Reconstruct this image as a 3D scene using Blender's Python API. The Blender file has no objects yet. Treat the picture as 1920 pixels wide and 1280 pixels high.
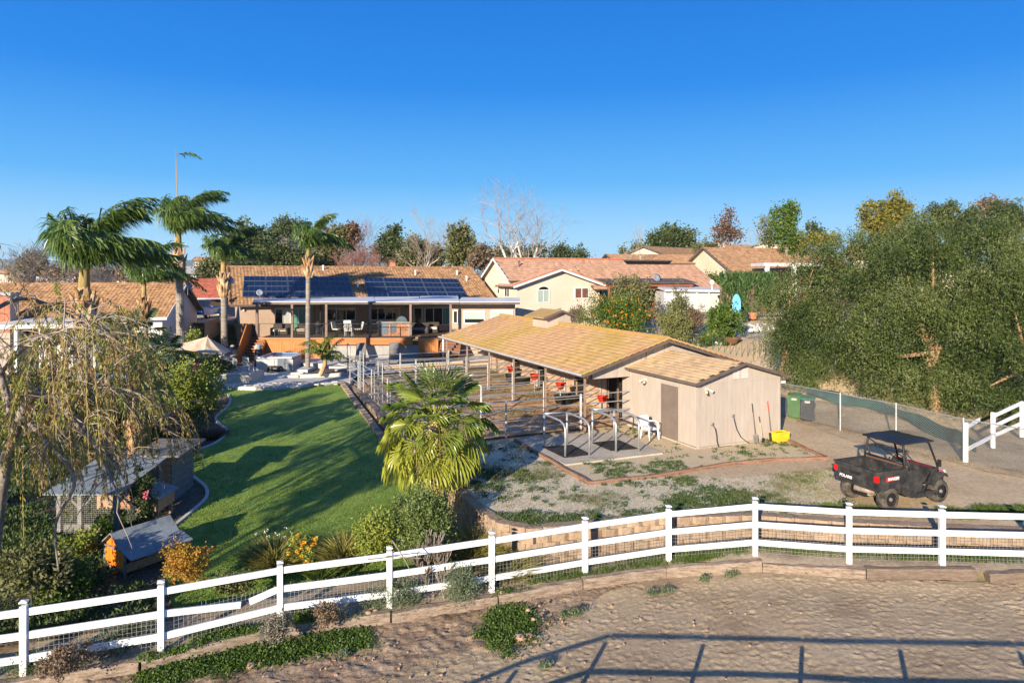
import bpy, math, random
import numpy as np
from mathutils import Vector, Matrix
from mathutils.geometry import delaunay_2d_cdt
R = math.radians
SC = bpy.context.scene
COL = SC.collection
F_, HZ, CZ = 1280.0, 512.0, 7.35          # focal length in photo pixels, horizon row, eye height in metres

# ---------------------------------------------------------------- camera
cam = bpy.data.cameras.new("camera"); camo = bpy.data.objects.new("camera", cam); COL.objects.link(camo)
camo.location = (0, 0, CZ); camo.rotation_euler = (R(90), 0, 0)
cam.lens = 24; cam.sensor_width = 36; cam.shift_y = -128 / 1920; cam.clip_start = .1; cam.clip_end = 20000
SC.camera = camo
# ---------------------------------------------------------------- sky and sun
SUN_EL, SUN_AZ = 16.0, math.atan2(-.413, -.911)      # azimuth of the sun's place, clockwise from +Y
W = bpy.data.worlds.new("World"); SC.world = W; W.use_nodes = True
nt = W.node_tree; nt.nodes.clear()
out = nt.nodes.new("ShaderNodeOutputWorld"); bg = nt.nodes.new("ShaderNodeBackground")
sky = nt.nodes.new("ShaderNodeTexSky"); sky.sky_type = 'NISHITA'; sky.sun_disc = False
sky.sun_elevation = R(SUN_EL); sky.sun_rotation = SUN_AZ; sky.air_density = 1.0; sky.dust_density = .25; sky.ozone_density = 3.0
hs = nt.nodes.new("ShaderNodeHueSaturation"); hs.inputs['Saturation'].default_value = 1.35; hs.inputs['Hue'].default_value = .497
# the clear blue of the day: the sky texture, tinted by height with the same gradient all the way round
tc = nt.nodes.new("ShaderNodeTexCoord"); sx_ = nt.nodes.new("ShaderNodeSeparateXYZ"); rp_ = nt.nodes.new("ShaderNodeValToRGB"); mx_ = nt.nodes.new("ShaderNodeMix"); mx_.data_type = 'RGBA'
nt.links.new(tc.outputs['Generated'], sx_.inputs[0]); nt.links.new(sx_.outputs[2], rp_.inputs[0])
for i, (p_, c_) in enumerate([(0, (2.6, 4.3, 5.6)), (.04, (2.0, 3.9, 5.5)), (.13, (.45, 2.35, 5.1)), (.26, (.0, 1.25, 4.4)), (.42, (.0, .85, 3.6)), (1, (.55, 1.0, 2.2))]):
    e_ = rp_.color_ramp.elements[i] if i < 2 else rp_.color_ramp.elements.new(p_); e_.position = p_; e_.color = (*[v / 6 for v in c_], 1)
sc_ = nt.nodes.new("ShaderNodeVectorMath"); sc_.operation = 'SCALE'; sc_.inputs['Scale'].default_value = 6.0; nt.links.new(rp_.outputs[0], sc_.inputs[0])
nt.links.new(sky.outputs[0], hs.inputs['Color']); nt.links.new(hs.outputs[0], mx_.inputs[6]); nt.links.new(sc_.outputs[0], mx_.inputs[7]); mx_.inputs[0].default_value = .97
nt.links.new(mx_.outputs[2], bg.inputs[0]); nt.links.new(bg.outputs[0], out.inputs[0])
bg.inputs[1].default_value = .096
sl = bpy.data.lights.new("sun", 'SUN'); so = bpy.data.objects.new("sun", sl); COL.objects.link(so)
sl.energy = 4.9; sl.angle = R(.53); sl.color = (1, .87, .68)
ldir = Vector((.413 * math.cos(R(SUN_EL)), .911 * math.cos(R(SUN_EL)), -math.sin(R(SUN_EL))))
so.rotation_euler = ldir.to_track_quat('-Z', 'Y').to_euler()
SC.view_settings.view_transform = 'Standard'; SC.view_settings.look = 'None'; SC.view_settings.gamma = 1
SC.view_settings.exposure = 1.0; SC.view_settings.use_curve_mapping = False
SC.cycles.max_bounces = 6; SC.cycles.transparent_max_bounces = 4; SC.cycles.volume_bounces = 0

# ---------------------------------------------------------------- helpers: places
def G(px, py, z):                       # the point of the level z that the photo shows at (px, py)
    d = F_ * (CZ - z) / (py - HZ); return Vector(((px - 960) * d / F_, d, z))
def D(px, py, d): return Vector(((px - 960) * d / F_, d, CZ - (py - HZ) * d / F_))
LA, LB = -1.453, .0585                  # the lawn's plane z = LA + LB*y
def GL(px, py):
    d = (CZ - LA) / ((py - HZ) / F_ + LB); return Vector(((px - 960) * d / F_, d, LA + LB * d))
U = Vector((-.41, .912, 0)); V = Vector((.912, .41, 0))       # the lot's two axes: away along the barn, across it
SH = Vector((6.94, 25.6, 0)); BA = Vector((5.14, 29.6, 0))    # shed corner, barn corner
def B(q, s, z=0, o=BA): return o + V * q + U * s + Vector((0, 0, z))
# ---------------------------------------------------------------- helpers: noise
def vn(x, y, seed=0):
    x = np.asarray(x, float); y = np.asarray(y, float)
    xi = np.floor(x).astype(np.int64); yi = np.floor(y).astype(np.int64); fx = x - xi; fy = y - yi
    def h(a, b):
        n = (a * 374761393 + b * 668265263 + seed * 1442695041) & 0xffffffff
        n = ((n ^ (n >> 13)) * 1274126177) & 0xffffffff
        return ((n ^ (n >> 16)) & 0xffff) / 65535.0
    fx = fx * fx * (3 - 2 * fx); fy = fy * fy * (3 - 2 * fy)
    return (h(xi, yi) * (1 - fx) + h(xi + 1, yi) * fx) * (1 - fy) + (h(xi, yi + 1) * (1 - fx) + h(xi + 1, yi + 1) * fx) * fy
def fbm(x, y, o=4, seed=0):
    s = 0; a = .5
    for i in range(o): s = s + a * vn(x * 2 ** i, y * 2 ** i, seed + i); a *= .5
    return s
def interp(v, xs, ys): return float(np.interp(v, xs, ys))
def sst(a, b, v): t = np.clip((np.asarray(v, float) - a) / (b - a), 0, 1); return t * t * (3 - 2 * t)
# ---------------------------------------------------------------- helpers: materials
MATS = {}
def _n(nt, t, **k):
    n = nt.nodes.new(t)
    for a, b in k.items():
        if a in n.inputs: n.inputs[a].default_value = b
        else: setattr(n, a, b)
    return n
def mat(name, cols, scale=1.0, rough=.8, bump=0.0, bscale=None, stretch=(1, 1, 1), obj=False, detail=5, metal=0.0,
        spec=.3, leaf=False, trans=.25, lo=.35, hi=.65, fine=None, vor=0, attr=.6, alpha=None, bdist=.02, coat=0):
    if name in MATS: return MATS[name]
    m = bpy.data.materials.new(name); m.use_nodes = True; nt = m.node_tree; nt.nodes.clear(); L = nt.links.new
    o = _n(nt, "ShaderNodeOutputMaterial"); p = _n(nt, "ShaderNodeBsdfPrincipled")
    p.inputs['Roughness'].default_value = rough; p.inputs['Metallic'].default_value = metal
    p.inputs['Specular IOR Level'].default_value = spec; p.inputs['Coat Weight'].default_value = coat
    if obj: src = _n(nt, "ShaderNodeTexCoord").outputs['Object']
    else: src = _n(nt, "ShaderNodeNewGeometry").outputs['Position']
    mp = _n(nt, "ShaderNodeMapping"); mp.inputs['Scale'].default_value = stretch; L(src, mp.inputs[0])
    no = _n(nt, "ShaderNodeTexNoise", Scale=scale, Detail=detail, Roughness=.62); L(mp.outputs[0], no.inputs['Vector'])
    if vor:
        vo = _n(nt, "ShaderNodeTexVoronoi", Scale=vor); L(mp.outputs[0], vo.inputs['Vector'])
        mx0 = _n(nt, "ShaderNodeMix"); mx0.inputs[0].default_value = .5
        sp = _n(nt, "ShaderNodeSeparateColor"); L(vo.outputs['Color'], sp.inputs[0])
        L(no.outputs['Fac'], mx0.inputs[2]); L(sp.outputs[0], mx0.inputs[3]); fac = mx0.outputs[0]
    else: fac = no.outputs['Fac']
    if leaf:
        at = _n(nt, "ShaderNodeAttribute", attribute_name="v"); mx = _n(nt, "ShaderNodeMix"); mx.inputs[0].default_value = attr
        L(fac, mx.inputs[2]); L(at.outputs['Fac'], mx.inputs[3]); fac = mx.outputs[0]
    r = _n(nt, "ShaderNodeValToRGB"); el = r.color_ramp.elements
    n = len(cols)
    for i, c in enumerate(cols):
        ps = lo + (hi - lo) * i / max(1, n - 1)
        e = el[i] if i < 2 else el.new(ps)
        e.position = ps; e.color = (*c, 1)
    if n == 1: el[1].color = (*cols[0], 1); el[1].position = 1
    L(fac, r.inputs[0]); colour = r.outputs[0]
    if fine:                              # a second, finer grain multiplied in
        n2 = _n(nt, "ShaderNodeTexNoise", Scale=fine[0], Detail=3.0); L(mp.outputs[0], n2.inputs['Vector'])
        mr = _n(nt, "ShaderNodeMapRange"); mr.inputs[1].default_value = .3; mr.inputs[2].default_value = .7
        mr.inputs[3].default_value = 1 - fine[1]; mr.inputs[4].default_value = 1 + fine[1]; L(n2.outputs['Fac'], mr.inputs[0])
        vm = _n(nt, "ShaderNodeVectorMath", operation='SCALE'); L(colour, vm.inputs[0]); L(mr.outputs[0], vm.inputs['Scale']); colour = vm.outputs[0]
    L(colour, p.inputs['Base Color'])
    if bump:
        b = _n(nt, "ShaderNodeBump", Strength=bump, Distance=bdist)
        nb = _n(nt, "ShaderNodeTexNoise", Scale=bscale or scale * 6, Detail=4.0); L(mp.outputs[0], nb.inputs['Vector'])
        L(nb.outputs['Fac'], b.inputs['Height']); L(b.outputs[0], p.inputs['Normal'])
    if leaf and trans:
        t = _n(nt, "ShaderNodeBsdfTranslucent"); L(colour, t.inputs[0]); ms = _n(nt, "ShaderNodeMixShader"); ms.inputs[0].default_value = trans
        L(p.outputs[0], ms.inputs[1]); L(t.outputs[0], ms.inputs[2]); L(ms.outputs[0], o.inputs[0])
    else: L(p.outputs[0], o.inputs[0])
    m['n'] = 1; MATS[name] = m; return m
def flat(name, c, rough=.6, metal=0, spec=.3, **k): 
    k.setdefault('scale', 3); a = .88; return mat(name, [tuple(x * a for x in c), c], rough=rough, metal=metal, spec=spec, **k)
def glassy(name, c, rough=.06):
    return mat(name, [c, tuple(min(1, x * 1.6 + .004) for x in c)], scale=.7, rough=rough, spec=.8)
# ---------------------------------------------------------------- helpers: objects
MX = {}
def tag(o, label=None, cat=None, group=None, kind=None):
    if label: o['label'] = label
    if cat: o['category'] = cat
    if group: o['group'] = group
    if kind: o['kind'] = kind
    return o
def thing(name, label, cat, loc=(0, 0, 0), rz=0, group=None):
    o = bpy.data.objects.new(name, None); COL.objects.link(o); o.location = loc; o.rotation_euler = (0, 0, rz); o.empty_display_size = .2
    MX[o.name] = (Matrix.Translation(Vector(loc)) @ Matrix.Rotation(rz, 4, 'Z')); return tag(o, label, cat, group)
def dup(root, loc, rz=None, label=None, sc=None):
    def cp(o, par):
        c = o.copy(); COL.objects.link(c)
        if par: c.parent = par
        for ch in KIDS.get(o.name, []): KIDS.setdefault(c.name, []).append(cp(ch, c))
        return c
    r = cp(root, None); r.location = loc
    if rz is not None: r.rotation_euler = (0, 0, rz)
    if sc: r.scale = (sc,) * 3 if not isinstance(sc, tuple) else sc
    if label: r['label'] = label
    return r
KIDS = {}
def link(name, me, parent=None, kind=None):
    o = bpy.data.objects.new(name, me); COL.objects.link(o)
    if parent is not None:
        o.parent = parent; KIDS.setdefault(parent.name, []).append(o); MX[o.name] = MX.get(parent.name, Matrix())
    if kind: o['kind'] = kind
    return o
def npmesh(name, Vt, Fc, m, parent=None, kind=None, attr=None, smooth=False):
    """numpy mesh: Vt (n,3), Fc (m,3|4)"""
    if parent is not None and parent.name in MX:
        Mi = np.array(MX[parent.name].inverted()); Vt = Vt @ Mi[:3, :3].T + Mi[:3, 3]
    me = bpy.data.meshes.new(name); k = Fc.shape[1]
    me.vertices.add(len(Vt)); me.vertices.foreach_set("co", np.ascontiguousarray(Vt, dtype=np.float32).ravel())
    me.loops.add(Fc.size); me.loops.foreach_set("vertex_index", np.ascontiguousarray(Fc, dtype=np.int32).ravel())
    me.polygons.add(len(Fc)); me.polygons.foreach_set("loop_start", np.arange(0, Fc.size, k, dtype=np.int32))
    me.update(calc_edges=True)
    if attr is not None:
        a = me.attributes.new("v", 'FLOAT', 'POINT'); a.data.foreach_set("value", np.ascontiguousarray(attr, dtype=np.float32))
    me.materials.append(m)
    if smooth: me.shade_smooth()
    return link(name, me, parent, kind)
class MB:
    def __init__(s): s.v = []; s.f = []
    def add(s, vs, fs):
        n = len(s.v); s.v += [tuple(v) for v in vs]; s.f += [tuple(i + n for i in f) for f in fs]; return s
    def obox(s, o, a, b, c):              # corner o and three edge vectors
        o, a, b, c = map(Vector, (o, a, b, c))
        return s.add([o, o + a, o + a + b, o + b, o + c, o + a + c, o + a + b + c, o + b + c],
                     [(3, 2, 1, 0), (4, 5, 6, 7), (0, 1, 5, 4), (1, 2, 6, 5), (2, 3, 7, 6), (3, 0, 4, 7)])
    def box(s, c, d, rz=0):
        c = Vector(c); q = Matrix.Rotation(rz, 3, 'Z'); a, b, e = q @ Vector((d[0], 0, 0)), q @ Vector((0, d[1], 0)), Vector((0, 0, d[2]))
        return s.obox(c - a / 2 - b / 2 - e / 2, a, b, e)
    def bbox(s, c, d, rz=0, bv=.01):      # box with bevelled vertical edges and top
        x, y, z = d[0] / 2, d[1] / 2, d[2]; q = Matrix.Rotation(rz, 3, 'Z'); c = Vector(c)
        ring = lambda k: [(x - k, y), (x, y - k), (x, -y + k), (x - k, -y), (-x + k, -y), (-x, -y + k), (-x, y - k), (-x + k, y)]
        V_ = [c + q @ Vector((a, b, -z / 2)) for a, b in ring(bv)] + [c + q @ Vector((a, b, z / 2 - bv)) for a, b in ring(bv)]
        V_ += [c + q @ Vector((a * (1 - bv / x), b * (1 - bv / y), z / 2)) for a, b in ring(bv)]
        Fc = [tuple(range(8)), tuple(reversed(range(16, 24)))]
        for k in (0, 8):
            for i in range(8): j = (i + 1) % 8; Fc.append((k + i, k + 8 + i, k + 8 + j, k + j))
        return s.add(V_, Fc)
    def bar(s, p, q, w, h, up=(0, 0, 1)):
        p, q = Vector(p), Vector(q); d = (q - p); u = Vector(up)
        if d.length < 1e-6: return s
        a = d.cross(u)
        if a.length < 1e-5: a = d.cross(Vector((0, 1, 0)))
        a = a.normalized() * w; b = a.cross(d).normalized() * h
        return s.obox(p - a / 2 - b / 2, a, b, d)
    def tube(s, pts, rad, n=6, cap=True):
        pts = [Vector(p) for p in pts]
        if not hasattr(rad, '__len__'): rad = [rad] * len(pts)
        base = len(s.v); prev = None
        for i, p in enumerate(pts):
            d = (pts[min(i + 1, len(pts) - 1)] - pts[max(i - 1, 0)])
            d = d.normalized() if d.length > 1e-9 else Vector((0, 0, 1))
            a = (prev - d * prev.dot(d)) if prev is not None else d.orthogonal()
            a = a.normalized() if a.length > 1e-6 else d.orthogonal().normalized(); prev = a; b = d.cross(a)
            for k in range(n):
                t = 2 * math.pi * k / n; s.v.append(tuple(p + (a * math.cos(t) + b * math.sin(t)) * rad[i]))
        for i in range(len(pts) - 1):
            for k in range(n):
                j = (k + 1) % n; A = base + i * n; s.f.append((A + k, A + j, A + n + j, A + n + k))
        if cap: s.f.append(tuple(base + k for k in reversed(range(n)))); s.f.append(tuple(base + (len(pts) - 1) * n + k for k in range(n)))
        return s
    def cyl(s, c, r, h, n=12, r2=None): c = Vector(c); return s.tube([c, c + Vector((0, 0, h))], [r, r if r2 is None else r2], n)
    def prism(s, poly, off):
        poly = [Vector(p) for p in poly]; off = Vector(off); n = len(poly)
        return s.add(poly + [p + off for p in poly], [tuple(reversed(range(n))), tuple(range(n, 2 * n))] + [(i, (i + 1) % n, n + (i + 1) % n, n + i) for i in range(n)])
    def lathe(s, c, prof, n=12):
        c = Vector(c); base = len(s.v)
        for r, z in prof:
            for k in range(n): t = 2 * math.pi * k / n; s.v.append((c.x + r * math.cos(t), c.y + r * math.sin(t), c.z + z))
        for i in range(len(prof) - 1):
            for k in range(n): j = (k + 1) % n; s.f.append((base + i * n + k, base + i * n + j, base + (i + 1) * n + j, base + (i + 1) * n + k))
        s.f.append(tuple(base + k for k in reversed(range(n)))); s.f.append(tuple(base + (len(prof) - 1) * n + k for k in range(n))); return s
    def xf(s, M): s.v = [tuple(M @ Vector(v)) for v in s.v]; return s
    def build(s, name, m, parent=None, kind=None, smooth=False):
        vs = s.v
        if parent is not None and parent.name in MX: Mi = MX[parent.name].inverted(); vs = [Mi @ Vector(v) for v in vs]
        me = bpy.data.meshes.new(name); me.from_pydata([tuple(v) for v in vs], [], s.f); me.materials.append(m)
        if smooth: me.shade_smooth()
        return link(name, me, parent, kind)
def raw(mb, name, m): me = bpy.data.meshes.new(name); me.from_pydata(mb.v, [], mb.f); me.materials.append(m); return me
def obx(o, a, b, c): return MB().obox(o, a, b, c)
def solo(mb, name, m, label, cat, group=None, smooth=False, kind=None): return tag(mb.build(name, m, None, kind, smooth), label, cat, group)
def jit(poly, amp, step, seed=0):
    rg = np.random.RandomState(seed); out_ = []
    for i in range(len(poly)):
        a, b = np.array(poly[i][:2]), np.array(poly[(i + 1) % len(poly)][:2]); n = max(1, int(np.linalg.norm(b - a) / step))
        for k in range(n): out_.append(tuple(a + (b - a) * k / n + (rg.normal(size=2) * amp if k else 0)))
    return out_
def inside(P, poly):
    x, y = P[:, 0], P[:, 1]; r = np.zeros(len(P), bool); n = len(poly)
    for i in range(n):
        x1, y1 = poly[i]; x2, y2 = poly[(i + 1) % n]
        c = ((y1 > y) != (y2 > y)) & (x < (x2 - x1) * (y - y1) / (y2 - y1 + 1e-12) + x1); r ^= c
    return r
def sheet(name, poly, zf, m, step=1.0, kind='structure', parent=None, dz=0.0, smooth=True):
    poly = [(p[0], p[1]) for p in poly]; pa = np.array(poly); x0, y0 = pa.min(0); x1, y1 = pa.max(0)
    gx, gy = np.meshgrid(np.arange(x0, x1, step), np.arange(y0, y1, step)); P = np.stack([gx.ravel() + .013, gy.ravel() + .017], 1)
    P = P[inside(P, poly)]; pts = [Vector(p) for p in poly] + [Vector(p) for p in P]; n = len(poly)
    vs, _, fs, *_ = delaunay_2d_cdt(pts, [], [list(range(n))], 1, 1e-4)
    A = np.array([tuple(v) for v in vs]); Z = zf(A[:, 0], A[:, 1]) + dz
    return npmesh(name, np.column_stack([A, Z]), np.array([f for f in fs if len(f) == 3]), m, parent, kind, smooth=smooth)
def gridmesh(name, x0, x1, nx, y0, y1, ny, zf, m, kind='structure'):
    gx, gy = np.meshgrid(np.linspace(x0, x1, nx), np.linspace(y0, y1, ny)); Z = zf(gx, gy)
    I = np.arange(nx * ny).reshape(ny, nx); Fc = np.stack([I[:-1, :-1], I[:-1, 1:], I[1:, 1:], I[1:, :-1]], -1).reshape(-1, 4)
    return npmesh(name, np.stack([gx, gy, Z], -1).reshape(-1, 3), Fc, m, None, kind, smooth=True)
# ================================================================ THE GROUND
def verge_z(x): return np.interp(x, [-14, -9, -4, 0, 4, 6.3, 12, 20], [-.62, -.52, -.4, -.3, -.15, .1, .28, .3])
def arena_z(x): return verge_z(x) - .21
WL = [(-10.6, 42.2), (-9.7, 40.3), (-7.4, 34.7), (-5.07, 29.1), (-3.35, 24.8), (-2.25, 21.9), (-1.5, 20.2), (-.93, 18.9), (-.35, 17.95), (.35, 17.55)]
WR = [(.35, 17.55), (2.3, 18.0), (3.65, 18.32), (6.6, 18.55), (8.7, 18.05), (11.5, 17.6), (16, 17.1), (24, 16.4)]
def sleeper_y(x): return np.interp(x, [-16, -9.7, -7.3, -5.2, -2.9, -.6, 1.75, 4.0, 6.3, 8.4, 10.5, 12.7, 20, 40], [11.2, 13.05, 13.75, 14.85, 15.35, 16.0, 16.8, 17.3, 17.1, 16.55, 16.25, 16.0, 15.2, 13])
def gnd(x, y): return float(zlow(x, y)) if (y > 62 or x < 9 and y > 47 or x < -2) else float(zup(x, y))
def lawn_z(y): return LA + LB * np.asarray(y)
def zlow(x, y):
    x = np.asarray(x, float); y = np.asarray(y, float)
    l = np.where(x < 0, LA + LB * np.clip(y, 17, 39), verge_z(x)); a = arena_z(x) - .12
    z = np.where(y < sleeper_y(x) + .02, a - .25, l - .03)
    far = np.interp(y, [38, 44, 55, 66, 100, 200, 400, 1000, 6000], [.85, .9, 1.0, 2.6, 3.2, 2.0, -8, -30, -60])
    s = x / np.maximum(y, 30)
    far = far + sst(.02, .45, s) * np.interp(y, [42, 60, 75, 100, 160, 300, 600], [0, .9, 2.2, 4.2, 7, 4, 0])
    far = far + 14 * np.exp(-((x + 54) / 17) ** 2 - ((y - 165) / 36) ** 2) - sst(-.55, -.9, s) * np.interp(y, [60, 120, 400], [0, 3, 14])
    far = far + (fbm(x / 40, y / 40, 3, 5) - .45) * np.interp(y, [60, 120, 400], [0, 3, 12])
    return z + (far - z) * sst(39, 46, y)
def zup(x, y):
    x = np.asarray(x, float); y = np.asarray(y, float)
    r = np.interp(y, [35, 40, 48, 57, 70], [0, .5, 1.55, 2.85, 3.4]) * sst(4, 9, x)
    r2 = np.interp(y, [29, 36, 45], [0, 1.25, 2.0]) * sst(13.5, 17, x)
    return .75 + np.maximum(r, r2) + (fbm(x * .7, y * .7, 3, 9) - .45) * .10 * sst(8, 14, x)
m_earth = mat("earth", [(.16, .12, .07), (.27, .20, .12), (.17, .16, .08)], scale=.35, bump=.6, bscale=9, fine=(6, .3))
m_sand = mat("arena_sand", [(.27, .195, .12), (.36, .27, .17), (.41, .315, .205)], scale=.55, bump=.5, bscale=28, fine=(14, .18), bdist=.03)
m_dirt = mat("packed_dirt", [(.46, .33, .195), (.58, .44, .275)], scale=.5, bump=.4, bscale=20, fine=(9, .2))
m_verge = mat("verge_dirt", [(.32, .24, .16), (.48, .38, .26)], scale=1.2, bump=.5, bscale=25, fine=(12, .2))
m_gravel = mat("gravel", [(.46, .365, .23), (.64, .53, .36), (.76, .66, .48)], scale=2.5, bump=1.0, bscale=30, vor=26, fine=(30, .3), bdist=.03, lo=.25, hi=.75)
m_gravel2 = mat("fine_gravel", [(.50, .39, .235), (.63, .50, .32)], scale=1.2, bump=.7, bscale=40, vor=30, fine=(22, .2), lo=.25, hi=.75)
m_padd = mat("paddock_dirt", [(.38, .22, .115), (.50, .31, .17), (.44, .29, .18)], scale=.8, bump=.7, bscale=9, fine=(5, .25), bdist=.05)
m_dry = mat("dry_grass_ground", [(.30, .21, .125), (.44, .33, .205), (.50, .39, .26)], scale=.9, bump=.9, bscale=22, fine=(14, .3), bdist=.04)
m_lawn = mat("lawn_grass", [(.14, .235, .036), (.18, .285, .046), (.245, .33, .062)], scale=.6, rough=.7, bump=1.0, bscale=22, fine=(26, .42), lo=.3, hi=.7, bdist=.05)
m_soil = mat("garden_soil", [(.09, .07, .05), (.16, .12, .085)], scale=1.5, bump=1, bscale=18, fine=(15, .4), bdist=.05)
m_hill = mat("far_hills", [(.10, .11, .085), (.15, .14, .10)], scale=.004, fine=(.02, .35))
m_conc = mat("patio_concrete", [(.46, .44, .41), (.56, .53, .49)], scale=.6, bump=.15, bscale=12, fine=(7, .06))
m_conc2 = mat("wash_pad_concrete", [(.38, .325, .25), (.50, .43, .335)], scale=.9, bump=.2, bscale=14, fine=(7, .1))
# base sheet to the horizon
ys = np.concatenate([np.linspace(-60, 12, 20), np.linspace(12.4, 60, 110), np.geomspace(61, 5400, 110)]); ss = np.linspace(-1.5, 1.5, 190)
Y2, S2 = np.meshgrid(ys, ss, indexing='ij'); X2 = S2 * (np.abs(Y2) + 30)
Z2 = zlow(X2, Y2) - .05; up = (X2 > -11) & (Y2 > 16) & (Y2 < 40)
Z2 = np.where((X2 > .6) & (Y2 > 17) & (Y2 < 46), np.minimum(Z2, verge_z(X2) - .03), Z2)
I2 = np.arange(Y2.size).reshape(Y2.shape); F2 = np.stack([I2[:-1, :-1], I2[:-1, 1:], I2[1:, 1:], I2[1:, :-1]], -1).reshape(-1, 4)
npmesh("ground", np.stack([X2, Y2, Z2], -1).reshape(-1, 3), F2, m_earth, None, 'structure', smooth=True)
# the afternoon's thin air
hm = bpy.data.materials.new("haze"); hm.use_nodes = True; hm.node_tree.nodes.clear(); ho = hm.node_tree.nodes.new("ShaderNodeOutputMaterial"); hv = hm.node_tree.nodes.new("ShaderNodeVolumePrincipled"); hv.inputs['Color'].default_value = (.55, .80, 1, 1); hv.inputs['Density'].default_value = .00011; hv.inputs['Anisotropy'].default_value = 0; hm.node_tree.links.new(hv.outputs[0], ho.inputs['Volume'])
hz_ = MB().box((0, 2690, 66), (16500, 5560, 264)).build("haze", hm, None, 'stuff'); tag(hz_, "thin blue afternoon haze over the far hills", "haze")
# distant mountains
xs = np.linspace(-7000, 7000, 260); rows = []
for j, yy in enumerate(np.linspace(2600, 5200, 16)):
    prof = math.sin(math.pi * (j / 15)) ** .8
    s = xs / yy; base = 60 + 85 * sst(.0, -.72, s) + 55 * sst(.25, .7, s)
    rows.append(np.stack([xs, np.full_like(xs, yy), -60 + prof * base * (.55 + 1.0 * fbm(xs / 700 + j * .15, np.full_like(xs, yy / 900), 5, 3))], -1))
MV = np.stack(rows); I3 = np.arange(16 * 260).reshape(16, 260)
npmesh("mountains", MV.reshape(-1, 3), np.stack([I3[:-1, :-1], I3[:-1, 1:], I3[1:, 1:], I3[1:, :-1]], -1).reshape(-1, 4), m_hill, None, 'structure', smooth=True)
# riding arena: real relief of hoof prints and rake ridges
def arena_relief(x, y):
    wx = x + (fbm(x * .9, y * .9, 2, 11) - .4) * 1.2; wy = y + (fbm(x * .8, y * .8, 2, 12) - .4) * 1.0
    r = 1 - np.abs(vn(wx * 2.6, wy * 5.6, 21) * 2 - 1); r2 = 1 - np.abs(vn(wx * 4.6 + 3 + wy, wy * 10.0, 22) * 2 - 1)
    h = .012 * r ** 2 + .022 * r2 ** 2 + .016 * vn(x * 9, y * 14, 23) ** 2
    h = .31 * h * (.5 + 1.0 * vn(x * .4, y * .4, 24)) + .012 * (fbm(x * .35, y * .35, 3, 25) - .45)
    bank = sst(.75, .05, sleeper_y(x) - y) * .035 * (.6 + .8 * vn(x * 1.1, y, 27)); clod = sst(3.2, .6, sleeper_y(x) - y) * sst(2.5, -1, x) * .06 * vn(x * 5, y * 5, 28) ** 2
    return h - .03 + bank + clod
NX, NY = 720, 190; gx = np.linspace(-11.5, 14.5, NX); X = np.repeat(gx[None], NY, 0); T = np.linspace(0, 1, NY)[:, None]
Yb = sleeper_y(gx)[None] - .02; Y = 9.5 + (Yb - 9.5) * T ** .8; Z = arena_z(X) + arena_relief(X, Y); rg = np.random.RandomState(2)
for _ in range(3400):                                  # hoof prints: crescent dents with a raised lip
    cx, cy, a, s = rg.uniform(-11, 14), rg.uniform(10.5, 17), rg.rand() * 6.28, rg.uniform(.055, .095)
    i0, i1 = np.searchsorted(gx, [cx - .25, cx + .25]); jm = np.argmin(np.abs(Y[:, min(i0, NX - 1)] - cy)); j0, j1 = max(0, jm - 9), min(NY, jm + 9)
    xx = X[j0:j1, i0:i1] - cx; yy = Y[j0:j1, i0:i1] - cy; u_ = (xx * math.cos(a) + yy * math.sin(a)) / s; v_ = (-xx * math.sin(a) + yy * math.cos(a)) / s; rr_ = np.sqrt(u_ ** 2 + v_ ** 2)
    Z[j0:j1, i0:i1] += -.011 * np.exp(-((rr_ - .75) / .35) ** 2) * (u_ > -.5) + .006 * np.exp(-((rr_ - 1.6) / .35) ** 2)
IA = np.arange(NX * NY).reshape(NY, NX); FA = np.stack([IA[:-1, :-1], IA[:-1, 1:], IA[1:, 1:], IA[1:, :-1]], -1).reshape(-1, 4)
npmesh("riding_arena", np.stack([X, Y, Z], -1).reshape(-1, 3), FA, m_sand, None, 'structure', smooth=True)
msk = ((Yb - Y) < (1.5 + 1.3 * fbm(X * .8, Y * .8, 3, 61)) * sst(3.4, -.5, X) * (.8 + .3 * sst(0, -6, X))); qm = msk[:-1, :-1] & msk[1:, 1:]
npmesh("dirt_bank", np.stack([X, Y, Z + .005 + .03 * vn(X * 8, Y * 8, 62) ** 3], -1).reshape(-1, 3), FA[qm.ravel()], mat("brown_dirt", [(.15, .10, .065), (.25, .175, .115), (.31, .225, .155)], scale=1.3, bump=.8, bscale=26, fine=(16, .3)), None, 'structure', smooth=True)
sheet("riding_arena", [(-60, -50), (60, -50), (60, 9.6), (-60, 9.6)], lambda x, y: arena_z(x) - .02, m_sand, 4)
sheet("riding_arena", [(14.4, 9.4), (60, 9.4), (60, 12), (20, 15.2), (14.4, 15.8)], lambda x, y: arena_z(x) - .02, m_sand, 2)
# verge strip between the sleepers and the block wall
vp = [(x, float(sleeper_y(x)) + .05) for x in np.linspace(-13, 24, 60)] + [(24, 17.6), (16, 18.3), (11.5, 18.8), (8.7, 19.3), (6.6, 19.7), (3.6, 19.5), (.5, 18.8), (-2, 17.6), (-5, 16.9), (-8, 15.9), (-13, 13.5)]
sheet("verge", vp, lambda x, y: verge_z(x) + (fbm(x * 1.5, y * 1.5, 3, 4) - .45) * .06 + sst(0, 1.0, y - sleeper_y(x)) * .02, m_verge, .35)
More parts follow.
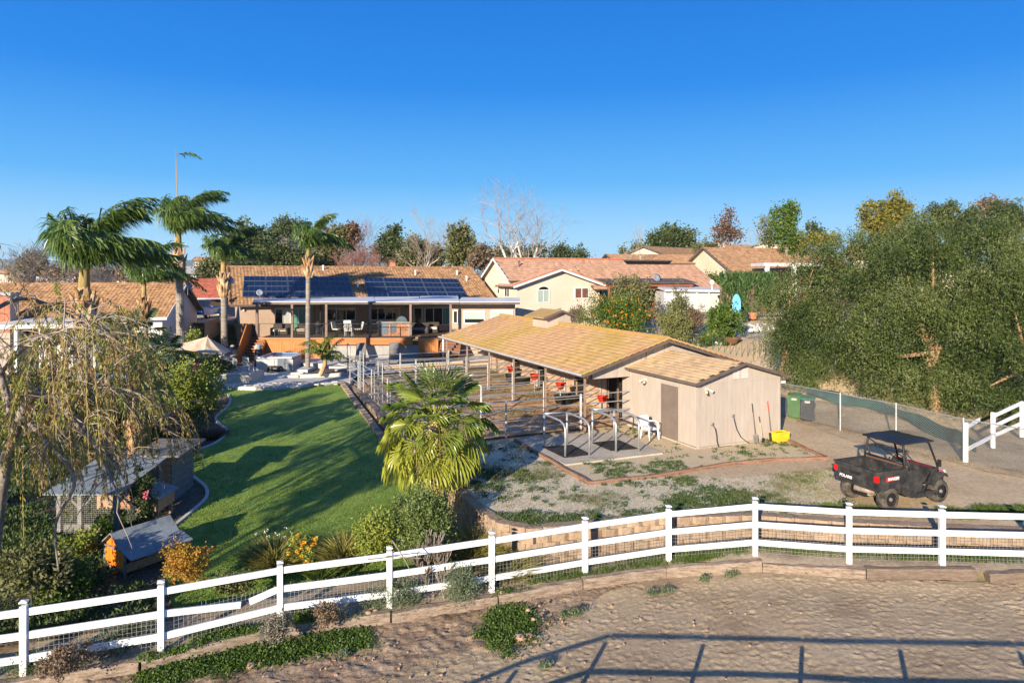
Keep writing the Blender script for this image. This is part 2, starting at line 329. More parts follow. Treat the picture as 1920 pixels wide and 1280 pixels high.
# upper yard
yard = [(p[0] + .12, p[1] + .1) for p in WL[1:]] + [(p[0], p[1] + .15) for p in WR[1:]] + [(60, 14), (60, 62), (9, 62), (4.4, 52), (1.2, 47), (-2.5, 43.6), (-9.8, 42.3)]
sheet("yard", yard, zup, m_dirt, .8)
pgr = [(-1.9, 21.9), (-.8, 19.0), (-.15, 18.05), (.5, 17.75), (3.7, 18.5), (6.7, 18.75), (9.5, 18.5), (10.0, 19.2), (9.6, 20.9), (10.9, 23.0), (7.2, 22.0), (4.2, 22.0), (2.4, 21.2), (.15, 26.7), (-3.2, 25.4)]
sheet("gravel_yard", jit(pgr, .08, .4, 1), zup, m_gravel, .5, dz=.012)
bed = [G(966, 828, .75), G(1107, 909, .75), G(1240, 893, .75), G(1370, 871, .75), G(1455, 864, .75), G(1548, 861, .75), G(1465, 823, .75), G(1307, 843, .75), G(1235, 818, .75), G(1180, 800, .75)]
sheet("fine_gravel_bed", [tuple(p[:2]) for p in bed], zup, m_gravel2, .5, dz=.02)
sheet("paddock", [tuple(B(q, s)[:2]) for q, s in [(-8.75, .1), (.66, .1), (.66, 17.3), (-8.75, 17.3)]], lambda x, y: zup(x, y) + (fbm(x * 1.2, y * 1.2, 3, 31) - .45) * .22 + .035 + .05 * vn(x * 3, y * 3, 32), m_padd, .22)
sheet("dry_grass", jit([(13.4, 26.5), (16.2, 22.3), (17.5, 20.5), (30, 19), (30, 34), (14.0, 33.5), (12.6, 30.2)], .1, .5, 3), zup, m_dry, .5, dz=.02)
# lawn
lw = [GL(x, y) for x, y in [(395, 739), (428, 741), (432, 752), (424, 766), (405, 783), (410, 795), (424, 806), (421, 818), (404, 832), (372, 846), (350, 862), (349, 882), (368, 900), (386, 916), (386, 936), (358, 962), (330, 985), (306, 1003), (300, 1040)]]
lawn_poly = [tuple(p[:2]) for p in lw] + [(-7.6, 15.2), (-5, 16.2), (-3, 17.0), (-1.3, 18.2), (-1.7, 20.1), (-2.45, 21.8), (-3.55, 24.7), (-5.3, 29.0), (-7.65, 34.6), (-9.9, 40.0), (-16, 38.6)]
sheet("lawn", lawn_poly, lambda x, y: lawn_z(y) + (fbm(x, y, 3, 6) - .45) * .04, m_lawn, .35, dz=.02)
# garden beds left of the lawn
bedp = [(-30, 14), (-13, 13.4), (-7.6, 15.4)] + [tuple(p[:2]) for p in reversed(lw)] + [(-20, 39), (-30, 40)]
sheet("garden_bed", bedp, lambda x, y: lawn_z(np.clip(y, 17, 39)) + .0, m_soil, .8)
# lawn edging
m_curb = flat("curb_concrete", (.5, .49, .46), .8); mb = MB(); pts = [p + Vector((0, 0, .03)) for p in lw[1:18]]
sm = []
for i in range(len(pts) - 1):
    for k in range(4):
        a = pts[max(i - 1, 0)]; b = pts[i]; c = pts[i + 1]; d = pts[min(i + 2, len(pts) - 1)]; t = k / 4
        sm.append(.5 * ((2 * b) + (c - a) * t + (2 * a - 5 * b + 4 * c - d) * t * t + (3 * b - a - 3 * c + d) * t ** 3))
for a, b in zip(sm[:-1], sm[1:]): mb.bar(a, b, .11, .10)
solo(mb, "lawn_edging", m_curb, "pale curving concrete edging along the left side of the lawn", "edging")
# patio slab, pale flagstone rim
PZ = 1.0
patio = [tuple(G(x, y, PZ)[:2]) for x, y in [(395, 722), (436, 724), (520, 724), (600, 719), (656, 714), (668, 706)]] + [(-8.9, 43.2), (-1.8, 46.4), (2.5, 50), (1.5, 56), (-24, 54), (-26, 46), (-20, 39)]
sheet("patio", patio, lambda x, y: x * 0 + PZ, m_conc, 3, smooth=False)
rim = MB(); pr = [G(x, y, PZ) for x, y in [(385, 722), (436, 724), (480, 725), (520, 724), (560, 722), (600, 719), (630, 717), (657, 714)]]
for i in range(len(pr) - 1): rim.obox(pr[i] + Vector((0, -.02, -.34)), pr[i + 1] - pr[i], Vector((.05, .5, 0)), Vector((0, 0, .335)))
rim.build("patio_edge", m_conc, None, 'structure')
st = MB(); rg = random.Random(4)
m_flag = mat("flagstone", [(.42, .39, .34), (.58, .55, .50)], scale=2, bump=.4, bscale=10)
fl = thing("stone_edging", "row of broken pale flagstones along the patio edge above the lawn", "edging", G(520, 724, PZ))
for i in range(34):
    t = i / 33; px = 442 + 190 * t; p = G(px + rg.uniform(-2, 2), 722 - 3.5 * t + rg.uniform(-3.5, 1), PZ)
    MB().bbox(p + Vector((0, 0, .01)), (rg.uniform(.2, .4), rg.uniform(.2, .5), .06), rg.uniform(-.5, .5), .03).build("stone", m_flag, fl)
# upper back terrace at the neighbour's: concrete path, lawn patch, terrace
sheet("path", jit([tuple(G(x, y, zz)[:2]) for x, y, zz in [(1250, 672, 1.75), (1330, 646, 2.3), (1450, 641, 2.4), (1500, 640, 2.4), (1500, 620, 2.8), (1440, 619, 2.85), (1400, 622, 2.8), (1340, 632, 2.6), (1240, 655, 2.1)]], .05, .6, 5), zup, m_conc2, .8, dz=.03)
sheet("lawn_patch", [tuple(G(x, y, zz)[:2]) for x, y, zz in [(1395, 609, 3.1), (1470, 609, 3.1), (1475, 600, 3.5), (1400, 599, 3.5)]], zup, mat("bright_lawn", [(.07, .13, .02), (.11, .17, .03)], fine=(20, .3)), .8, dz=.04)
sheet("terrace", [(20, 57.8), (32, 57.8), (34, 66), (16, 66), (15.5, 60)], lambda x, y: zup(x, y) * 0 + 3.75, m_conc, 3)
# ================================================================ WHITE FENCE, SLEEPERS, BLOCK WALLS
m_vinyl = mat("white_vinyl", [(.74, .75, .76), (.80, .80, .79)], scale=1.5, rough=.4, spec=.4, fine=(2.2, .12))
m_wire = flat("galvanised_wire", (.34, .34, .33), .5, metal=.5)
FP = [(-11.95, 12.75, -.58, 1.5), (-9.58, 13.4, -.54, 0), (-7.25, 14.1, -.48, 0), (-5.19, 15.27, -.42, 0), (-2.83, 15.76, -.36, 0), (-.49, 16.43, -.30, 0), (1.84, 17.2, -.25, 0), (4.07, 17.74, -.15, 0),
      (6.26, 17.58, .1, 0), (8.37, 16.96, .18, 0), (10.5, 16.67, .25, 0), (12.68, 16.38, .3, 0), (14.9, 16.1, .3, 1.5), (17.1, 15.8, .3, 1.5)]
TOPY = [0, 1120, 1083, 1047, 1020, 992, 965, 943, 928, 938, 943, 947, 0, 0]
FPOST = []
for (x, y, z, h), ty in zip(FP, TOPY):
    if not h: h = CZ - (ty - HZ) * y / F_ - z
    FPOST.append((Vector((x, y, z)), h))
def ranch_fence(posts, label, broken=None, pw=.127, rh=.14, rails=(.30, .72, 1.14), tops=None):
    t = thing("ranch_fence", label, "fence", posts[0][0])
    for i, (p, h) in enumerate(posts):
        a = posts[max(i - 1, 0)][0]; b = posts[min(i + 1, len(posts) - 1)][0]; rz = math.atan2((b - a).y, (b - a).x)
        MB().bbox(p + Vector((0, 0, h / 2 - .07 - .1)), (pw, pw, h + .1 - .06), rz, .008).build("post", m_vinyl, t)
        cp = MB(); r = Matrix.Translation(p) @ Matrix.Rotation(rz, 4, 'Z'); w = pw / 2 + .006
        cp.add([(-w, -w, h - .16), (w, -w, h - .16), (w, w, h - .16), (-w, w, h - .16), (-w, -w, h - .135), (w, -w, h - .135), (w, w, h - .135), (-w, w, h - .135), (0, 0, h - .118)],
               [(3, 2, 1, 0), (0, 1, 5, 4), (1, 2, 6, 5), (2, 3, 7, 6), (3, 0, 4, 7), (4, 5, 8), (5, 6, 8), (6, 7, 8), (7, 4, 8)]); cp.v = [(v[0], v[1], v[2] + .075) for v in cp.v]
        cp.xf(r); cp.build("post_cap", m_vinyl, t)
    for i in range(len(posts) - 1):
        (p, h), (q, k) = posts[i], posts[i + 1]; d = (q - p).normalized()
        for j, f in enumerate(rails):
            a = p + Vector((0, 0, h * f / 1.4)) + d * pw / 2; b = q + Vector((0, 0, k * f / 1.4)) - d * pw / 2
            if broken and (i, j) in broken:
                for (u0, u1, d0, d1) in broken[(i, j)]:
                    m1 = a.lerp(b, u0) + Vector((0, 0, d0)); m2 = a.lerp(b, u1) + Vector((0, 0, d1)); tag(MB().bar(m1, m2, .04, .14).build("rail", m_vinyl, t), "snapped white rail ending in a jagged stub")
                continue
            MB().bar(a, b, .04, rh).build("rail", m_vinyl, t)
    return t
ranch = ranch_fence(FPOST, "white three-rail ranch fence crossing the foreground above the sand arena",
                    {(2, 1): [(0, .66, 0, -.16), (.74, 1, -.14, 0)]})
# welded wire mesh behind the fence
mb = MB(); rg = random.Random(3)
for i in range(len(FPOST) - 3):
    (p, h), (q, k) = FPOST[i], FPOST[i + 1]; o = Vector((.03, .09, 0)); L = (q - p).length; nh = .78; n = int(L / .085)
    if i == 0: continue
    for j in range(n):
        a = p.lerp(q, j / n) + o; e = rg.uniform(-.03, .05) if i < 4 else 0
        mb.bar(a + Vector((0, 0, .02)), a + Vector((rg.uniform(-.01, .01), .0, nh + e)), .005, .005, (0, 1, 0))
    for j in range(9):
        z = .04 + j * .088; mid = p.lerp(q, .5) + o + Vector((0, 0, z + (rg.uniform(-.02, .01)))); mb.bar(p + o + Vector((0, 0, z)), mid, .005, .005); mb.bar(mid, q + o + Vector((0, 0, z)), .005, .005)
mb.build("wire_mesh", m_wire, ranch, "stuff")
# the arena's near fence, behind the camera: its shadow lies on the sand
def shade_pt(px, py): g = G(px, py, float(arena_z((px - 960) / 1280 * 14))); L = 5.9; return g
near = []
for px, py in [(250, 1530), (985, 1232), (1147, 1183), (1325, 1186), (1505, 1190), (1683, 1194), (1900, 1198), (2110, 1204)]:
    g = G(px, py, float(arena_z((px - 960) / 1280 * 14))); h = 1.42; L = h / math.tan(R(SUN_EL)); near.append((g - Vector((.413, .911, 0)) * L, h))
ranch2 = ranch_fence(near, "white rail fence on the near side of the arena, seen only by its shadow", pw=.075, rh=.06, rails=(.50, .92, 1.34))
# timber sleepers holding the verge
m_tim = mat("weathered_timber", [(.15, .11, .08), (.26, .195, .145), (.33, .26, .20)], scale=2.5, stretch=(1, 4, 8), bump=.8, bscale=14, fine=(12, .25))
m_tim2 = mat("dark_timber", [(.13, .095, .07), (.20, .15, .115)], scale=2.5, stretch=(1, 4, 8), bump=.8, bscale=14, fine=(12, .25))
slp = thing("timber_edging", "long line of weathered timber sleepers under the white ranch fence", "edging", (0, 16, -.3))
sx = [-12.5, -9.9, -7.5, -5.1, -2.75, -.35, 1.72, 3.9, 6.28]
def log(a, b, w, h, m, par, nm="timber", seg=7, seed=0):
    rr = random.Random(seed); mb = MB(); d = (b - a); n = Vector((-d.y, d.x, 0)).normalized(); vs = []; fs = []
    for i in range(seg + 1):
        c = a.lerp(b, i / seg); jx = rr.uniform(-.012, .012); jz = rr.uniform(-.014, .014)
        for (u, z) in [(-w / 2, 0), (-w / 2, h * .8), (-w * .38, h), (w * .38, h), (w / 2, h * .85), (w / 2, 0)]:
            vs.append(c + n * (u + jx) + Vector((0, 0, z + jz * (z > 0) + rr.uniform(-.006, .006))))
    for i in range(seg):
        for k in range(6): j = (k + 1) % 6; fs.append((i * 6 + k, i * 6 + 6 + k, i * 6 + 6 + j, i * 6 + j))
    fs += [tuple(range(6)), tuple(reversed(range(seg * 6, seg * 6 + 6)))]
    return mb.add(vs, fs).build(nm, m, par)
for i in range(len(sx) - 1):
    a, b = sx[i], sx[i + 1]; A = Vector((a + .02, sleeper_y(a) + .09, verge_z(a) - .26)); Bp = Vector((b - .02, sleeper_y(b) + .09, verge_z(b) - .26)); log(A, Bp, .22, .31, m_tim, slp, seed=i)
log(Vector((6.3, 17.15, -.18)), Vector((8.55, 16.55, -.06)), .2, .26, m_tim, slp, seed=20)
tag(log(Vector((8.6, 16.62, -.06)), Vector((11.05, 16.3, .06)), .2, .26, m_tim2, slp, seed=21), "dark brown round timber")
tag(log(Vector((11.25, 16.15, .0)), Vector((12.7, 16.12, .06)), .22, .28, m_tim2, slp, seed=22), "short dark timber offcut")
log(Vector((12.8, 16.1, .05)), Vector((15.5, 15.8, .08)), .22, .28, m_tim, slp, seed=23)
# block walls
m_blk = mat("split_face_block", [(.25, .175, .12), (.31, .225, .155), (.36, .265, .19)], scale=1.2, bump=.9, bscale=14, fine=(9, .14), bdist=.03)
def wall_of_blocks(line, zt, zb_fn, label, bl=.44, bh=.2, dep=.28, cap=True, name="block_wall", skip=None):
    t = thing(name, label, "retaining wall", (*line[len(line) // 2], 0)); rr = random.Random(7)
    P = [Vector((*p, 0)) for p in line]; L = [0]
    for a, b in zip(P[:-1], P[1:]): L.append(L[-1] + (b - a).length)
    def at(s):
        s = max(0, min(L[-1], s))
        for i in range(len(P) - 1):
            if s <= L[i + 1]: return P[i].lerp(P[i + 1], (s - L[i]) / (L[i + 1] - L[i]))
        return P[-1]
    protos = []
    for k in range(4):                                 # split-face block: rough bowed front
        mb = MB(); w, h = bl / 2 - .006, bh - .006; fr = [(-w, 0), (-w * .55, -.035 + rr.uniform(-.01, .01)), (w * .5, -.04 + rr.uniform(-.012, .01)), (w, 0), (w, dep), (-w, dep)]
        mb.add([(x, y + .004, 0) for x, y in fr] + [(x, y + rr.uniform(-.006, .006), h) for x, y in fr], [tuple(reversed(range(6))), tuple(range(6, 12))] + [(i, (i + 1) % 6, 6 + (i + 1) % 6, 6 + i) for i in range(6)])
        me = bpy.data.meshes.new("block"); me.from_pydata(mb.v, [], mb.f); me.materials.append(m_blk); protos.append(me)
    cnt = 0; row = 0; z = zt
    while z > -.8:
        z -= bh; n = int(L[-1] / bl); off = (row % 2) * bl / 2
        for i in range(n):
            s = i * bl + bl / 2 + off
            if s > L[-1]: continue
            p = at(s); d = (at(s + .1) - at(s - .1)).normalized()
            if z + bh < zb_fn(p.x, p.y) - .05: continue
            o = link("block", protos[rr.randrange(4)], t); cnt += 1
            o.location = Vector((p.x, p.y, z)) - t.location + Vector((-d.y, d.x, 0)) * (-.015 * (row == 0) + .02 * row * 0); o.rotation_euler = (0, 0, math.atan2(d.y, d.x))
        row += 1
    return t, cnt
def wl_rev(l): return list(reversed(l))
print("blocksL", wall_of_blocks([(p[0], p[1]) for p in WL], .82, lambda x, y: float(lawn_z(y)) if x < -.9 else float(verge_z(x)), "tan block retaining wall beside the lawn, curving down to the fence", bl=.46)[1])
print("blocksR", wall_of_blocks(WR[:-1], .80, lambda x, y: float(verge_z(x)) + .1, "tan split-face block retaining wall just behind the white ranch fence", bl=.46)[1])
# smooth flagstone ledge at the foot of the lawn wall
m_brk = mat("curb_paver", [(.24, .18, .13), (.36, .28, .21)], scale=2, bump=.4, bscale=12)
pv = thing("paver_curb", "brown paver curb between the lawn and the tan block wall", "edging", (-6, 31, .3))
for i in range(1, 4):
    a = Vector((WL[i][0] - .42, WL[i][1], 0)); b = Vector((WL[i + 1][0] - .42, WL[i + 1][1], 0)); n = int((b - a).length / .6)
    for k in range(n):
        p = a.lerp(b, (k + .5) / n); d = (b - a).normalized(); p.z = float(lawn_z(p.y)) + .05; MB().bbox(p, (.58, .3, .16), math.atan2(d.y, d.x), .015).build("paver", m_brk, pv)
# timbers around the fine gravel bed
m_rust = mat("redwood_timber", [(.17, .085, .05), (.26, .14, .09), (.22, .15, .11)], scale=2.5, stretch=(1, 1, 6), bump=.6, bscale=12, fine=(9, .25))
te = thing("timber_border", "low brown timber border around the fine gravel beside the wash pad", "edging", (3, 23, .75))
tb = [G(966, 828, .75), G(1010, 853, .75), G(1050, 877, .75), G(1107, 909, .75), G(1240, 893, .75), G(1370, 871, .75), G(1455, 864, .75), G(1550, 861, .75), G(1510, 843, .75), G(1466, 822, .75)]
for i in range(len(tb) - 1):
    n = max(1, int((tb[i + 1] - tb[i]).length / 1.4))
    for k in range(n):
        a = tb[i].lerp(tb[i + 1], k / n); b = tb[i].lerp(tb[i + 1], (k + 1) / n - .008); a = Vector((a.x, a.y, .66)); b = Vector((b.x, b.y, .66)); log(a, b, .13, .20, m_rust, te, seed=40 + i * 5 + k, seg=4)
# chain link fence, right
m_galv = mat("galvanised_pipe", [(.36, .37, .38), (.48, .49, .50)], scale=4, rough=.45, metal=.6)
cl = thing("chain_link_fence", "galvanised chain-link fence on the dry slope behind the utility vehicle", "fence", G(1568, 797, .9))
cp = [Vector((11.6, 32.6, .9)), Vector((13.75, 28.6, .85)), Vector((14.85, 26.4, .85)), Vector((15.8, 23.9, .8)), Vector((17.2, 21.6, .8)), Vector((18.6, 19.4, .8))]
for p in cp: MB().tube([p + Vector((0, 0, -.1)), p + Vector((0, 0, 1.5))], .035, 8).build("post", m_galv, cl)
for a, b in zip(cp[:-1], cp[1:]): MB().tube([a + Vector((0, 0, 1.45)), b + Vector((0, 0, 1.45))], .02, 6).build("rail", m_galv, cl)
mb = MB(); cw = .085
for a, b in zip(cp[:-1], cp[1:]):
    L = (b - a).length; d = (b - a) / L; H = 1.42; n = int((L + H) / cw)
    for i in range(n):
        s0 = i * cw - H; 
        for sg in (0, 1):
            t0, t1 = max(0, -s0), min(H, L - s0)
            if t1 <= t0: continue
            f = (lambda t: a + d * (s0 + t) + Vector((0, 0, t + .03))) if not sg else (lambda t: a + d * (L - s0 - t) + Vector((0, 0, t + .03)))
            mb.bar(f(t0), f(t1), .0055, .0055, (0, 1, 0))
mb.build("wire_mesh", m_wire, cl, "stuff")
# broken white fence on the right
t = thing("ranch_fence", "broken white rail fence on the dry grass behind the chain-link", "fence", (15.6, 24, .8))
q = [(Vector((15.75, 23.7, .8)), 1.36), (Vector((17.9, 25.4, .85)), 1.33), (Vector((20.1, 26.9, .9)), 1.4)]
for p, h in q: MB().bbox(p + Vector((0, 0, h / 2)), (.127, .127, h), .6, .01).build("post", m_vinyl, t)
for a, b in ((q[0][0] + Vector((0, 0, .42)), q[1][0] + Vector((0, 0, .45))), (q[1][0] + Vector((0, 0, .45)), q[2][0] + Vector((0, 0, .55))), (q[1][0] + Vector((0, 0, .8)), q[2][0] + Vector((0, 0, .95))), (q[1][0] + Vector((0, 0, 1.18)), q[2][0] + Vector((0, 0, 1.35)))):
    MB().bar(a, b, .04, .14).build("rail", m_vinyl, t)
tag(MB().bar(q[0][0] + Vector((.06, .05, 1.2)), q[0][0] + Vector((1.1, .9, 1.28)), .04, .14).build("rail", m_vinyl, t), "loose top rail ending in mid-air")
# white picket-like metal fence up the bank
m_wmet = flat("white_metal", (.62, .64, .66), .5)
def metal_fence(a, b, h, label, step=.13):
    t = thing("metal_fence", label, "fence", a); L = (b - a).length; n = int(L / step)
    for f in (.08, .95): MB().bar(a + Vector((0, 0, h * f)), b + Vector((0, 0, h * f)), .035, .035).build("rail", m_wmet, t)
    for i in range(n + 1): p = a.lerp(b, i / n); MB().bar(p, p + Vector((0, 0, h)), .022, .022, (0, 1, 0)).build("picket", m_wmet, t)
metal_fence(Vector((16.2, 36.5, 1.95)), Vector((17.2, 36.9, 1.95)), .95, "short white metal picket fence beside a tree trunk on the bank")
metal_fence(Vector((18.0, 37.2, 1.95)), Vector((20.1, 38.2, 2.1)), 1.35, "taller white metal picket fence under the pepper trees")
m_tarp = mat("green_tarp", [(.008, .035, .028), (.018, .07, .055)], scale=2, rough=.5, bump=.4, bscale=6)
gx = np.linspace(0, 1, 24); V_ = []
for i, s in enumerate(gx):
    p = np.array([14.5, 33.6]) * (1 - s) + np.array([16.9, 24.9]) * s + np.array([1.6, .8]) * math.sin(s * 3.1) * .6
    for k in range(5): V_.append((p[0] + k * .04, p[1] + k * .05, 1.75 - .55 * s + (-.25 - .35 * s) * (1 - k / 4) - .15 * math.sin(s * 9) * (k < 2) + .05 * math.sin(s * 25 + k)))
Ig = np.arange(24 * 5).reshape(24, 5); tag(npmesh("tarp", np.array(V_), np.stack([Ig[:-1, :-1], Ig[:-1, 1:], Ig[1:, 1:], Ig[1:, :-1]], -1).reshape(-1, 4), m_tarp), "dark green shade cloth sagging behind the chain-link fence", "shade cloth")
# ================================================================ BUILDINGS
def roof_tiles(o, a, b, tw, tl, m, parent, name="roof", amp=.045, barrel=True, lift=.035, label=None, th=.1, seed=0):
    """tile field on the parallelogram o, a (along the eave), b (up the slope)"""
    o, a, b = map(Vector, (o, a, b)); n = a.cross(b).normalized(); 
    if n.z < 0: n = -n
    na, nb = max(2, int(a.length / tw)), max(2, int(b.length / tl)); rr = np.random.RandomState(seed)
    k = 5 if barrel else 2; off = rr.normal(size=(nb, na)) * (.006 if barrel else .0025)
    us, hs = [], []
    for i in range(na):
        for j in range(k):
            u = j / k if barrel else (.02 + .96 * j / (k - 1)); us.append((i + u) / na); hs.append((i, (.5 - .5 * math.cos(2 * math.pi * u)) * amp if barrel else 0))
    us.append(1.0); hs.append((na - 1, 0)); us = np.array(us); ci = np.array([h[0] for h in hs]); hh = np.array([h[1] for h in hs])
    A, Bv, N, O = (np.array(v) for v in (a, b, n, o)); rows = []
    for r in range(nb):
        for (w, l) in ((r / nb, -.008), (r / nb, lift), ((r + 1) / nb + .01 / nb, -.002)):
            uu = np.clip(us + (0 if barrel else (.5 * (r % 2)) / na), 0, 1)
            rows.append(O + uu[:, None] * A + w * Bv + (hh + l + off[r][ci])[:, None] * N)
    Vv = np.concatenate([np.array(rows).reshape(-1, 3)]); nc = len(us); nr = len(rows)
    I = np.arange(nr * nc).reshape(nr, nc); rs = np.arange(nr - 1); rs = rs[rs % 3 != 2]; Fc = np.stack([I[rs, :-1], I[rs, 1:], I[rs + 1, 1:], I[rs + 1, :-1]], -1).reshape(-1, 4)
    ob = npmesh(name, Vv, Fc, m, parent)
    d = MB(); d.obox(o - n * (th + .03), a, b, n * (th - .01)); d.build("roof_deck", MATS.get("trim_brown") or m, parent)
    if label: ob['label'] = label
    return ob
def wallpoly(poly, nrm, th, m, parent, name="wall", label=None):
    o = MB().prism(poly, -Vector(nrm) * th).build(name, m, parent)
    if label: o['label'] = label
    return o
def window(par, c, r, nrm, w, h, mf, mp, cols=2, rows=1, arch=False, fw=.07, name="window", sill=False, pl=None):
    c, r, n = Vector(c), Vector(r).normalized(), Vector(nrm).normalized(); z = Vector((0, 0, 1)); mb = MB()
    if name == "window" or name == "sliding_door": pass
    def q(x, y, d=0): return c + r * x + z * y + n * d
    for (x0, x1, y0, y1) in [(-w / 2, w / 2, h / 2 - fw, h / 2), (-w / 2, w / 2, -h / 2, -h / 2 + fw), (-w / 2, -w / 2 + fw, -h / 2 + fw, h / 2 - fw), (w / 2 - fw, w / 2, -h / 2 + fw, h / 2 - fw)]:
        mb.obox(q(x0, y0, -.02), r * (x1 - x0), z * (y1 - y0), n * .075)
    for i in range(1, cols): x = -w / 2 + w * i / cols; mb.obox(q(x - fw * .4, -h / 2 + fw, -.02), r * fw * .8, z * (h - 2 * fw), n * .065)
    for i in range(1, rows): y = -h / 2 + h * i / rows; mb.obox(q(-w / 2 + fw, y - .02, -.02), r * (w - 2 * fw), z * .04, n * .06)
    if sill: mb.obox(q(-w / 2 - .06, -h / 2 - .07, -.02), r * (w + .12), z * .068, n * .11)
    f = mb.build(name, mf, par)
    pw = (w - 2 * fw) / cols
    for i in range(cols):
        m = mp[i % len(mp)] if isinstance(mp, (list, tuple)) else mp
        MB().obox(q(-w / 2 + fw + pw * i, -h / 2 + fw, -.01), r * pw, z * (h - 2 * fw), n * .028).build("pane", m, f)
    if arch:
        N = 12; R_ = w / 2; ar = MB(); pts = [(math.cos(math.pi * k / N) * R_, math.sin(math.pi * k / N) * R_ * .52) for k in range(N + 1)]
        for k in range(N):
            (x0, y0), (x1, y1) = pts[k], pts[k + 1]; kk = 1 - fw / R_ * 1.3
            ar.add([q(x0, h / 2 + y0, -.02), q(x1, h / 2 + y1, -.02), q(x1 * kk, h / 2 + y1 * kk, -.02), q(x0 * kk, h / 2 + y0 * kk, -.02)] + [q(x0, h / 2 + y0, .055), q(x1, h / 2 + y1, .055), q(x1 * kk, h / 2 + y1 * kk, .055), q(x0 * kk, h / 2 + y0 * kk, .055)],
                   [(4, 5, 6, 7), (0, 4, 7, 3), (1, 2, 6, 5), (0, 1, 5, 4), (3, 7, 6, 2)])
        ar.build("arch_trim", mf, f); MB().prism([q(x * .95, h / 2 + y * .95, -.015) for x, y in pts], n * .03).build("pane", m_darkglass, f)
    return f
m_trim = mat("trim_brown", [(.10, .075, .06), (.14, .105, .085)], scale=2, rough=.6)
m_darkglass = glassy("dark_glass", (.008, .010, .012)); m_blind = mat("pale_blind_glass", [(.30, .38, .36), (.36, .44, .41)], scale=.8, rough=.15, spec=.6)
m_grn = mat("green_curtain_glass", [(.08, .22, .17), (.15, .33, .26)], scale=3, stretch=(6, 6, .3), rough=.2, spec=.6)
m_white = mat("white_paint", [(.60, .59, .57), (.66, .65, .63)], scale=2, rough=.5, fine=(9, .03))
m_stucco = mat("beige_stucco", [(.38, .275, .205), (.44, .32, .245)], scale=.7, bump=.25, bscale=30, fine=(8, .07))
m_cream = mat("cream_stucco", [(.53, .465, .365), (.58, .51, .41)], scale=.4, bump=.15, bscale=30, fine=(6, .05))
m_siding = mat("taupe_siding", [(.385, .325, .275), (.43, .365, .31)], scale=.8, rough=.7, bump=.2, bscale=26, stretch=(1, 1, .25), fine=(6, .06))
m_tile = mat("clay_roof_tile", [(.19, .105, .055), (.29, .165, .085), (.36, .215, .115)], scale=1.2, vor=3.2, bump=.3, bscale=20, fine=(5, .2), lo=.25, hi=.75)
m_tile2 = mat("terracotta_roof_tile", [(.33, .185, .12), (.41, .24, .16), (.45, .275, .19)], scale=1.0, vor=3.0, fine=(5, .15), lo=.1, hi=.9)
m_tile3 = mat("red_roof_tile", [(.24, .07, .045), (.34, .10, .065)], scale=1.0, vor=3.0, fine=(5, .2))
m_tile4 = mat("brown_roof_tile", [(.27, .155, .085), (.34, .20, .115)], scale=.8, vor=2.5, fine=(3, .2))
m_moss = mat("mossy_shingle", [(.38, .225, .115), (.42, .255, .13), (.40, .255, .10), (.35, .23, .06)], scale=.16, detail=2.5, vor=0, bump=.4, bscale=14, fine=(4, .10), lo=.36, hi=.70)
m_shed = mat("shed_shingle", [(.38, .26, .15), (.43, .30, .175), (.45, .325, .18)], scale=.6, bump=.5, bscale=18, stretch=(1, 1, 1), fine=(8, .14))
m_door = mat("brown_door_paint", [(.155, .12, .10), (.185, .145, .12)], scale=3, rough=.5)
m_dark = flat("opening_shade", (.02, .018, .016), .9)  # shade inside openings, put into the colour
m_post = mat("brown_steel_post", [(.16, .105, .08), (.22, .15, .115)], scale=4, rough=.6)
m_black = mat("black_plastic", [(.012, .012, .013), (.024, .024, .026)], scale=5, rough=.5)
ZU = .75
# ---- the shed
sh = thing("shed", "taupe board-sided shed with a brown door beside the washing pad", "shed", SH + Vector((0, 0, ZU)))
SB = lambda q, s, z=0: B(q, s, ZU + z, SH)
WS, LS, ZE, RS = 4.13, 5.0, 2.55, .56
wallpoly([SB(.02, .02, -.1), SB(WS - .02, .02, -.1), SB(WS - .02, .02, ZE), SB(WS / 2, .02, ZE + RS), SB(.02, .02, ZE)], -U, .1, m_siding, sh)
wallpoly([SB(.02, .13, -.1), SB(.02, LS, -.1), SB(.02, LS, ZE), SB(.02, .13, ZE)], -V, .1, m_siding, sh)
wallpoly([SB(WS - .02, .13, -.1), SB(WS - .02, LS, -.1), SB(WS - .02, LS, ZE), SB(WS - .02, .13, ZE)], V, .1, m_siding, sh)
bw = .2
def board(a, w_, z0, z1, nrm, par, run, zt2=None, m=None, th=.018):
    z2 = z1 if zt2 is None else zt2; p = [a + Vector((0, 0, z0)), a + run * w_ + Vector((0, 0, z0)), a + run * w_ + Vector((0, 0, z2)), a + Vector((0, 0, z1))]
    return MB().prism(p, nrm * th).build("board", m or m_siding, par)
n = int(WS / bw); bw2 = (WS - .02) / n
gz = lambda q: ZE + RS * (1 - abs(q - WS / 2) / (WS / 2)) - .02
for i in range(n):
    q0 = .01 + i * bw2
    board(SB(q0, .0), bw2 - .012, .08, 2.42, -U, sh, V)
    a, b = q0, q0 + bw2 - .012
    if a < WS / 2 < b: pass
    board(SB(q0, .0), bw2 - .012, 2.44, gz(a), -U, sh, V, gz(b))
MB().obox(SB(0, -.0195, 2.40), V * WS, -U * .012, Vector((0, 0, .045))).build("trim_board", m_siding, sh)
for q0 in (0, WS - .09): MB().obox(SB(q0, -.019, .0), V * .09, -U * .015, Vector((0, 0, ZE - .05))).build("corner_board", m_siding, sh)
DS0, DS1 = 1.18, 2.12
n = int(LS / bw)
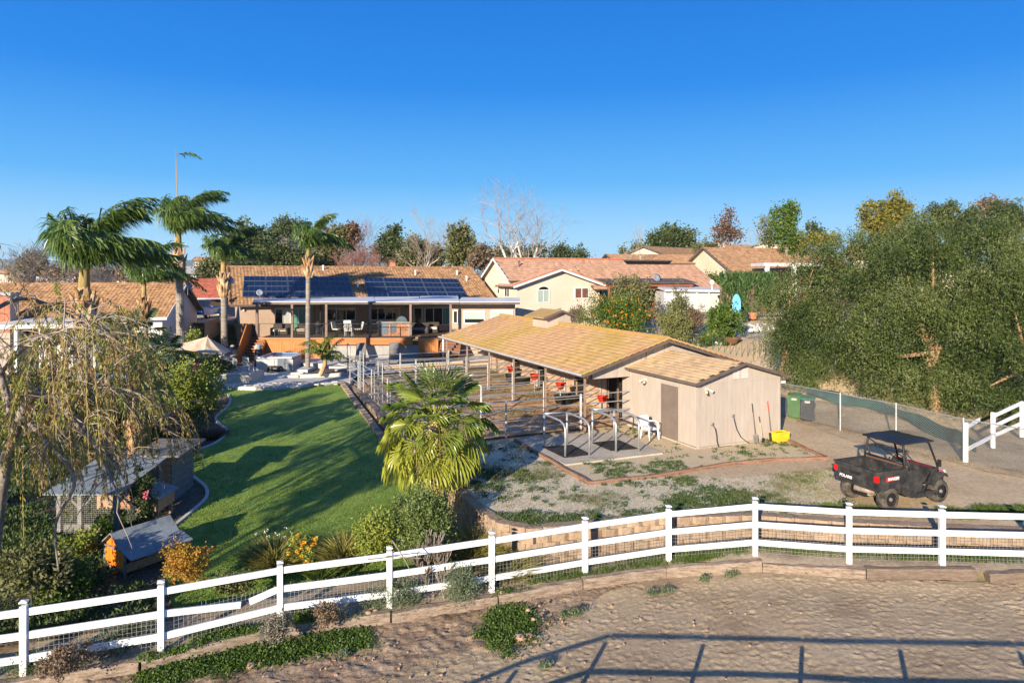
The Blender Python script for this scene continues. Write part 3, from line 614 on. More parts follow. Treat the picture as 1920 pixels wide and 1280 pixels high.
for i in range(n):
    s0 = i * bw + .01
    if s0 + bw > DS0 - .04 and s0 < DS1 + .04:
        board(SB(0, s0), bw - .012, 2.16, ZE - .03, -V, sh, U); continue
    board(SB(0, s0), bw - .012, .1, ZE - .03, -V, sh, U)
dr = MB().obox(SB(-.005, DS0 + .03, .06), U * (DS1 - DS0 - .06), -V * .03, Vector((0, 0, 2.03))).build("door", m_door, sh)
fr = MB()
for (s0, s1, z0, z1) in [(DS0 - .04, DS0 + .03, 0.02, 2.16), (DS1 - .03, DS1 + .04, .02, 2.16), (DS0 + .03, DS1 - .03, 2.09, 2.16)]: fr.obox(SB(-.0, s0, z0), U * (s1 - s0), -V * .045, Vector((0, 0, z1 - z0)))
fr.build("door_frame", m_door, sh)
for (s0, z0, w_, h_) in [(.1, 1.62, .3, .26), (.5, 1.62, .3, .26), (.1, .95, .3, .56), (.5, .95, .3, .56), (.1, .18, .3, .62), (.5, .18, .3, .62)]:
    mb = MB(); 
    mb.obox(SB(-.036, DS0 + .03 + s0, .06 + z0), U * w_, -V * .008, Vector((0, 0, h_))); mb.obox(SB(-.045, DS0 + .03 + s0 + .05, .06 + z0 + .05), U * (w_ - .1), -V * .006, Vector((0, 0, h_ - .1))); mb.build("panel", m_door, dr)
m_chrome = flat("brushed_metal", (.5, .5, .5), .3, metal=.9)
MB().tube([SB(-.035, DS0 + .12, 1.02), SB(-.09, DS0 + .12, 1.02)], .028, 8).build("handle", m_chrome, dr)
MB().obox(SB(-.0, -.02, -.06), U * LS, -V * .1, Vector((0, 0, .13))).build("foundation", m_conc2, sh)
MB().obox(SB(-.02, -.0, -.06), V * (WS + .04), -U * .03, Vector((0, 0, .11))).build("foundation", m_conc2, sh)
vt = MB(); c0 = SB(WS / 2 - .47, -.02, 2.5)
vb = MB().obox(c0, V * .94, -U * .02, Vector((0, 0, .46))).build("gable_vent", m_white, sh); vb.data.materials[0] = m_siding
for k in range(2):
    for j in range(6): MB().obox(c0 - U * .021 + V * (.1 + k * .42) + Vector((0, 0, .05 + j * .062)), V * .30, Vector((0, 0, .042)), -U * .02).build("slat", mat("vent_slat", [(.60, .52, .48), (.66, .58, .54)], scale=3), vb)
ov = .28; rp = Vector((0, 0, RS)) + V * (WS / 2)
sl = RS / (WS / 2)
e0 = SB(-ov, -.32, ZE - ov * sl + .06)
roof_tiles(e0, U * (LS + .3), V * (WS / 2 + ov) + Vector((0, 0, (WS / 2 + ov) * sl)), .33, .24, m_shed, sh, barrel=False, lift=.010, th=.05, seed=2)
e1 = SB(WS + ov, -.32, ZE - ov * sl + .06)
roof_tiles(e1, U * (LS + .3), -V * (WS / 2 + ov) + Vector((0, 0, (WS / 2 + ov) * sl)), .33, .24, m_shed, sh, barrel=False, lift=.010, th=.05, seed=3)
for a, b in ((e0, SB(WS / 2, -.32, ZE + RS + .06)), (e1, SB(WS / 2, -.32, ZE + RS + .06))): MB().bar(a - U * .015 - Vector((0, 0, .05)), b - U * .015 - Vector((0, 0, .04)), .03, .11).build("fascia", m_trim, sh)
MB().bar(e0 - V * .016 - Vector((0, 0, .05)), e0 - V * .016 + U * (LS + .3) - Vector((0, 0, .04)), .03, .11).build("fascia", m_trim, sh)
MB().obox(SB(WS + .02, .2, 2.15), V * .5, U * 3.5, Vector((0, 0, .09))).build("side_lean_to", m_white, sh)
MB().obox(SB(WS + .1, .9, -.1), V * .05, U * 2.6, Vector((0, 0, 2.2))).build("dark_side_fence", flat("dark_fence", (.03, .025, .02)), sh)
# ---- the barn
bn = thing("horse_barn", "long open-sided horse barn with a moss-stained shingle roof", "barn", BA + Vector((0, 0, ZU)))
BB = lambda q, s, z=0: B(q, s, z)
QA, HW, ZR, ZB_, SF0, SF1 = 1.68, 4.34, 4.45, 3.16, -.45, 18.35
slb = (ZR - ZB_) / HW
roof_tiles(BB(QA - HW, SF0, ZB_), U * (SF1 - SF0), V * HW + Vector((0, 0, ZR - ZB_)), .34, .30, m_moss, bn, barrel=False, lift=.006, th=.05, seed=5)
roof_tiles(BB(QA + HW, SF0, ZB_), U * (SF1 - SF0), -V * HW + Vector((0, 0, ZR - ZB_)), .34, .30, m_moss, bn, barrel=False, lift=.006, th=.05, seed=6)
m_ridge = mat("ridge_tile", [(.38, .20, .10), (.46, .27, .14), (.40, .30, .06)], scale=.7)
for sgn in (-1, 1):
    n = 14
    for k in range(n):                       # rake tiles on the near gable
        a = BB(QA + sgn * HW * (1 - k / n), SF0 + .02, ZB_ + (ZR - ZB_) * k / n + .045); b = BB(QA + sgn * HW * (1 - (k + .97) / n), SF0 + .02, ZB_ + (ZR - ZB_) * (k + .97) / n + .075)
        MB().bar(a, b, .16, .07).build("rake_tile", m_ridge, bn)
for k in range(44): a = BB(QA, SF0 + k * .425, ZR + .05); MB().tube([a, a + U * .43], [.10, .085], 6).build("ridge_tile", mat("mossy_ridge_tile", [(.36, .25, .05), (.42, .24, .11)], scale=.8), bn)
ap = BB(QA, SF0 - .0, ZR - .02)
for sgn in (-1, 1): MB().bar(BB(QA + sgn * HW, SF0 - .02, ZB_ - .06), ap - Vector((0, 0, .05)) - U * .02, .04, .12).build("fascia", m_trim, bn)
MB().bar(BB(QA - HW - .02, SF0, ZB_ - .04), BB(QA - HW - .02, SF1, ZB_ - .04), .04, .13).build("fascia", m_trim, bn)
MB().bar(BB(QA - HW - .07, SF0, ZB_ - .0), BB(QA - HW - .07, SF1, ZB_ - .0), .08, .07).build("gutter", mat("grey_gutter", [(.35, .35, .36), (.45, .45, .45)], scale=5), bn)
# gable wall of wide panels
zt = lambda q: ZR - .09 - abs(q - QA) * slb; gz0 = 2.88
qs = np.arange(QA - HW + .75, QA + HW - .2, .62)
for a, b in zip(qs[:-1], qs[1:]):
    if zt(a) < gz0 + .05 and zt(b) < gz0 + .05: continue
    pts = [BB(a, 0, gz0), BB(b - .02, 0, gz0), BB(b - .02, 0, max(gz0 + .01, zt(b))), BB(a, 0, max(gz0 + .01, zt(a)))]
    if a < QA < b: pts.insert(3, BB(QA, 0, zt(QA)))
    MB().prism(pts, U * .05).build("gable_panel", m_siding, bn)
MB().obox(BB(QA - HW + .7, .06, gz0), V * (2 * HW - 1.2), U * .02, Vector((0, 0, .3))).build("gable_backing", m_trim, bn)
hat = MB().obox(BB(.95, -.03, 3.32), V * .5, U * .025, Vector((0, 0, .5))).build("hatch", m_siding, bn)
MB().tube([BB(1.2, -.045, 3.6), BB(1.2, -.03, 3.6)], .05, 10).build("vent_hole", m_dark, hat)
m_peach = mat("peach_board", [(.38, .25, .165), (.46, .31, .21), (.42, .29, .20)], scale=.8, rough=.8, bump=.3, bscale=16, stretch=(1, 1, .4), fine=(5, .1))
# stall wall: panels with dark doorways
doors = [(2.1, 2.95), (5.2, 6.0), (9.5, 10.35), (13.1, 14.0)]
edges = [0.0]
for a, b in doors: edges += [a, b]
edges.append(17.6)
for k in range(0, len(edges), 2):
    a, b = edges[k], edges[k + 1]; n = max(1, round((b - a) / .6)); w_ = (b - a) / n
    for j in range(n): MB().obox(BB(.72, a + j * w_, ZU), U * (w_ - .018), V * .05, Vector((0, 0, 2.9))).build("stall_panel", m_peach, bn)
MB().obox(BB(.79, 0, ZU), U * 17.6, V * .05, Vector((0, 0, 3.3))).build("stall_shade", m_dark, bn)  # dark sheet behind the doorways, painted as the shade of the stalls
for a, b in doors:
    MB().obox(BB(.69, a - .0, ZU + 2.15), U * (b - a), V * .05, Vector((0, 0, .75))).build("door_header", m_peach, bn)
    for s in (a - .06, b): MB().obox(BB(.66, s, ZU), U * .06, V * .05, Vector((0, 0, 2.15))).build("door_jamb", m_post, bn)
wallpoly([BB(QA + HW - .6, 0.1, .5), BB(QA + HW - .6, 17.6, .5), BB(QA + HW - .6, 17.6, 3.2), BB(QA + HW - .6, 0.1, 3.2)], V, .1, m_siding, bn)
wallpoly([BB(.8, 17.6, .5), BB(QA + HW - .6, 17.6, .5), BB(QA + HW - .6, 17.6, 3.1), BB(.8, 17.6, 3.1)], U, .1, m_siding, bn)
# tack-room recess at the near gable
MB().obox(BB(.02, .9, ZU), V * .72, U * .06, Vector((0, 0, 2.2))).build("recess_shade", m_dark, bn)  # dark sheet painted as the shade of the open recess
MB().obox(BB(.02, .15, ZU), V * .07, U * .05, Vector((0, 0, 2.13))).build("door_jamb", m_post, bn)
for s in (-.2, 3.4, 7.0, 10.3, 13.8, 17.6):
    MB().bar(BB(-2.4, s, ZU - .1), BB(-2.4, s, 3.12), .10, .10, (0, 1, 0)).build("post", m_post, bn)
MB().bar(BB(-2.4, -.4, 3.08), BB(-2.4, 18.2, 3.08), .1, .14).build("beam", m_post, bn)
for s in np.arange(0, 18, 1.2): MB().bar(BB(QA - HW + .1, s, ZB_ - .03), BB(.72, s, ZB_ - .06 + (.72 - QA + HW - .1) * slb), .05, .12).build("rafter", m_trim, bn)
cu = BB(QA, 10.6, 0); cup = [(-.75, .75), (.75, .75)]
MB().obox(BB(QA - .75, 9.7, 4.0), V * 1.5, U * 1.9, Vector((0, 0, .92))).build("cupola", m_white, bn).data.materials[0] = m_siding
cpl = KIDS[bn.name][-1]
for sgn in (-1, 1):
    a = BB(QA + sgn * 1.15, 9.35, 4.78); MB().obox(a, U * 2.6, V * (-sgn * 1.15) + Vector((0, 0, .42)), Vector((0, 0, .05))).build("cupola_roof", m_moss, cpl)
    MB().bar(a - U * .02, BB(QA, 9.33, 5.2), .03, .12).build("cupola_fascia", m_trim, cpl)
MB().prism([BB(QA - .74, 9.69, 4.9), BB(QA + .74, 9.69, 4.9), BB(QA, 9.69, 5.18)], U * 1.9).build("cupola_gable", m_siding, cpl)
# ---- the pipe corral
cor = thing("pipe_corral", "galvanised pipe-rail corral panels around the horse pens", "corral", BB(-8.9, 0, ZU))
def panel(a, b, h=1.45, nr=4, r=.024, z0=.32, mid=True, lean=0):
    a, b = Vector(a), Vector(b)
    for k in range(nr): z = Vector((0, 0, z0 + (h - z0) * k / (nr - 1))); MB().tube([a + z, b + z], r, 6).build("rail", m_galv, cor)
    for p in (a, b): MB().tube([p, p + Vector((0, 0, h + .06))], r * 1.15, 6).build("post", m_galv, cor)
P_ = lambda q, s: BB(q, s, ZU + .04)
q0 = -8.9
for a, b in ((q0, -5.9), (-5.88, -2.5), (-2.45, .15)): panel(P_(a, 0), P_(b, 0.0))
ls = [0, 3.6, 7.2, 10.6, 14.0, 17.3]
for a, b in zip(ls[:-1], ls[1:]): panel(P_(q0, a + .03), P_(q0, b - .03), 1.5)
for s in (3.5, 7.05, 10.4, 13.85, 17.35):
    panel(P_(q0 + .1, s), P_(-5.6, s), 1.45); panel(P_(-5.55, s), P_(-2.45, s), 1.45); panel(P_(-2.35, s), P_(.62, s), 1.5, 5)
for s, hh in ((8.2, 2.15), (12.6, 2.2), (16.4, 2.25)):      # tall gate bows
    for ds in (0, .9):
        MB().tube([P_(q0, s + ds), P_(q0, s + ds) + Vector((0, 0, hh))], .03, 6).build("post", m_galv, cor)
    MB().tube([P_(q0, s) + Vector((0, 0, hh)), P_(q0, s + .9) + Vector((0, 0, hh))], .03, 6).build("rail", m_galv, cor)
mb = MB(); a, b = P_(-1.0, .05), P_(.12, .05)
for k in range(14): x = a.lerp(b, k / 13); mb.bar(x, x + Vector((0, 0, .75)), .006, .006, (0, 1, 0))
for k in range(10): mb.bar(a + Vector((0, 0, .08 * k)), b + Vector((0, 0, .08 * k)), .006, .006)
mb.build("wire_mesh", m_wire, cor, "stuff")
# red feed buckets and black rubber tubs
m_red = mat("red_plastic", [(.55, .03, .015), (.65, .045, .02)], scale=5, rough=.4); m_rub = mat("black_rubber", [(.015, .015, .014), (.04, .037, .033)], scale=3, rough=.8)
for i, (px, py, d, lb) in enumerate([(958, 692, 40.6, "red corner feeder in the farthest stall of the barn"), (1002, 706, 37.2, "red corner feeder second farthest along the stall wall"), (1051, 723, 34.0, "red corner feeder hung beside the middle stall doorway"), (1130, 748, 31.2, "red corner feeder nearest the shed, on the end pen rail")]):
    c = D(px, py, d); t = thing("feed_bucket", lb, "feed bucket", c, .4 * i, "red feeders in the horse pens")
    pr_ = [(.12, -.16), (.2, -.05), (.23, .12), (.27, .12), (.27, .15), (.21, .15), (.18, -.04), (.02, -.12)]
    MB().lathe(c, pr_, 14).build("tub", m_red, t, smooth=True)
    MB().tube([c + Vector((-.2, .1, .14)), c + Vector((-.18, .2, .3)), c + Vector((0.05, .2, .2))], .012, 5).build("handle", m_red, t)
    MB().tube([c + Vector((0, .14, .1)), Vector((c.x, c.y + .14, ZU))], .025, 6).build("bracket_post", m_galv, t)
for (px, py, r_, lb) in [(1058, 757, .52, "black rubber water tub by the near stall doorway"), (978, 722, .42, "black rubber tub in the far pen"), (960, 716, .4, "low black tub behind the far pen rail")]:
    c = G(px, py, ZU); t = thing("rubber_tub", lb, "tub", c, 0, "black tubs in the pens")
    MB().lathe(c + Vector((0, 0, .05)), [(r_ * .85, 0), (r_, .38), (r_ * 1.06, .38), (r_ * 1.06, .44), (r_ * .95, .44), (r_ * .8, .08)], 18).build("tub", m_rub, t, smooth=True)
    MB().cyl(c + Vector((0, 0, .3)), r_ * .9, .02, 18).build("water", m_darkglass, t)
# ---- washing pad with hitching hoops and rubber mats
pad = [G(968, 828, .75), G(1050, 869, .75), G(1060, 874, .75), G(1243, 852, .75), G(1160, 812, .75), G(1075, 818, .75)]
MB().prism([Vector((p.x, p.y, .70)) for p in pad], (0, 0, .12)).build("wash_pad", m_conc2, None, "structure")
for q4, lb in (([(1017, 838), (1058, 858), (1108, 852), (1072, 834)], "black rubber mat on the wash pad under the left hoop rack"), ([(1110, 830), (1146, 845), (1196, 841), (1160, 825)], "grey rubber mat on the wash pad under the right hoop rack")):
    pp = [G(x, y, .83) for x, y in q4]; solo(MB().prism(pp, (0, 0, .02)), "rubber_mat", m_rub, lb, "mat", "rubber mats on the washing pad")
def hoop(a, b, back, h, lb):
    t = thing("hoop_rack", lb, "hitching rack", a, 0, "hoop racks on the washing pad")
    for p, nm in ((a, 0), (b, 1)):
        pts = [p, p + Vector((0, 0, h * .82)), p + (back * .06) + Vector((0, 0, h * .93)), p + back * .2 + Vector((0, 0, h)), p + back * .75 + Vector((0, 0, h * 1.0)), p + back + Vector((0, 0, h * .97))]
        MB().tube(pts, .04, 8).build("side_rail", m_galv, t, smooth=True)
    MB().tube([a + back + Vector((0, 0, h * .97)), b + back + Vector((0, 0, h * .97))], .04, 8).build("cross_rail", m_galv, t, smooth=True)
    MB().tube([a + back * .9, a + back * .9 + Vector((0, 0, h * .98))], .04, 8).build("post", m_galv, t, smooth=True)
    MB().tube([b + back * .9, b + back * .9 + Vector((0, 0, h * .98))], .04, 8).build("post", m_galv, t, smooth=True)
hoop(G(1060, 857, .82), G(1105, 853, .82), Vector((-.75, 1.75, 0)), 1.22, "bent pipe hoop rack on the left of the wash pad")
hoop(G(1155, 848, .82), G(1198, 846, .82), Vector((-.75, 1.75, 0)), 1.25, "bent pipe hoop rack nearest the plastic chair")
# ---- white plastic chair
c = G(1218, 822, .78); t = thing("plastic_chair", "white plastic garden chair against the shed wall", "chair", c, .35)
mw = mat("white_plastic", [(.70, .69, .68), (.78, .77, .76)], rough=.4)
Rz = Matrix.Translation(c) @ Matrix.Rotation(-2.55, 4, 'Z')
def ch(mb, nm): mb.xf(Rz); return mb.build(nm, mw, t, smooth=False)
for sx_ in (-1, 1):
    ch(MB().tube([(sx_ * .25, .26, 0), (sx_ * .22, .22, .42), (sx_ * .25, .22, .64)], [.03, .035, .03], 6), "leg"); ch(MB().tube([(sx_ * .24, -.28, 0), (sx_ * .2, -.22, .42), (sx_ * .2, -.28, .66)], [.03, .035, .03], 6), "leg")
    ch(MB().tube([(sx_ * .25, .24, .64), (sx_ * .27, .0, .67), (sx_ * .2, -.26, .64)], .03, 6), "armrest")
ch(MB().bbox((0, 0, .42), (.46, .46, .05), 0, .06), "seat")
bk = MB(); N = 8; V_ = []
for j, (z, w_, yy) in enumerate([(.48, .15, -.23), (.62, .21, -.27), (.78, .25, -.32), (.88, .18, -.34)]):
    for i in range(N): x = -w_ + 2 * w_ * i / (N - 1); V_.append((x, yy + .25 * x * x, z)); V_.append((x, yy + .25 * x * x - .025, z))
Fv = []
for j in range(3):
    for i in range(N - 1):
        a = (j * N + i) * 2; b = (j * N + i + 1) * 2; c_ = a + 2 * N; d_ = b + 2 * N; Fv += [(a, b, d_, c_), (a + 1, c_ + 1, d_ + 1, b + 1)]
for j in range(3): a = j * N * 2; c_ = a + 2 * N; Fv.append((a, c_, c_ + 1, a + 1)); a = (j * N + N - 1) * 2; c_ = a + 2 * N; Fv.append((a, a + 1, c_ + 1, c_))
for i in range(N - 1): a = (3 * N + i) * 2; Fv.append((a, a + 2, a + 3, a + 1))
ch(MB().add(V_, Fv), "backrest")
# ---- security lights, taps, hoses, tools, crate on the shed
m_bulb = flat("lamp_glass", (.55, .53, .42), .2)
for p, nr, lb in ((SB(-.02, 3.25, 2.15), -V, "small twin floodlight on the shed wall above the chair"), (SB(.42, -.03, 2.22), -U, "twin floodlight on the shed front near the corner")):
    t = thing("flood_light", lb, "light", p); MB().bar(p, p + nr * .05, .12, .12).build("base", m_white, t); sd = nr.cross(Vector((0, 0, 1)))
    for k in (-1, 1): a = p + nr * .08 + sd * .05 * k; MB().tube([a, a + (nr * .6 + sd * k * .6 + Vector((0, 0, -.45))) * .18], [.035, .06], 8).build("lamp_head", m_bulb, t)
    MB().tube([p + nr * .05 - Vector((0, 0, .08)), p + nr * .1 - Vector((0, 0, .22))], [.03, .045], 8).build("sensor", m_black, t)
m_hose = flat("hose_rubber", (.06, .055, .05), .6)
def hang(px, py, pts, lb):
    s = SB(px, -.06, 0); t = thing("garden_tap", lb, "tap", s + Vector((0, 0, py))); MB().tube([s + Vector((0, .0, py)), s - U * .1 + Vector((0, 0, py + .03))], .02, 6).build("spout", m_chrome, t)
    MB().tube([s - U * .08 + Vector((0, 0, py + .04)), s - U * .08 + Vector((0, 0, py + .1))], [.015, .035], 6).build("handle", m_chrome, t)
    MB().tube([s - U * .1 + V * x + Vector((0, 0, z)) for x, z in pts], .016, 5).build("hose", m_hose, t, smooth=True)
hang(.62, .86, [(0, .84), (.1, .75), (.16, .5), (.18, .25), (.26, .03), (.5, .02), (.9, .02)], "wall tap with a short black hose near the shed corner")
hang(1.62, 1.1, [(0, 1.08), (.05, .9), (.15, .6), (.35, .3), (.62, .1), (.8, .03)], "taller tap with a hose curving to the ground")
m_handle = mat("tool_handle", [(.12, .10, .08), (.2, .16, .12)], scale=6); m_steel = mat("rusty_steel", [(.20, .17, .155), (.33, .29, .26)], scale=6, rough=.6, metal=.3)
def tool(q, h, mh, lb, kind, ms=m_steel, tint=None):
    p = SB(q, -.28, 0); top = SB(q + .02, -.05, h); t = thing(kind, lb, "tool", p)
    MB().tube([p + (top - p) * .25, top], .016, 6).build("handle", mh, t)
    if tint: MB().tube([top + (p - top) * .22, top], .02, 6).build("grip", tint, t)
    if kind != "hand_rake":
        d = (top - p).normalized(); a = p + d * .3; w_ = .11
        MB().add([a - V * w_ + d * .05, a + V * w_ + d * .05, p + V * w_ * .9, p, p - V * w_ * .9] + [x - U * .02 for x in (a - V * w_ + d * .05, a + V * w_ + d * .05, p + V * w_ * .9, p, p - V * w_ * .9)], [(0, 1, 2, 3, 4), (9, 8, 7, 6, 5), (0, 5, 6, 1), (1, 6, 7, 2), (2, 7, 8, 3), (3, 8, 9, 4), (4, 9, 5, 0)]).build("blade", ms, t)
    else: MB().bbox(p + Vector((0, 0, .1)), (.08, .05, .2), 0, .01).build("head", ms, t)
tool(2.62, 1.52, m_handle, "long steel-shafted shovel leaning on the shed front", "shovel", tint=m_black)
tool(2.98, .98, mat("pale_wood", [(.45, .33, .2), (.55, .42, .27)], scale=5), "short pale-handled tool beside the shovel", "hand_rake", m_black, m_black)
tool(3.42, 1.55, m_handle, "dark shovel with a red grip leaning by the yellow crate", "shovel", m_black, m_red)
m_yel = mat("yellow_plastic", [(.72, .42, .02), (.80, .50, .03)], scale=4, rough=.4, fine=(5, .1)); c = SB(3.75, -.38, 0); t = thing("yellow_crate", "yellow plastic crate filled with soil at the shed's right corner", "crate", c)
rz = math.atan2(.41, .912)
for dx, dy, w_, d_ in ((0, -.17, .62, .03), (0, .17, .62, .03), (-.3, 0, .03, .32), (.3, 0, .03, .32)):
    MB().box(c + V * dx + U * dy + Vector((0, 0, .2)), (w_, d_, .38), rz).build("side", m_yel, t)
MB().box(c + Vector((0, 0, .3)), (.57, .31, .08), rz).build("soil", m_soil, t)
for k in (-.15, .15): MB().box(c + V * k - U * .19 + Vector((0, 0, .39)), (.28, .05, .05), rz).build("rim", m_yel, t)
# ---- wheelie bins
def bin_(c, rz, mb_, ml, lb):
    t = thing("wheelie_bin", lb, "bin", c, 0); M = Matrix.Translation(c) @ Matrix.Rotation(rz, 4, 'Z'); V_ = [(-.22, -.25, .06), (.22, -.25, .06), (.22, .22, .06), (-.22, .22, .06), (-.29, -.36, 1.0), (.29, -.36, 1.0), (.29, .32, 1.0), (-.29, .32, 1.0)]
    MB().add(V_, [(3, 2, 1, 0), (0, 1, 5, 4), (1, 2, 6, 5), (2, 3, 7, 6), (3, 0, 4, 7), (4, 5, 6, 7)]).xf(M).build("body", mb_, t)
    MB().add([(-.32, -.4, 1.0), (.32, -.4, 1.0), (.32, .36, 1.02), (-.32, .36, 1.02), (-.28, -.36, 1.06), (.28, -.36, 1.06), (.27, .28, 1.12), (-.27, .28, 1.12)], [(3, 2, 1, 0), (0, 1, 5, 4), (1, 2, 6, 5), (2, 3, 7, 6), (3, 0, 4, 7), (4, 5, 6, 7)]).xf(M).build("lid", ml, t)
    MB().tube([(-.24, .4, 1.0), (.24, .4, 1.0)], .022, 6).xf(M).build("handle", ml, t)
    for k in (-1, 1):
        w = MB().tube([(k * .25, .22, .13), (k * .31, .22, .13)], .13, 14).xf(M).build("wheel", m_rub, t); MB().tube([(k * .311, .22, .13), (k * .318, .22, .13)], .07, 10).xf(M).build("hub", m_steel, w)
    for z in (.7, .45): MB().add([(-.24, -.335 + (1 - z) * .1, z - .02), (.24, -.335 + (1 - z) * .1, z - .02), (.24, -.345 + (1 - z) * .1, z + .02), (-.24, -.345 + (1 - z) * .1, z + .02)], [(0, 1, 2, 3)]).xf(M).build("rib", mb_, t)
    MB().add([(-.1, -.352, .86), (.12, -.352, .86), (.12, -.362, .95), (-.1, -.362, .95)], [(0, 1, 2, 3)]).xf(M).build("sticker", m_white, t)
m_gr = mat("green_plastic", [(.03, .13, .015), (.045, .18, .025)], scale=3, rough=.5); m_gr2 = mat("teal_plastic", [(.01, .13, .08), (.015, .17, .10)], scale=3, rough=.5); m_nv = mat("navy_plastic", [(.012, .016, .028), (.022, .026, .04)], scale=3, rough=.5)
bin_(G(1490, 783, ZU), -.5, m_gr, m_gr, "bright green wheelie bin beside the shed"); bin_(G(1514, 789, ZU), -.45, m_nv, m_gr2, "dark wheelie bin with a teal green lid")
# ================================================================ MAIN HOUSE
def zat(py, d): return CZ - (py - HZ) * d / F_
hs_ = thing("tiled_house", "low beige house with a brown tiled roof, solar panels and a raised deck", "house", (-12, 55, 1))
HO = Vector((-21.9, 53, 0)); HL = 22.4; ZE_, ZRG, TR = 4.85, 7.87, 6.4
def H(a, b, z=0): return HO + V * a + U * b + Vector((0, 0, z))
roof_tiles(H(0, 0, ZE_), V * HL, U * TR + Vector((0, 0, ZRG - ZE_)), .27, .33, m_tile, hs_, label="sunny front slope of brown barrel tiles")
roof_tiles(H(0, 2 * TR, ZE_), V * HL, -U * TR + Vector((0, 0, ZRG - ZE_)), .27, .4, m_tile, hs_)
for k in range(56): a = H(k * .4, TR, ZRG + .04); MB().tube([a, a + V * .41], [.11, .09], 6).build("ridge_tile", m_tile, hs_)
for aa in (0, HL):
    for k in range(16): a = H(aa, TR * k / 16, ZE_ + (ZRG - ZE_) * k / 16 + .06); MB().tube([a, a + U * .41 + Vector((0, 0, .19))], [.11, .09], 6).build("rake_tile", m_tile, hs_)
MB().bar(H(0, -.02, ZE_ - .05), H(HL, -.02, ZE_ - .05), .06, .16).build("fascia", m_trim, hs_)
WO = Vector((-21.45, 53.9, 0))
def wl(px): k = (px - 960) / F_; L = (k * WO.y - WO.x) / (.912 - .41 * k); return WO + V * L
def wbox(p, q, z0, z1, m, nm="wall", th=.2): return MB().obox(Vector((p.x, p.y, z0)), q - p, U * th, Vector((0, 0, z1 - z0))).build(nm, m, hs_)
wbox(WO, WO + V * 21.5, .8, 5.0, m_stucco)
wallpoly([WO + U * .2 + Vector((0, 0, .8)), WO + U * 11.6 + Vector((0, 0, .8)), WO + U * 11.6 + Vector((0, 0, 4.9)), WO + U * 5.5 + Vector((0, 0, 7.5)), WO + U * .2 + Vector((0, 0, 5))], -V, .2, m_stucco, hs_)
e = WO + V * 21.5; wallpoly([e + U * .2 + Vector((0, 0, .8)), e + U * 11.6 + Vector((0, 0, .8)), e + U * 11.6 + Vector((0, 0, 4.9)), e + U * 5.5 + Vector((0, 0, 7.5)), e + U * .2 + Vector((0, 0, 5))], V, .2, m_stucco, hs_)
m_shr = mat("sheer_curtain_glass", [(.38, .38, .36), (.5, .5, .48)], scale=3, stretch=(6, 6, .3), rough=.2, spec=.6)
def hwin(x0, x1, y0, y1, panes, cols, nm="window", zb=None, sill=False, mf=None):
    a, b = wl(x0), wl(x1); d = (a.y + b.y) / 2; z1 = zat(y0, d); z0 = zb if zb is not None else zat(y1, d); c = (a + b) / 2 + Vector((0, 0, (z0 + z1) / 2))
    return window(hs_, c, V, -U, (b - a).length, z1 - z0, mf or m_white, panes, cols, 1, name=nm, sill=sill, fw=.08)
DZ = 2.72
hwin(515, 574, 577, 0, [m_darkglass, m_shr, m_grn, m_grn], 4, "sliding_door", DZ); hwin(612, 667, 577, 601, [m_darkglass], 3, sill=True)
hwin(694, 750, 577, 600, [m_darkglass], 4, sill=True); hwin(775, 792, 576, 0, [m_darkglass], 1, "glazed_door", DZ); hwin(796, 846, 576, 0, [m_darkglass, m_darkglass, m_grn], 3, "sliding_door", DZ)
for px in (455, 545, 600, 690, 760): 
    p = wl(px); MB().obox(p - U * .02 + Vector((0, 0, 4.35)), V * .12, -U * .12, Vector((0, 0, .16))).build("wall_lamp", m_white if px == 455 else m_trim, hs_)
# right wing with pale blinds
wa, wb = D(846, 0, 50.4), D(966, 0, 50.4); wa.z = wb.z = 0
MB().obox(Vector((wa.x, wa.y, 1.0)), wb - wa, Vector((.0, 7, 0)), Vector((0, 0, zat(571, 50) - 1.0))).build("wing_wall", m_stucco, hs_)
for x0, x1, y0, y1 in ((869, 910, 582, 607), (920, 962, 581, 606)):
    c = (D(x0, y0, 50.38) + D(x1, y1, 50.38)) / 2; w = window(hs_, c, (1, 0, 0), (0, -1, 0), (x1 - x0) * 50.38 / F_, (y1 - y0) * 50.38 / F_, m_white, m_blind, 1, 1, fw=.09)
    lo_ = c - Vector((0, 0, (y1 - y0) * 50.38 / F_ * .31)); ww = (x1 - x0) * 50.38 / F_ * .43
    MB().obox(lo_ + Vector((-ww, -.035, -.14)), (2 * ww, 0, 0), (0, -.012, 0), (0, 0, .3)).build("pane", m_darkglass, w)
c = (D(850, 583, 50.38) + D(858, 605, 50.38)) / 2; window(hs_, c, (1, 0, 0), (0, -1, 0), .36, .95, m_white, m_darkglass, 1, 1, fw=.06)
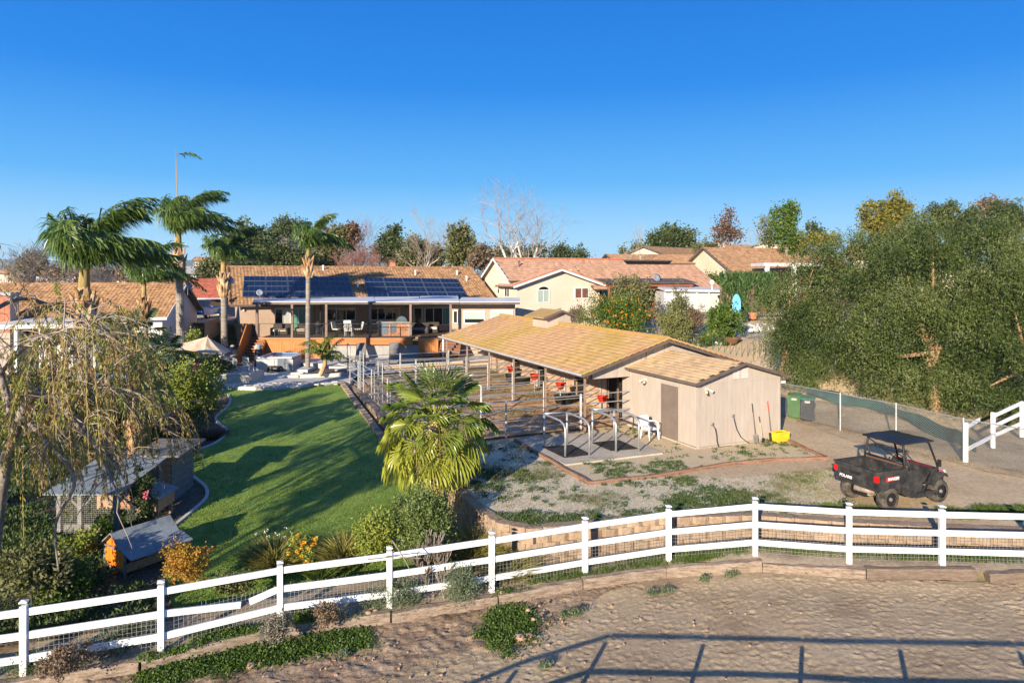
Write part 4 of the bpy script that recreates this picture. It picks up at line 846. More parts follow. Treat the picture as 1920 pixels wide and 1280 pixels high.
# white patio roof in overlapping sections, brown beam and posts
CF = 49.3
m_alum = mat("pale_roof_metal", [(.66, .67, .68), (.74, .74, .73)], scale=1, rough=.4, spec=.4)
secs = [(474, 600, 0), (600, 700, .05), (700, 785, .0), (785, 858, .06), (858, 972, .0)]
for i, (x0, x1, lf) in enumerate(secs):
    zf = zat(567, CF) + lf * .3; a, b = D(x0, 0, CF - lf), D(x1 + 3, 0, CF - lf); ba, bb = wl(x0 + 2) - U * .1, wl(min(x1, 930)) - U * .1
    if i == 4: bb = Vector((b.x * 1.1, 56.5, 0))
    if i >= 3: ba = Vector((a.x * 1.08, 57.5, 0)) if i == 4 else ba
    pl_ = [Vector((a.x, a.y, zf)), Vector((b.x, b.y, zf)), Vector((bb.x, bb.y, zf + .03)), Vector((ba.x, ba.y, zf + .03))]
    MB().prism(pl_, (0, 0, .06)).build("patio_roof_panel", m_alum, hs_)
    MB().bar(Vector((a.x, a.y - .05, zf - .06)), Vector((b.x, b.y - .05, zf - .06)), .1, .16).build("beam", m_trim, hs_)
DECKF = 49.0
for px in (482, 548, 612, 694, 770, 845):
    p = D(px, 0, DECKF + .15); p.z = 0; MB().box((p.x, p.y, (DZ + 5.1) / 2), (.16, .16, 5.1 - DZ)).build("post", m_post, hs_)
# deck
m_cedar = mat("orange_cedar", [(.36, .12, .03), (.50, .19, .05), (.42, .15, .035)], scale=1.2, stretch=(6, 6, .6), rough=.5, bump=.3, bscale=10, fine=(6, .15))
m_cedh = mat("cedar_fascia", [(.36, .11, .03), (.48, .17, .045)], scale=1.2, stretch=(.6, 1, 6), rough=.5, fine=(6, .15))
m_gry = mat("grey_plaster", [(.27, .265, .25), (.36, .35, .33)], scale=1.0, bump=.3, bscale=12, stretch=(1, 1, .6), fine=(5, .1))
m_deckb = mat("deck_board", [(.09, .06, .045), (.14, .10, .075)], scale=2, stretch=(1, 8, 1), rough=.7)
dk = thing("cedar_deck", "raised cedar deck with cable railing along the back of the beige house", "deck", (-14, 50, 1))
dx0, dx1 = D(486, 0, DECKF).x, D(846, 0, DECKF).x; dxm = D(774, 0, DECKF).x; dxg = D(617, 0, DECKF).x
nb = 26
for k in range(nb):
    y0 = DECKF + .02 + k * .24; xr = dx1 if y0 > 50.5 else dxm
    MB().obox((dx0, y0, DZ - .05), (xr - dx0, 0, 0), (0, .228, 0), (0, 0, .05)).build("board", m_deckb, dk)
MB().obox((dxg, DECKF - .06, DZ - .50), (dxm - dxg, 0, 0), (0, .06, 0), (0, 0, .24)).build("fascia_board", m_cedh, dk); MB().obox((dxg, DECKF - .065, DZ - .25), (dxm - dxg, 0, 0), (0, .06, 0), (0, 0, .245)).build("fascia_board", m_cedh, dk)
MB().obox((dx0, DECKF - .06, DZ - .14), (dxg - dx0, 0, 0), (0, .06, 0), (0, 0, .14)).build("fascia_board", m_cedh, dk)
n = int((dxg - dx0) / .16)
for k in range(n): MB().obox((dx0 + k * .16, DECKF + .0, 1.0), (.15, 0, 0), (0, .03, 0), (0, 0, DZ - 1.15)).build("plank", m_cedar, dk)
MB().obox((dxg, DECKF + .25, 1.0), (D(786, 0, DECKF).x - dxg, 0, 0), (0, .25, 0), (0, 0, DZ - 1.55)).build("plinth_wall", m_gry, dk)
bx0, bx1 = D(784, 0, 48.9).x, D(822, 0, 48.9).x
n = 9
for k in range(n): w_ = (bx1 - bx0) / n; MB().obox((bx0 + k * w_, 48.85, 1.3), (w_ - .01, 0, 0), (0, .04, 0), (0, 0, DZ - 1.3 + .0)).build("plank", m_cedar, dk)
MB().obox((bx0, 48.9, DZ - .02), (bx1 - bx0, 0, 0), (0, 2, 0), (0, 0, .05)).build("landing", m_deckb, dk)
rl = thing("cable_railing", "dark cable railing along the front edge of the cedar deck", "railing", (dx0, 49, DZ))
rx = [D(p, 0, DECKF + .1) for p in (486, 515, 548, 580, 614, 653, 694, 733, 772)]
for p in rx: MB().box((p.x, p.y, DZ + .5), (.05, .05, 1.0)).build("post", m_black, rl)
MB().box(((rx[0].x + rx[-1].x) / 2, rx[0].y, DZ + 1.0), (rx[-1].x - rx[0].x, .06, .04)).build("top_rail", m_black, rl)
for k in range(6): z = DZ + .12 + k * .14; MB().tube([(rx[0].x, rx[0].y, z), (rx[-1].x, rx[0].y, z)], .008, 4).build("cable", m_black, rl)
def stairs(x0, x1, yb, n, z0, z1, run, lb, side=True, m=None):
    t = thing("wooden_stairs", lb, "stairs", ((x0 + x1) / 2, yb, z0)); dz = (z1 - z0) / n
    for k in range(n):
        MB().obox((x0, yb + k * run, z0 + dz * (k + 1) - .05), (x1 - x0, 0, 0), (0, run + .04, 0), (0, 0, .05)).build("tread", m or m_cedh, t)
        MB().obox((x0, yb + k * run + .03, z0 + dz * k), (x1 - x0, 0, 0), (0, .02, 0), (0, 0, dz - .05)).build("riser", m_deckb, t)
    for x in (x0 - .05, x1): MB().prism([(x, yb - .02, z0), (x, yb + n * run, z1 - .3), (x, yb + n * run, z1), (x, yb + .0, z0 + dz)], (.05, 0, 0)).build("stringer", m_cedar, t)
    return t
sa = stairs(D(450, 0, 47).x, D(478, 0, 47).x, 46.8, 10, PZ, DZ + .02, .25, "steep cedar stairs at the left end of the deck")
MB().prism([(D(449, 0, 47).x - .1, 46.8, PZ), (D(449, 0, 47).x - .1, 49.4, PZ), (D(449, 0, 47).x - .1, 49.4, 3.7), (D(449, 0, 47).x - .1, 48.4, 3.7), (D(449, 0, 47).x - .1, 46.8, 2.0)], (.06, 0, 0)).build("side_panel", m_cedar, sa)
MB().obox((D(449, 0, 49.4).x, 49.42, 2.6), (1.2, 0, 0), (0, .05, 0), (0, 0, 1.1)).build("side_panel", m_deckb, sa)
stairs(D(824, 0, 47.9).x, D(860, 0, 47.9).x, 47.6, 8, 1.3, DZ + .02, .28, "wide cedar stairs at the right end of the deck", m=mat("red_cedar", [(.28, .09, .04), (.38, .13, .06)], scale=2))
# brick barbecue island and furniture
isl = thing("barbecue_island", "brick barbecue counter with steel doors and a domed grill on the deck", "barbecue", D(735, 632, 50.3))
m_brick = mat("barbecue_brick", [(.30, .12, .06), (.46, .22, .12), (.40, .2, .13)], scale=3, vor=7, rough=.8, fine=(12, .2)); m_mort = flat("mortar", (.38, .32, .27), .9)
X0, X1 = D(708, 0, 50.2).x, D(768, 0, 50.2).x; MB().obox((X0 + .02, 50.25, DZ), (X1 - X0 - .04, 0, 0), (0, .75, 0), (0, 0, .98)).build("core", m_mort, isl)
MB().obox((X0 - .05, 50.15, DZ + .98), (X1 - X0 + .1, 0, 0), (0, .95, 0), (0, 0, .06)).build("counter", m_gry, isl)
bme = raw(MB().box((0, 0, 0), (.225, .03, .07)), "brick", m_brick); bme = link("brick", bme, isl); bme.location = (X0 + .13 - isl.location.x, 50.235 - isl.location.y, DZ + .045 - isl.location.z)
for r_ in range(12):
    for k in range(10):
        x = X0 + .13 + k * .24 + (r_ % 2) * .12
        if x > X1 - .1 or (r_ == 0 and k == 0): continue
        if X0 + .15 < x < X0 + .75 and r_ > 1 or X0 + .95 < x < X0 + 1.35 and 2 < r_ < 10: continue
        b_ = link("brick", bme.data, isl); b_.location = (x - isl.location.x, 50.235 - isl.location.y, DZ + .045 + r_ * .08 - isl.location.z)
for (a, w_, z0, z1) in ((.12, .66, .12, .92), (.95, .42, .25, .85)): MB().obox((X0 + a, 50.24, DZ + z0), (w_, 0, 0), (0, -.04, 0), (0, 0, z1 - z0)).build("steel_door", mat("blue_steel", [(.10, .14, .18), (.16, .2, .25)], rough=.3, metal=.5), isl)
g = MB(); gp = [(math.cos(a) * .42, math.sin(a) * .42) for a in np.linspace(0, math.pi, 11)]
g.prism([(X0 + 1.75 + x, 50.3, DZ + 1.04 + z) for x, z in gp], (0, .6, 0)).build("grill_dome", mat("dark_steel", [(.05, .08, .10), (.10, .14, .16)], rough=.3, metal=.6), isl)
def chair(c, rz, ms, mf, lb, grp=None, nm="patio_chair", cat="chair", w=.56, hb=.95, lattice=False, arms=True, sling=False):
    t = thing(nm, lb, cat, c, 0, grp); M = Matrix.Translation(c) @ Matrix.Rotation(rz, 4, 'Z'); f = lambda mb, n_, m_=mf: mb.xf(M).build(n_, m_, t)
    f(MB().bbox((0, 0, .42), (w, .5, .06), 0, .02), "seat", ms)
    if lattice:
        for k in range(5): x = -w / 2 + .04 + (w - .08) * k / 4; f(MB().tube([(x, .24, .45), (x + (.1 if k < 4 else 0), .3, hb)], .016, 4), "back_bar")
        for k in range(5): x = -w / 2 + .04 + (w - .08) * k / 4; f(MB().tube([(x, .24, .45), (x - (.1 if k > 0 else 0), .3, hb)], .016, 4), "back_bar")
        f(MB().tube([(-w / 2, .24, .42), (-w / 2 + .04, .3, hb), (0, .31, hb + .06), (w / 2 - .04, .3, hb), (w / 2, .24, .42)], .024, 6), "back_frame")
    else: f(MB().prism([(-w / 2, .22, .46), (w / 2, .22, .46), (w / 2, .32, hb), (-w / 2, .32, hb)], (0, .05, 0)), "backrest", ms)
    for sx_ in (-1, 1):
        f(MB().tube([(sx_ * w * .46, -.22, 0), (sx_ * w * .46, -.2, .42)], .022, 5), "leg"); f(MB().tube([(sx_ * w * .46, .26, 0), (sx_ * w * .46, .22, .42)], .022, 5), "leg")
        if arms: f(MB().tube([(sx_ * w * .5, -.2, .42), (sx_ * w * .52, -.22, .62), (sx_ * w * .5, .26, .64)], .022, 5), "armrest")
    return t
m_wci = flat("white_iron", (.55, .55, .52), .6); m_wicker = mat("dark_wicker", [(.03, .025, .022), (.06, .05, .045)], scale=12, rough=.8); m_cush = mat("tan_cushion", [(.40, .33, .27), (.5, .42, .35)], scale=3, rough=.9); m_cushw = mat("pale_cushion", [(.6, .58, .54), (.7, .68, .64)], scale=3, rough=.9)
gd = lambda px, d, z=DZ: Vector(((px - 960) * d / F_, d, z))
chair(gd(632, 51.5), 1.3, m_cushw, m_black, "dark dining chair with white cushion at the left of the deck table", nm="dining_chair"); chair(gd(654, 50.4), math.pi, m_wci, m_wci, "lattice-backed pale dining chair with its back to the railing", nm="dining_chair", lattice=True); chair(gd(672, 51.6), -1.2, m_cushw, m_black, "dark dining chair with white cushion at the right of the deck table", nm="dining_chair"); chair(gd(650, 52.9), .1, m_cushw, m_black, "dining chair on the house side of the deck table", nm="dining_chair")
c = gd(651, 51.6); t = thing("dining_table", "dark oval dining table on the deck", "table", c); MB().lathe(c, [(.8, .7), (.82, .72), (.82, .75), (.8, .76)], 18).build("tabletop", m_black, t)
for k in range(4): a = c + Vector((math.cos(k * 1.57 + .8) * .6, math.sin(k * 1.57 + .8) * .6, 0)); MB().tube([a, a + Vector((0, 0, .7))], .03, 6).build("leg", m_black, t)
def sofa(c, w, lb, mc=m_cush):
    t = thing("outdoor_sofa", lb, "sofa", c); MB().bbox(c + Vector((0, 0, .17)), (w, .8, .26), 0, .03).build("base", m_wicker, t); MB().bbox(c + Vector((0, -.02, .37)), (w - .2, .72, .16), 0, .05).build("seat_cushion", mc, t); MB().bbox(c + Vector((0, .34, .55)), (w, .14, .5), 0, .04).build("backrest", m_wicker, t)
    for k in (-1, 1): MB().bbox(c + Vector((k * (w / 2 - .06), 0, .4)), (.12, .8, .3), 0, .03).build("armrest", m_wicker, t)
    return t
sofa(gd(526, 51.3), 1.3, "wicker sofa with a tan cushion at the left of the deck"); sofa(gd(566, 51.5), .9, "wicker armchair with tan cushion just left of the tall palm trunk"); sofa(gd(786, 52.6), 1.5, "dark sofa with pale grey cushions at the right of the deck", mat("grey_cushion", [(.2, .21, .23), (.27, .28, .3)], rough=.9)); sofa(gd(812, 53.2), .9, "pale wicker seat near the right sliding doors", m_cushw)
c = gd(598, 50.6); t = thing("kettle_grill", "black kettle grill with a shiny front on the deck", "grill", c); MB().lathe(c + Vector((0, 0, .85)), [(.05, -.28), (.25, -.2), (.33, 0), (.33, .02), (.26, .2), (.06, .3)], 14).build("bowl", m_black, t, smooth=True)
for k in range(3): a = k * 2.1; MB().tube([c + Vector((math.cos(a) * .3, math.sin(a) * .3, 0)), c + Vector((math.cos(a) * .2, math.sin(a) * .2, .75))], .02, 5).build("leg", m_chrome, t)
for px in (590, 601): 
    c = gd(px, 51.2); t = thing("heater_pole", "slim black pole %s on the deck" % ("left of the kettle grill" if px == 590 else "right of the kettle grill"), "pole", c); MB().tube([c, c + Vector((0, 0, 2.3))], .03, 6).build("pole", m_black, t); MB().lathe(c, [(.22, 0), (.22, .05), (.05, .08)], 12).build("base", m_black, t)
# solar arrays and roof pieces
m_sol = mat("solar_cell", [(.004, .009, .032), (.007, .015, .05)], scale=2, rough=.12, spec=.5, obj=True); m_solf = flat("solar_frame", (.22, .25, .30), .4, metal=.6)
SN = V.cross(U * TR + Vector((0, 0, ZRG - ZE_))).normalized(); SU = (U * TR + Vector((0, 0, ZRG - ZE_))).normalized()
def roofpt(px, py):
    o, d = Vector((0, 0, CZ)), Vector(((px - 960) / F_, 1, (HZ - py) / F_)); p0 = H(0, 0, ZE_ + .16); return o + d * ((p0 - o).dot(SN) / d.dot(SN))
for (q4, nc, lb) in (([(454, 557), (665, 557.5), (653, 519), (457, 518)], 5, "left solar array of dark blue panels on the house roof"), ([(689, 557), (877, 557.5), (857, 523), (681, 520)], 5, "right solar array of dark blue panels on the house roof")):
    a, b, c_, d_ = [roofpt(*p) for p in q4]; t = thing("solar_array", lb, "solar panels", a, 0, None)
    for i in range(nc):
        for j in range(4):
            f = lambda u, v: a.lerp(b, u).lerp(d_.lerp(c_, u), v)
            g0 = .012; u0, u1, v0, v1 = i / nc + .004, (i + 1) / nc - .004, j / 4 + g0, (j + 1) / 4 - g0
            p = [f(u0, v0), f(u1, v0), f(u1, v1), f(u0, v1)]
            s_ = MB().prism(p, SN * .035).build("solar_panel", m_sol, t); e = MB()
            for k in range(4): e.bar(p[k] + SN * .02, p[(k + 1) % 4] + SN * .02, .028, .045, SN)
            e.build("frame", m_solf, s_)
            for uu in range(1, 4): 
                x = MB().bar(f(u0 + (u1 - u0) * uu / 4, v0 + .02) + SN * .037, f(u0 + (u1 - u0) * uu / 4, v1 - .02) + SN * .037, .012, .004, SN).build("grid_line", m_solf, s_)
    for v in (.25, .5, .75): MB().bar(a.lerp(d_, v) - SN * .03, b.lerp(c_, v) - SN * .03, .05, .05, SN).build("mount_rail", m_solf, t)
t = thing("roof_chimney", "small orange brick chimney on the main house ridge", "chimney", D(737, 503, 66.5)); c = D(737, 498, 66.8); MB().box(c, (.6, .6, 1.0)).build("stack", mat("chimney_brick", [(.42, .13, .06), (.5, .19, .1)], scale=3), t); MB().box(c + Vector((0, 0, .52)), (.7, .7, .08)).build("cap", m_trim, t)
for px, py in ((606, 504), (779, 513), (857, 513), (875, 524), (671, 535)):
    p = roofpt(px, py); t = thing("roof_vent", {606: "vent pipe above the left solar array", 779: "left of two vent pipes above the right solar array", 857: "right of two vent pipes above the right solar array", 875: "white vent at the right end of the roof", 671: "white vent between the two solar arrays"}[px], "vent", p); MB().tube([p - Vector((0, 0, .15)), p + Vector((0, 0, .28))], .07, 8).build("pipe", m_alum, t); MB().lathe(p + Vector((0, 0, .25)), [(.13, 0), (.1, .07), (.02, .1)], 8).build("cap", m_alum, t)
def dish(p, rz, lb, s=1.0):
    t = thing("satellite_dish", lb, "satellite dish", p); MB().tube([p, p + Vector((0, 0, .45 * s))], .025, 6).build("mast", m_solf, t); m_d = flat("dish_grey", (.22, .25, .30), .5)
    M = Matrix.Translation(p + Vector((0, 0, .6 * s))) @ Matrix.Rotation(rz, 4, 'Z') @ Matrix.Rotation(R(62), 4, 'X'); MB().lathe((0, 0, 0), [(.02, 0), (.2 * s, .03), (.36 * s, .11), (.37 * s, .12), (.2 * s, .045), (.02, .02)], 16).xf(M).build("reflector", m_d, t, smooth=True)
    MB().tube([M @ Vector((0, -.3 * s, .08)), M @ Vector((0, -.15 * s, .5 * s))], .014, 4).build("arm", m_solf, t)
dish(roofpt(487, 560), .4, "satellite dish on the roof below the left solar panels", .75); dish(D(430, 540, 54.5) , 1.2, "satellite dish on the left gable edge of the tiled roof")
# ================================================================ POOL TERRACE AND PATIO
m_tan = mat("tan_stucco", [(.50, .34, .20), (.58, .41, .26)], scale=.6, bump=.2, bscale=16, fine=(5, .1))
PO = Vector((-8.35, 44.6, 0))
pd = thing("pool_terrace", "tan-walled raised pool terrace behind the horse pens", "pool terrace", PO + Vector((0, 0, .75)))
MB().obox(PO + Vector((0, 0, .7)), V * 9.6, U * .25, Vector((0, 0, .56))).build("front_wall", m_tan, pd)
MB().obox(PO + Vector((-.05, -.05, 1.262)), V * 9.7, U * .35, Vector((0, 0, .07))).build("coping", m_conc, pd)
pdp = [tuple((PO + U * .26)[:2]), tuple((PO + U * .26 + V * 9.6)[:2]), (1.8, 49.4), (1.0, 52), (-14.4, 49.25), (-14.6, 46.6), (-11.6, 44.2), (-8.8, 44.2)]
MB().prism([(x, y, .98) for x, y in pdp], (0, 0, .31)).build("deck_slab", m_conc, pd)
wp = [G(x, y, 1.3) for x, y in [(632, 681), (650, 685), (700, 687), (770, 683), (838, 677), (850, 673), (790, 672.5), (720, 675.5), (660, 676)]]
tag(MB().prism([Vector((p.x, p.y, 1.292)) for p in wp], (0, 0, .006)).build("pool_water", mat("pool_water", [(.03, .06, .07), (.05, .085, .09)], scale=1, rough=.04, spec=.8, bump=.15, bscale=4), None, 'structure'))
cpn = MB(); cw_ = [Vector((p.x, p.y, 1.31)) for p in wp]
for i in range(len(cw_)): MB().bar(cw_[i], cw_[(i + 1) % len(cw_)], .22, .05).build("coping", m_conc, pd)
for k in range(3): MB().prism([G(x, y, 1.0) + Vector((0, .35 * k, .0)) for x, y in [(622, 706), (664, 702), (664, 700), (622, 703.5)]], (0, 0, .11 * (k + 1))).build("step", m_conc, pd)
def lounger(c, rz, lb):
    t = thing("pool_lounger", lb, "lounger", c, 0, "sling loungers by the pool"); M = Matrix.Translation(c) @ Matrix.Rotation(rz, 4, 'Z'); ml = mat("grey_sling", [(.16, .15, .14), (.22, .21, .2)], rough=.8); f = lambda mb, n_, m_: mb.xf(M).build(n_, m_, t)
    prof = [(-.9, .12), (-.5, .22), (0, .30), (.35, .36), (.6, .7), (.85, 1.1)]
    for i in range(len(prof) - 1): (a, z0), (b, z1) = prof[i], prof[i + 1]; f(MB().obox((-.3, a, z0), (.6, 0, 0), (0, b - a, z1 - z0), (0, -.01, .03)), "sling_section", ml)
    for sx_ in (-1, 1):
        f(MB().tube([(sx_ * .32, a, z) for a, z in prof], .025, 5), "frame", m_trim); f(MB().tube([(sx_ * .32, -.6, 0), (sx_ * .32, -.5, .22)], .022, 5), "leg", m_trim); f(MB().tube([(sx_ * .32, .5, 0), (sx_ * .32, .3, .34), (sx_ * .32, .75, .9)], .022, 5), "leg", m_trim)
for px, py, lb in ((676, 675, "left sling lounger against the grey pool wall"), (739, 674, "middle sling lounger against the grey pool wall"), (806, 668.5, "grey sling lounger in front of the cedar panel right of the pool")): lounger(G(px, py, 1.3), .15 if px != 806 else -.1, lb)
# steel trapezoid ladder posts and column on the pool terrace
# hot tub
c = G(515, 696, PZ) + Vector((0, 1.1, 0)); t = thing("hot_tub", "square grey-panelled hot tub with a blue cover beside the cedar stairs", "hot tub", c)
m_tub = mat("grey_tub_panel", [(.32, .33, .33), (.40, .41, .41)], scale=2, rough=.5); m_tubb = mat("blue_acrylic", [(.12, .22, .38), (.20, .33, .50)], scale=1, rough=.15, spec=.6)
MB().bbox(c + Vector((0, 0, .42)), (2.2, 2.2, .82), .03, .12).build("cabinet", m_tub, t)
for k in range(6): MB().box(c + Vector((-1.0 + .4 * k, -1.115, .4)), (.375, .03, .74), .0).build("panel", m_tub, t)
rim_ = MB(); 
for (x, y, w_, d_) in ((0, -1.0, 2.2, .2), (0, 1.0, 2.2, .2), (-1, 0, .2, 1.8), (1, 0, .2, 1.8)): rim_.box(c + Vector((x, y, .87)), (w_, d_, .1))
rim_.build("rim", mat("tub_rim", [(.45, .5, .55), (.55, .6, .64)], rough=.3), t); MB().box(c + Vector((0, 0, .845)), (1.8, 1.8, .03)).build("basin", m_tubb, t); MB().box(c + Vector((0, .93, .93)), (1.7, .06, .12)).build("basin_back", m_tubb, t)
MB().box(c + Vector((.45, -1.14, .45)), (.5, .04, .78)).build("access_panel", mat("dark_tub_panel", [(.12, .14, .17), (.17, .19, .22)]), t)
cs = c + Vector((.05, -1.5, 0)); t = thing("spa_step", "two-tread dark step in front of the hot tub", "step", cs)
for z, y in ((.36, .12), (.16, -.14)): MB().box(cs + Vector((0, y, z)), (.75, .28, .05)).build("tread", m_wicker, t)
for k in (-1, 1): MB().box(cs + Vector((k * .34, 0, .16)), (.05, .5, .3)).build("side", m_wicker, t)
# seat wall, benches, planter walls and steps
a, b = G(417, 719, PZ), G(473, 717, PZ); m_sw = mat("cream_plaster", [(.52, .45, .36), (.60, .53, .43)], scale=1, bump=.2, bscale=12, fine=(5, .08))
t = thing("seat_wall", "low cream seat wall with a flat cap on the patio", "wall", a); MB().obox(a + Vector((0, 0, -.02)), b - a, Vector((0, .3, 0)), Vector((0, 0, .5))).build("wall", m_sw, t); MB().obox(a + Vector((-.06, -.05, .481)), (b - a) * 1.04, Vector((0, .4, 0)), Vector((0, 0, .07))).build("cap", m_conc, t)
MB().obox(b + Vector((-.3, .31, -.02)), Vector((.3, 0, 0)), Vector((0, 1.6, 0)), Vector((0, 0, .5))).build("return_wall", m_sw, t)
st_ = thing("patio_steps", "three pale concrete steps between the hot tub and the palm planter", "steps", G(545, 706, PZ))
for k in range(3): p = G(536 + 9 * k, 708 - 1.5 * k, PZ); MB().obox(p, Vector((.75, .0, 0)), Vector((.0, 2.0, 0)), Vector((0, 0, .13 * (k + 1)))).build("step", m_conc, st_)
pl = thing("palm_planter", "long low white planter wall below the slim palm", "planter", G(600, 708, PZ)); p = [G(562, 708.5, PZ), G(655, 705, PZ), G(655, 696, PZ), G(562, 698, PZ)]
MB().prism([Vector((v.x, v.y, PZ - .01)) for v in p], (0, 0, .22)).build("planter_wall", m_conc, pl)
p2 = [x.lerp((p[0] + p[2]) / 2, .1) for x in p]; MB().prism([Vector((v.x, v.y, PZ + .19)) for v in p2], (0, 0, .03)).build("soil", m_soil, pl)
for px, py, w_, h_, lb in ((415, 682, 1.0, .55, "pale block bench left of the umbrella base"), (590, 696, 1.2, .5, "pale raised slab just right of the concrete steps")): 
    c = G(px, py, PZ); t = thing("block_bench", lb, "bench", c); MB().bbox(c + Vector((0, 0, h_ / 2)), (w_, .6, h_), 0, .03).build("block", m_conc, t); MB().bbox(c + Vector((0, 0, h_ + .03)), (w_ + .08, .68, .06), 0, .02).build("cap", m_conc, t)
chair(G(428, 697, PZ), math.pi + .2, m_wci, m_wci, "ornate white iron bench facing the house, left of the pair", nm="iron_chair", lattice=True, w=.95); chair(G(466, 696, PZ), math.pi - .3, m_wci, m_wci, "narrow ornate white iron chair, right of the pair", nm="iron_chair", lattice=True, w=.5)
# tan market umbrella
c = G(392, 690, PZ); t = thing("patio_umbrella", "tan tilted market umbrella open over the left of the patio", "umbrella", c); m_can = mat("tan_canvas", [(.58, .43, .30), (.66, .50, .36)], scale=2, rough=.9, fine=(20, .05))
m_can.node_tree.nodes['Principled BSDF'].inputs['Sheen Weight'].default_value = .2
apx = D(389, 631, 44.8); ax = Vector((.22, -.05, 1)).normalized(); e1_ = ax.cross(Vector((0, 1, 0))).normalized(); e2_ = ax.cross(e1_)
rim_p = []; 
for k in range(8): a = k * math.pi / 4 + .39; rim_p.append(apx - ax * .78 + (e1_ * math.cos(a) + e2_ * math.sin(a)) * 1.62)
for k in range(8):
    a_, b_ = rim_p[k], rim_p[(k + 1) % 8]; m1 = apx.lerp((a_ + b_) / 2, .5) - ax * .05
    MB().add([apx, apx.lerp(a_, .5), m1, apx.lerp(b_, .5), a_, (a_ + b_) / 2 + ax * .03, b_], [(0, 1, 2), (0, 2, 3), (1, 4, 5, 2), (2, 5, 6, 3)]).build("canopy_panel", m_can, t)
    MB().tube([apx - ax * .06, a_ - ax * .03], .012, 4).build("rib", m_chrome, t)
MB().tube([c, c + (apx - c) * .98], .03, 8).build("pole", m_chrome, t); MB().lathe(c, [(.35, 0), (.35, .08), (.06, .14)], 14).build("base", m_gry, t); MB().tube([apx, apx + ax * .12], [.04, .01], 6).build("finial", m_chrome, t)
# white column and dark figure-like covered items by the stairs
c = G(831, 676, 1.3); t = thing("white_pipe_post", "white vertical post holding the far barn corner", "post", c); MB().tube([c, Vector((c.x, c.y, 3.1))], .07, 8).build("pipe", m_white, t); MB().lathe(c, [(.12, 0), (.12, .06), (.07, .08)], 8).build("foot", m_white, t)
c = G(484, 688, PZ) + Vector((-.1, .4, 0)); t = thing("covered_cooler", "dark covered stand with pale towels on top beside the hot tub", "covered stand", c); MB().lathe(c, [(.3, 0), (.34, .4), (.28, 1.0), (.2, 1.25), (.05, 1.3)], 10).build("cover", m_nv, t, smooth=True); MB().bbox(c + Vector((0, -.1, 1.35)), (.45, .35, .3), .3, .1).build("towels", m_cushw, t)
c = G(434, 682, PZ); t = thing("rock_fountain", "grey stacked-rock garden feature below the cedar stairs", "fountain", c); rr = random.Random(5)
m_rock = mat("grey_rock", [(.16, .17, .19), (.34, .35, .36)], scale=3, bump=.6, bscale=12)
def rock(c, s, nm, m, par=None, seed=0, sq=.7):
    r0 = np.random.RandomState(seed); t_ = []; N = 8; M_ = 5; V_ = [(0, 0, -1.)]
    for j in range(1, M_):
        ph = math.pi * j / M_
        for i in range(N): a = 2 * math.pi * i / N; k = .8 + .35 * r0.rand(); V_.append((math.sin(ph) * math.cos(a) * k, math.sin(ph) * math.sin(a) * k, -math.cos(ph) * k))
    V_.append((0, 0, .95)); Fc = [(0, 1 + (i + 1) % N, 1 + i) for i in range(N)]
    for j in range(M_ - 2):
        for i in range(N): a = 1 + j * N + i; b = 1 + j * N + (i + 1) % N; Fc.append((a, b, b + N, a + N))
    l = len(V_) - 1; Fc += [(1 + (M_ - 2) * N + i, 1 + (M_ - 2) * N + (i + 1) % N, l) for i in range(N)]
    sz = s if hasattr(s, '__len__') else (s, s * (.7 + .5 * r0.rand()), s * sq); rz = r0.rand() * 6
    mb = MB().add([(x * sz[0], y * sz[1], z * sz[2]) for x, y, z in V_], Fc).xf(Matrix.Translation(c) @ Matrix.Rotation(rz, 4, 'Z')); return mb.build(nm, m, par, smooth=True)
for k in range(9): rock(c + Vector((rr.uniform(-.35, .35), rr.uniform(-.2, .3), .1 + .16 * k)), .26 - .012 * k, "stone", m_rock, t, k)
# ================================================================ LEFT HOUSE
lh = thing("left_house", "neighbour's long low house with an orange-brown barrel tile roof at the left", "house", (-30, 47, 1))
la, ls_ = Vector((.98, .2, 0)), Vector((-.2, .98, 0)); LO = Vector((-23.75, 47, 0)); LE, LR = 4.28, 6.52
LL = 19
roof_tiles(LO - la * LL + Vector((0, 0, LE)), la * LL, ls_ * 5.2 + Vector((0, 0, LR - LE)), .27, .33, m_tile, lh, seed=9); roof_tiles(LO - la * LL + ls_ * 10.4 + Vector((0, 0, LE)), la * LL, -ls_ * 5.2 + Vector((0, 0, LR - LE)), .27, .33, m_tile, lh, seed=8)
for k in range(48): a = LO - la * (.4 * (k + 1)) + ls_ * 5.2 + Vector((0, 0, LR + .04)); MB().tube([a, a + la * .41], [.11, .09], 6).build("ridge_tile", m_tile, lh)
m_lw = mat("pale_grey_stucco", [(.56, .55, .55), (.64, .63, .62)], scale=.5, bump=.2, bscale=20, fine=(6, .05))
Wc = LO - la * .45 + ls_ * .5; MB().obox(Wc - la * 18 + Vector((0, 0, .6)), la * 18, ls_ * .2, Vector((0, 0, LE - .65))).build("wall", m_lw, lh)
wallpoly([Wc + ls_ * .2 + Vector((0, 0, .6)), Wc + ls_ * 9.6 + Vector((0, 0, .6)), Wc + ls_ * 9.6 + Vector((0, 0, LE)), Wc + ls_ * 4.7 + Vector((0, 0, LR - .2)), Wc + ls_ * .2 + Vector((0, 0, LE + .1))], la, .2, m_lw, lh)
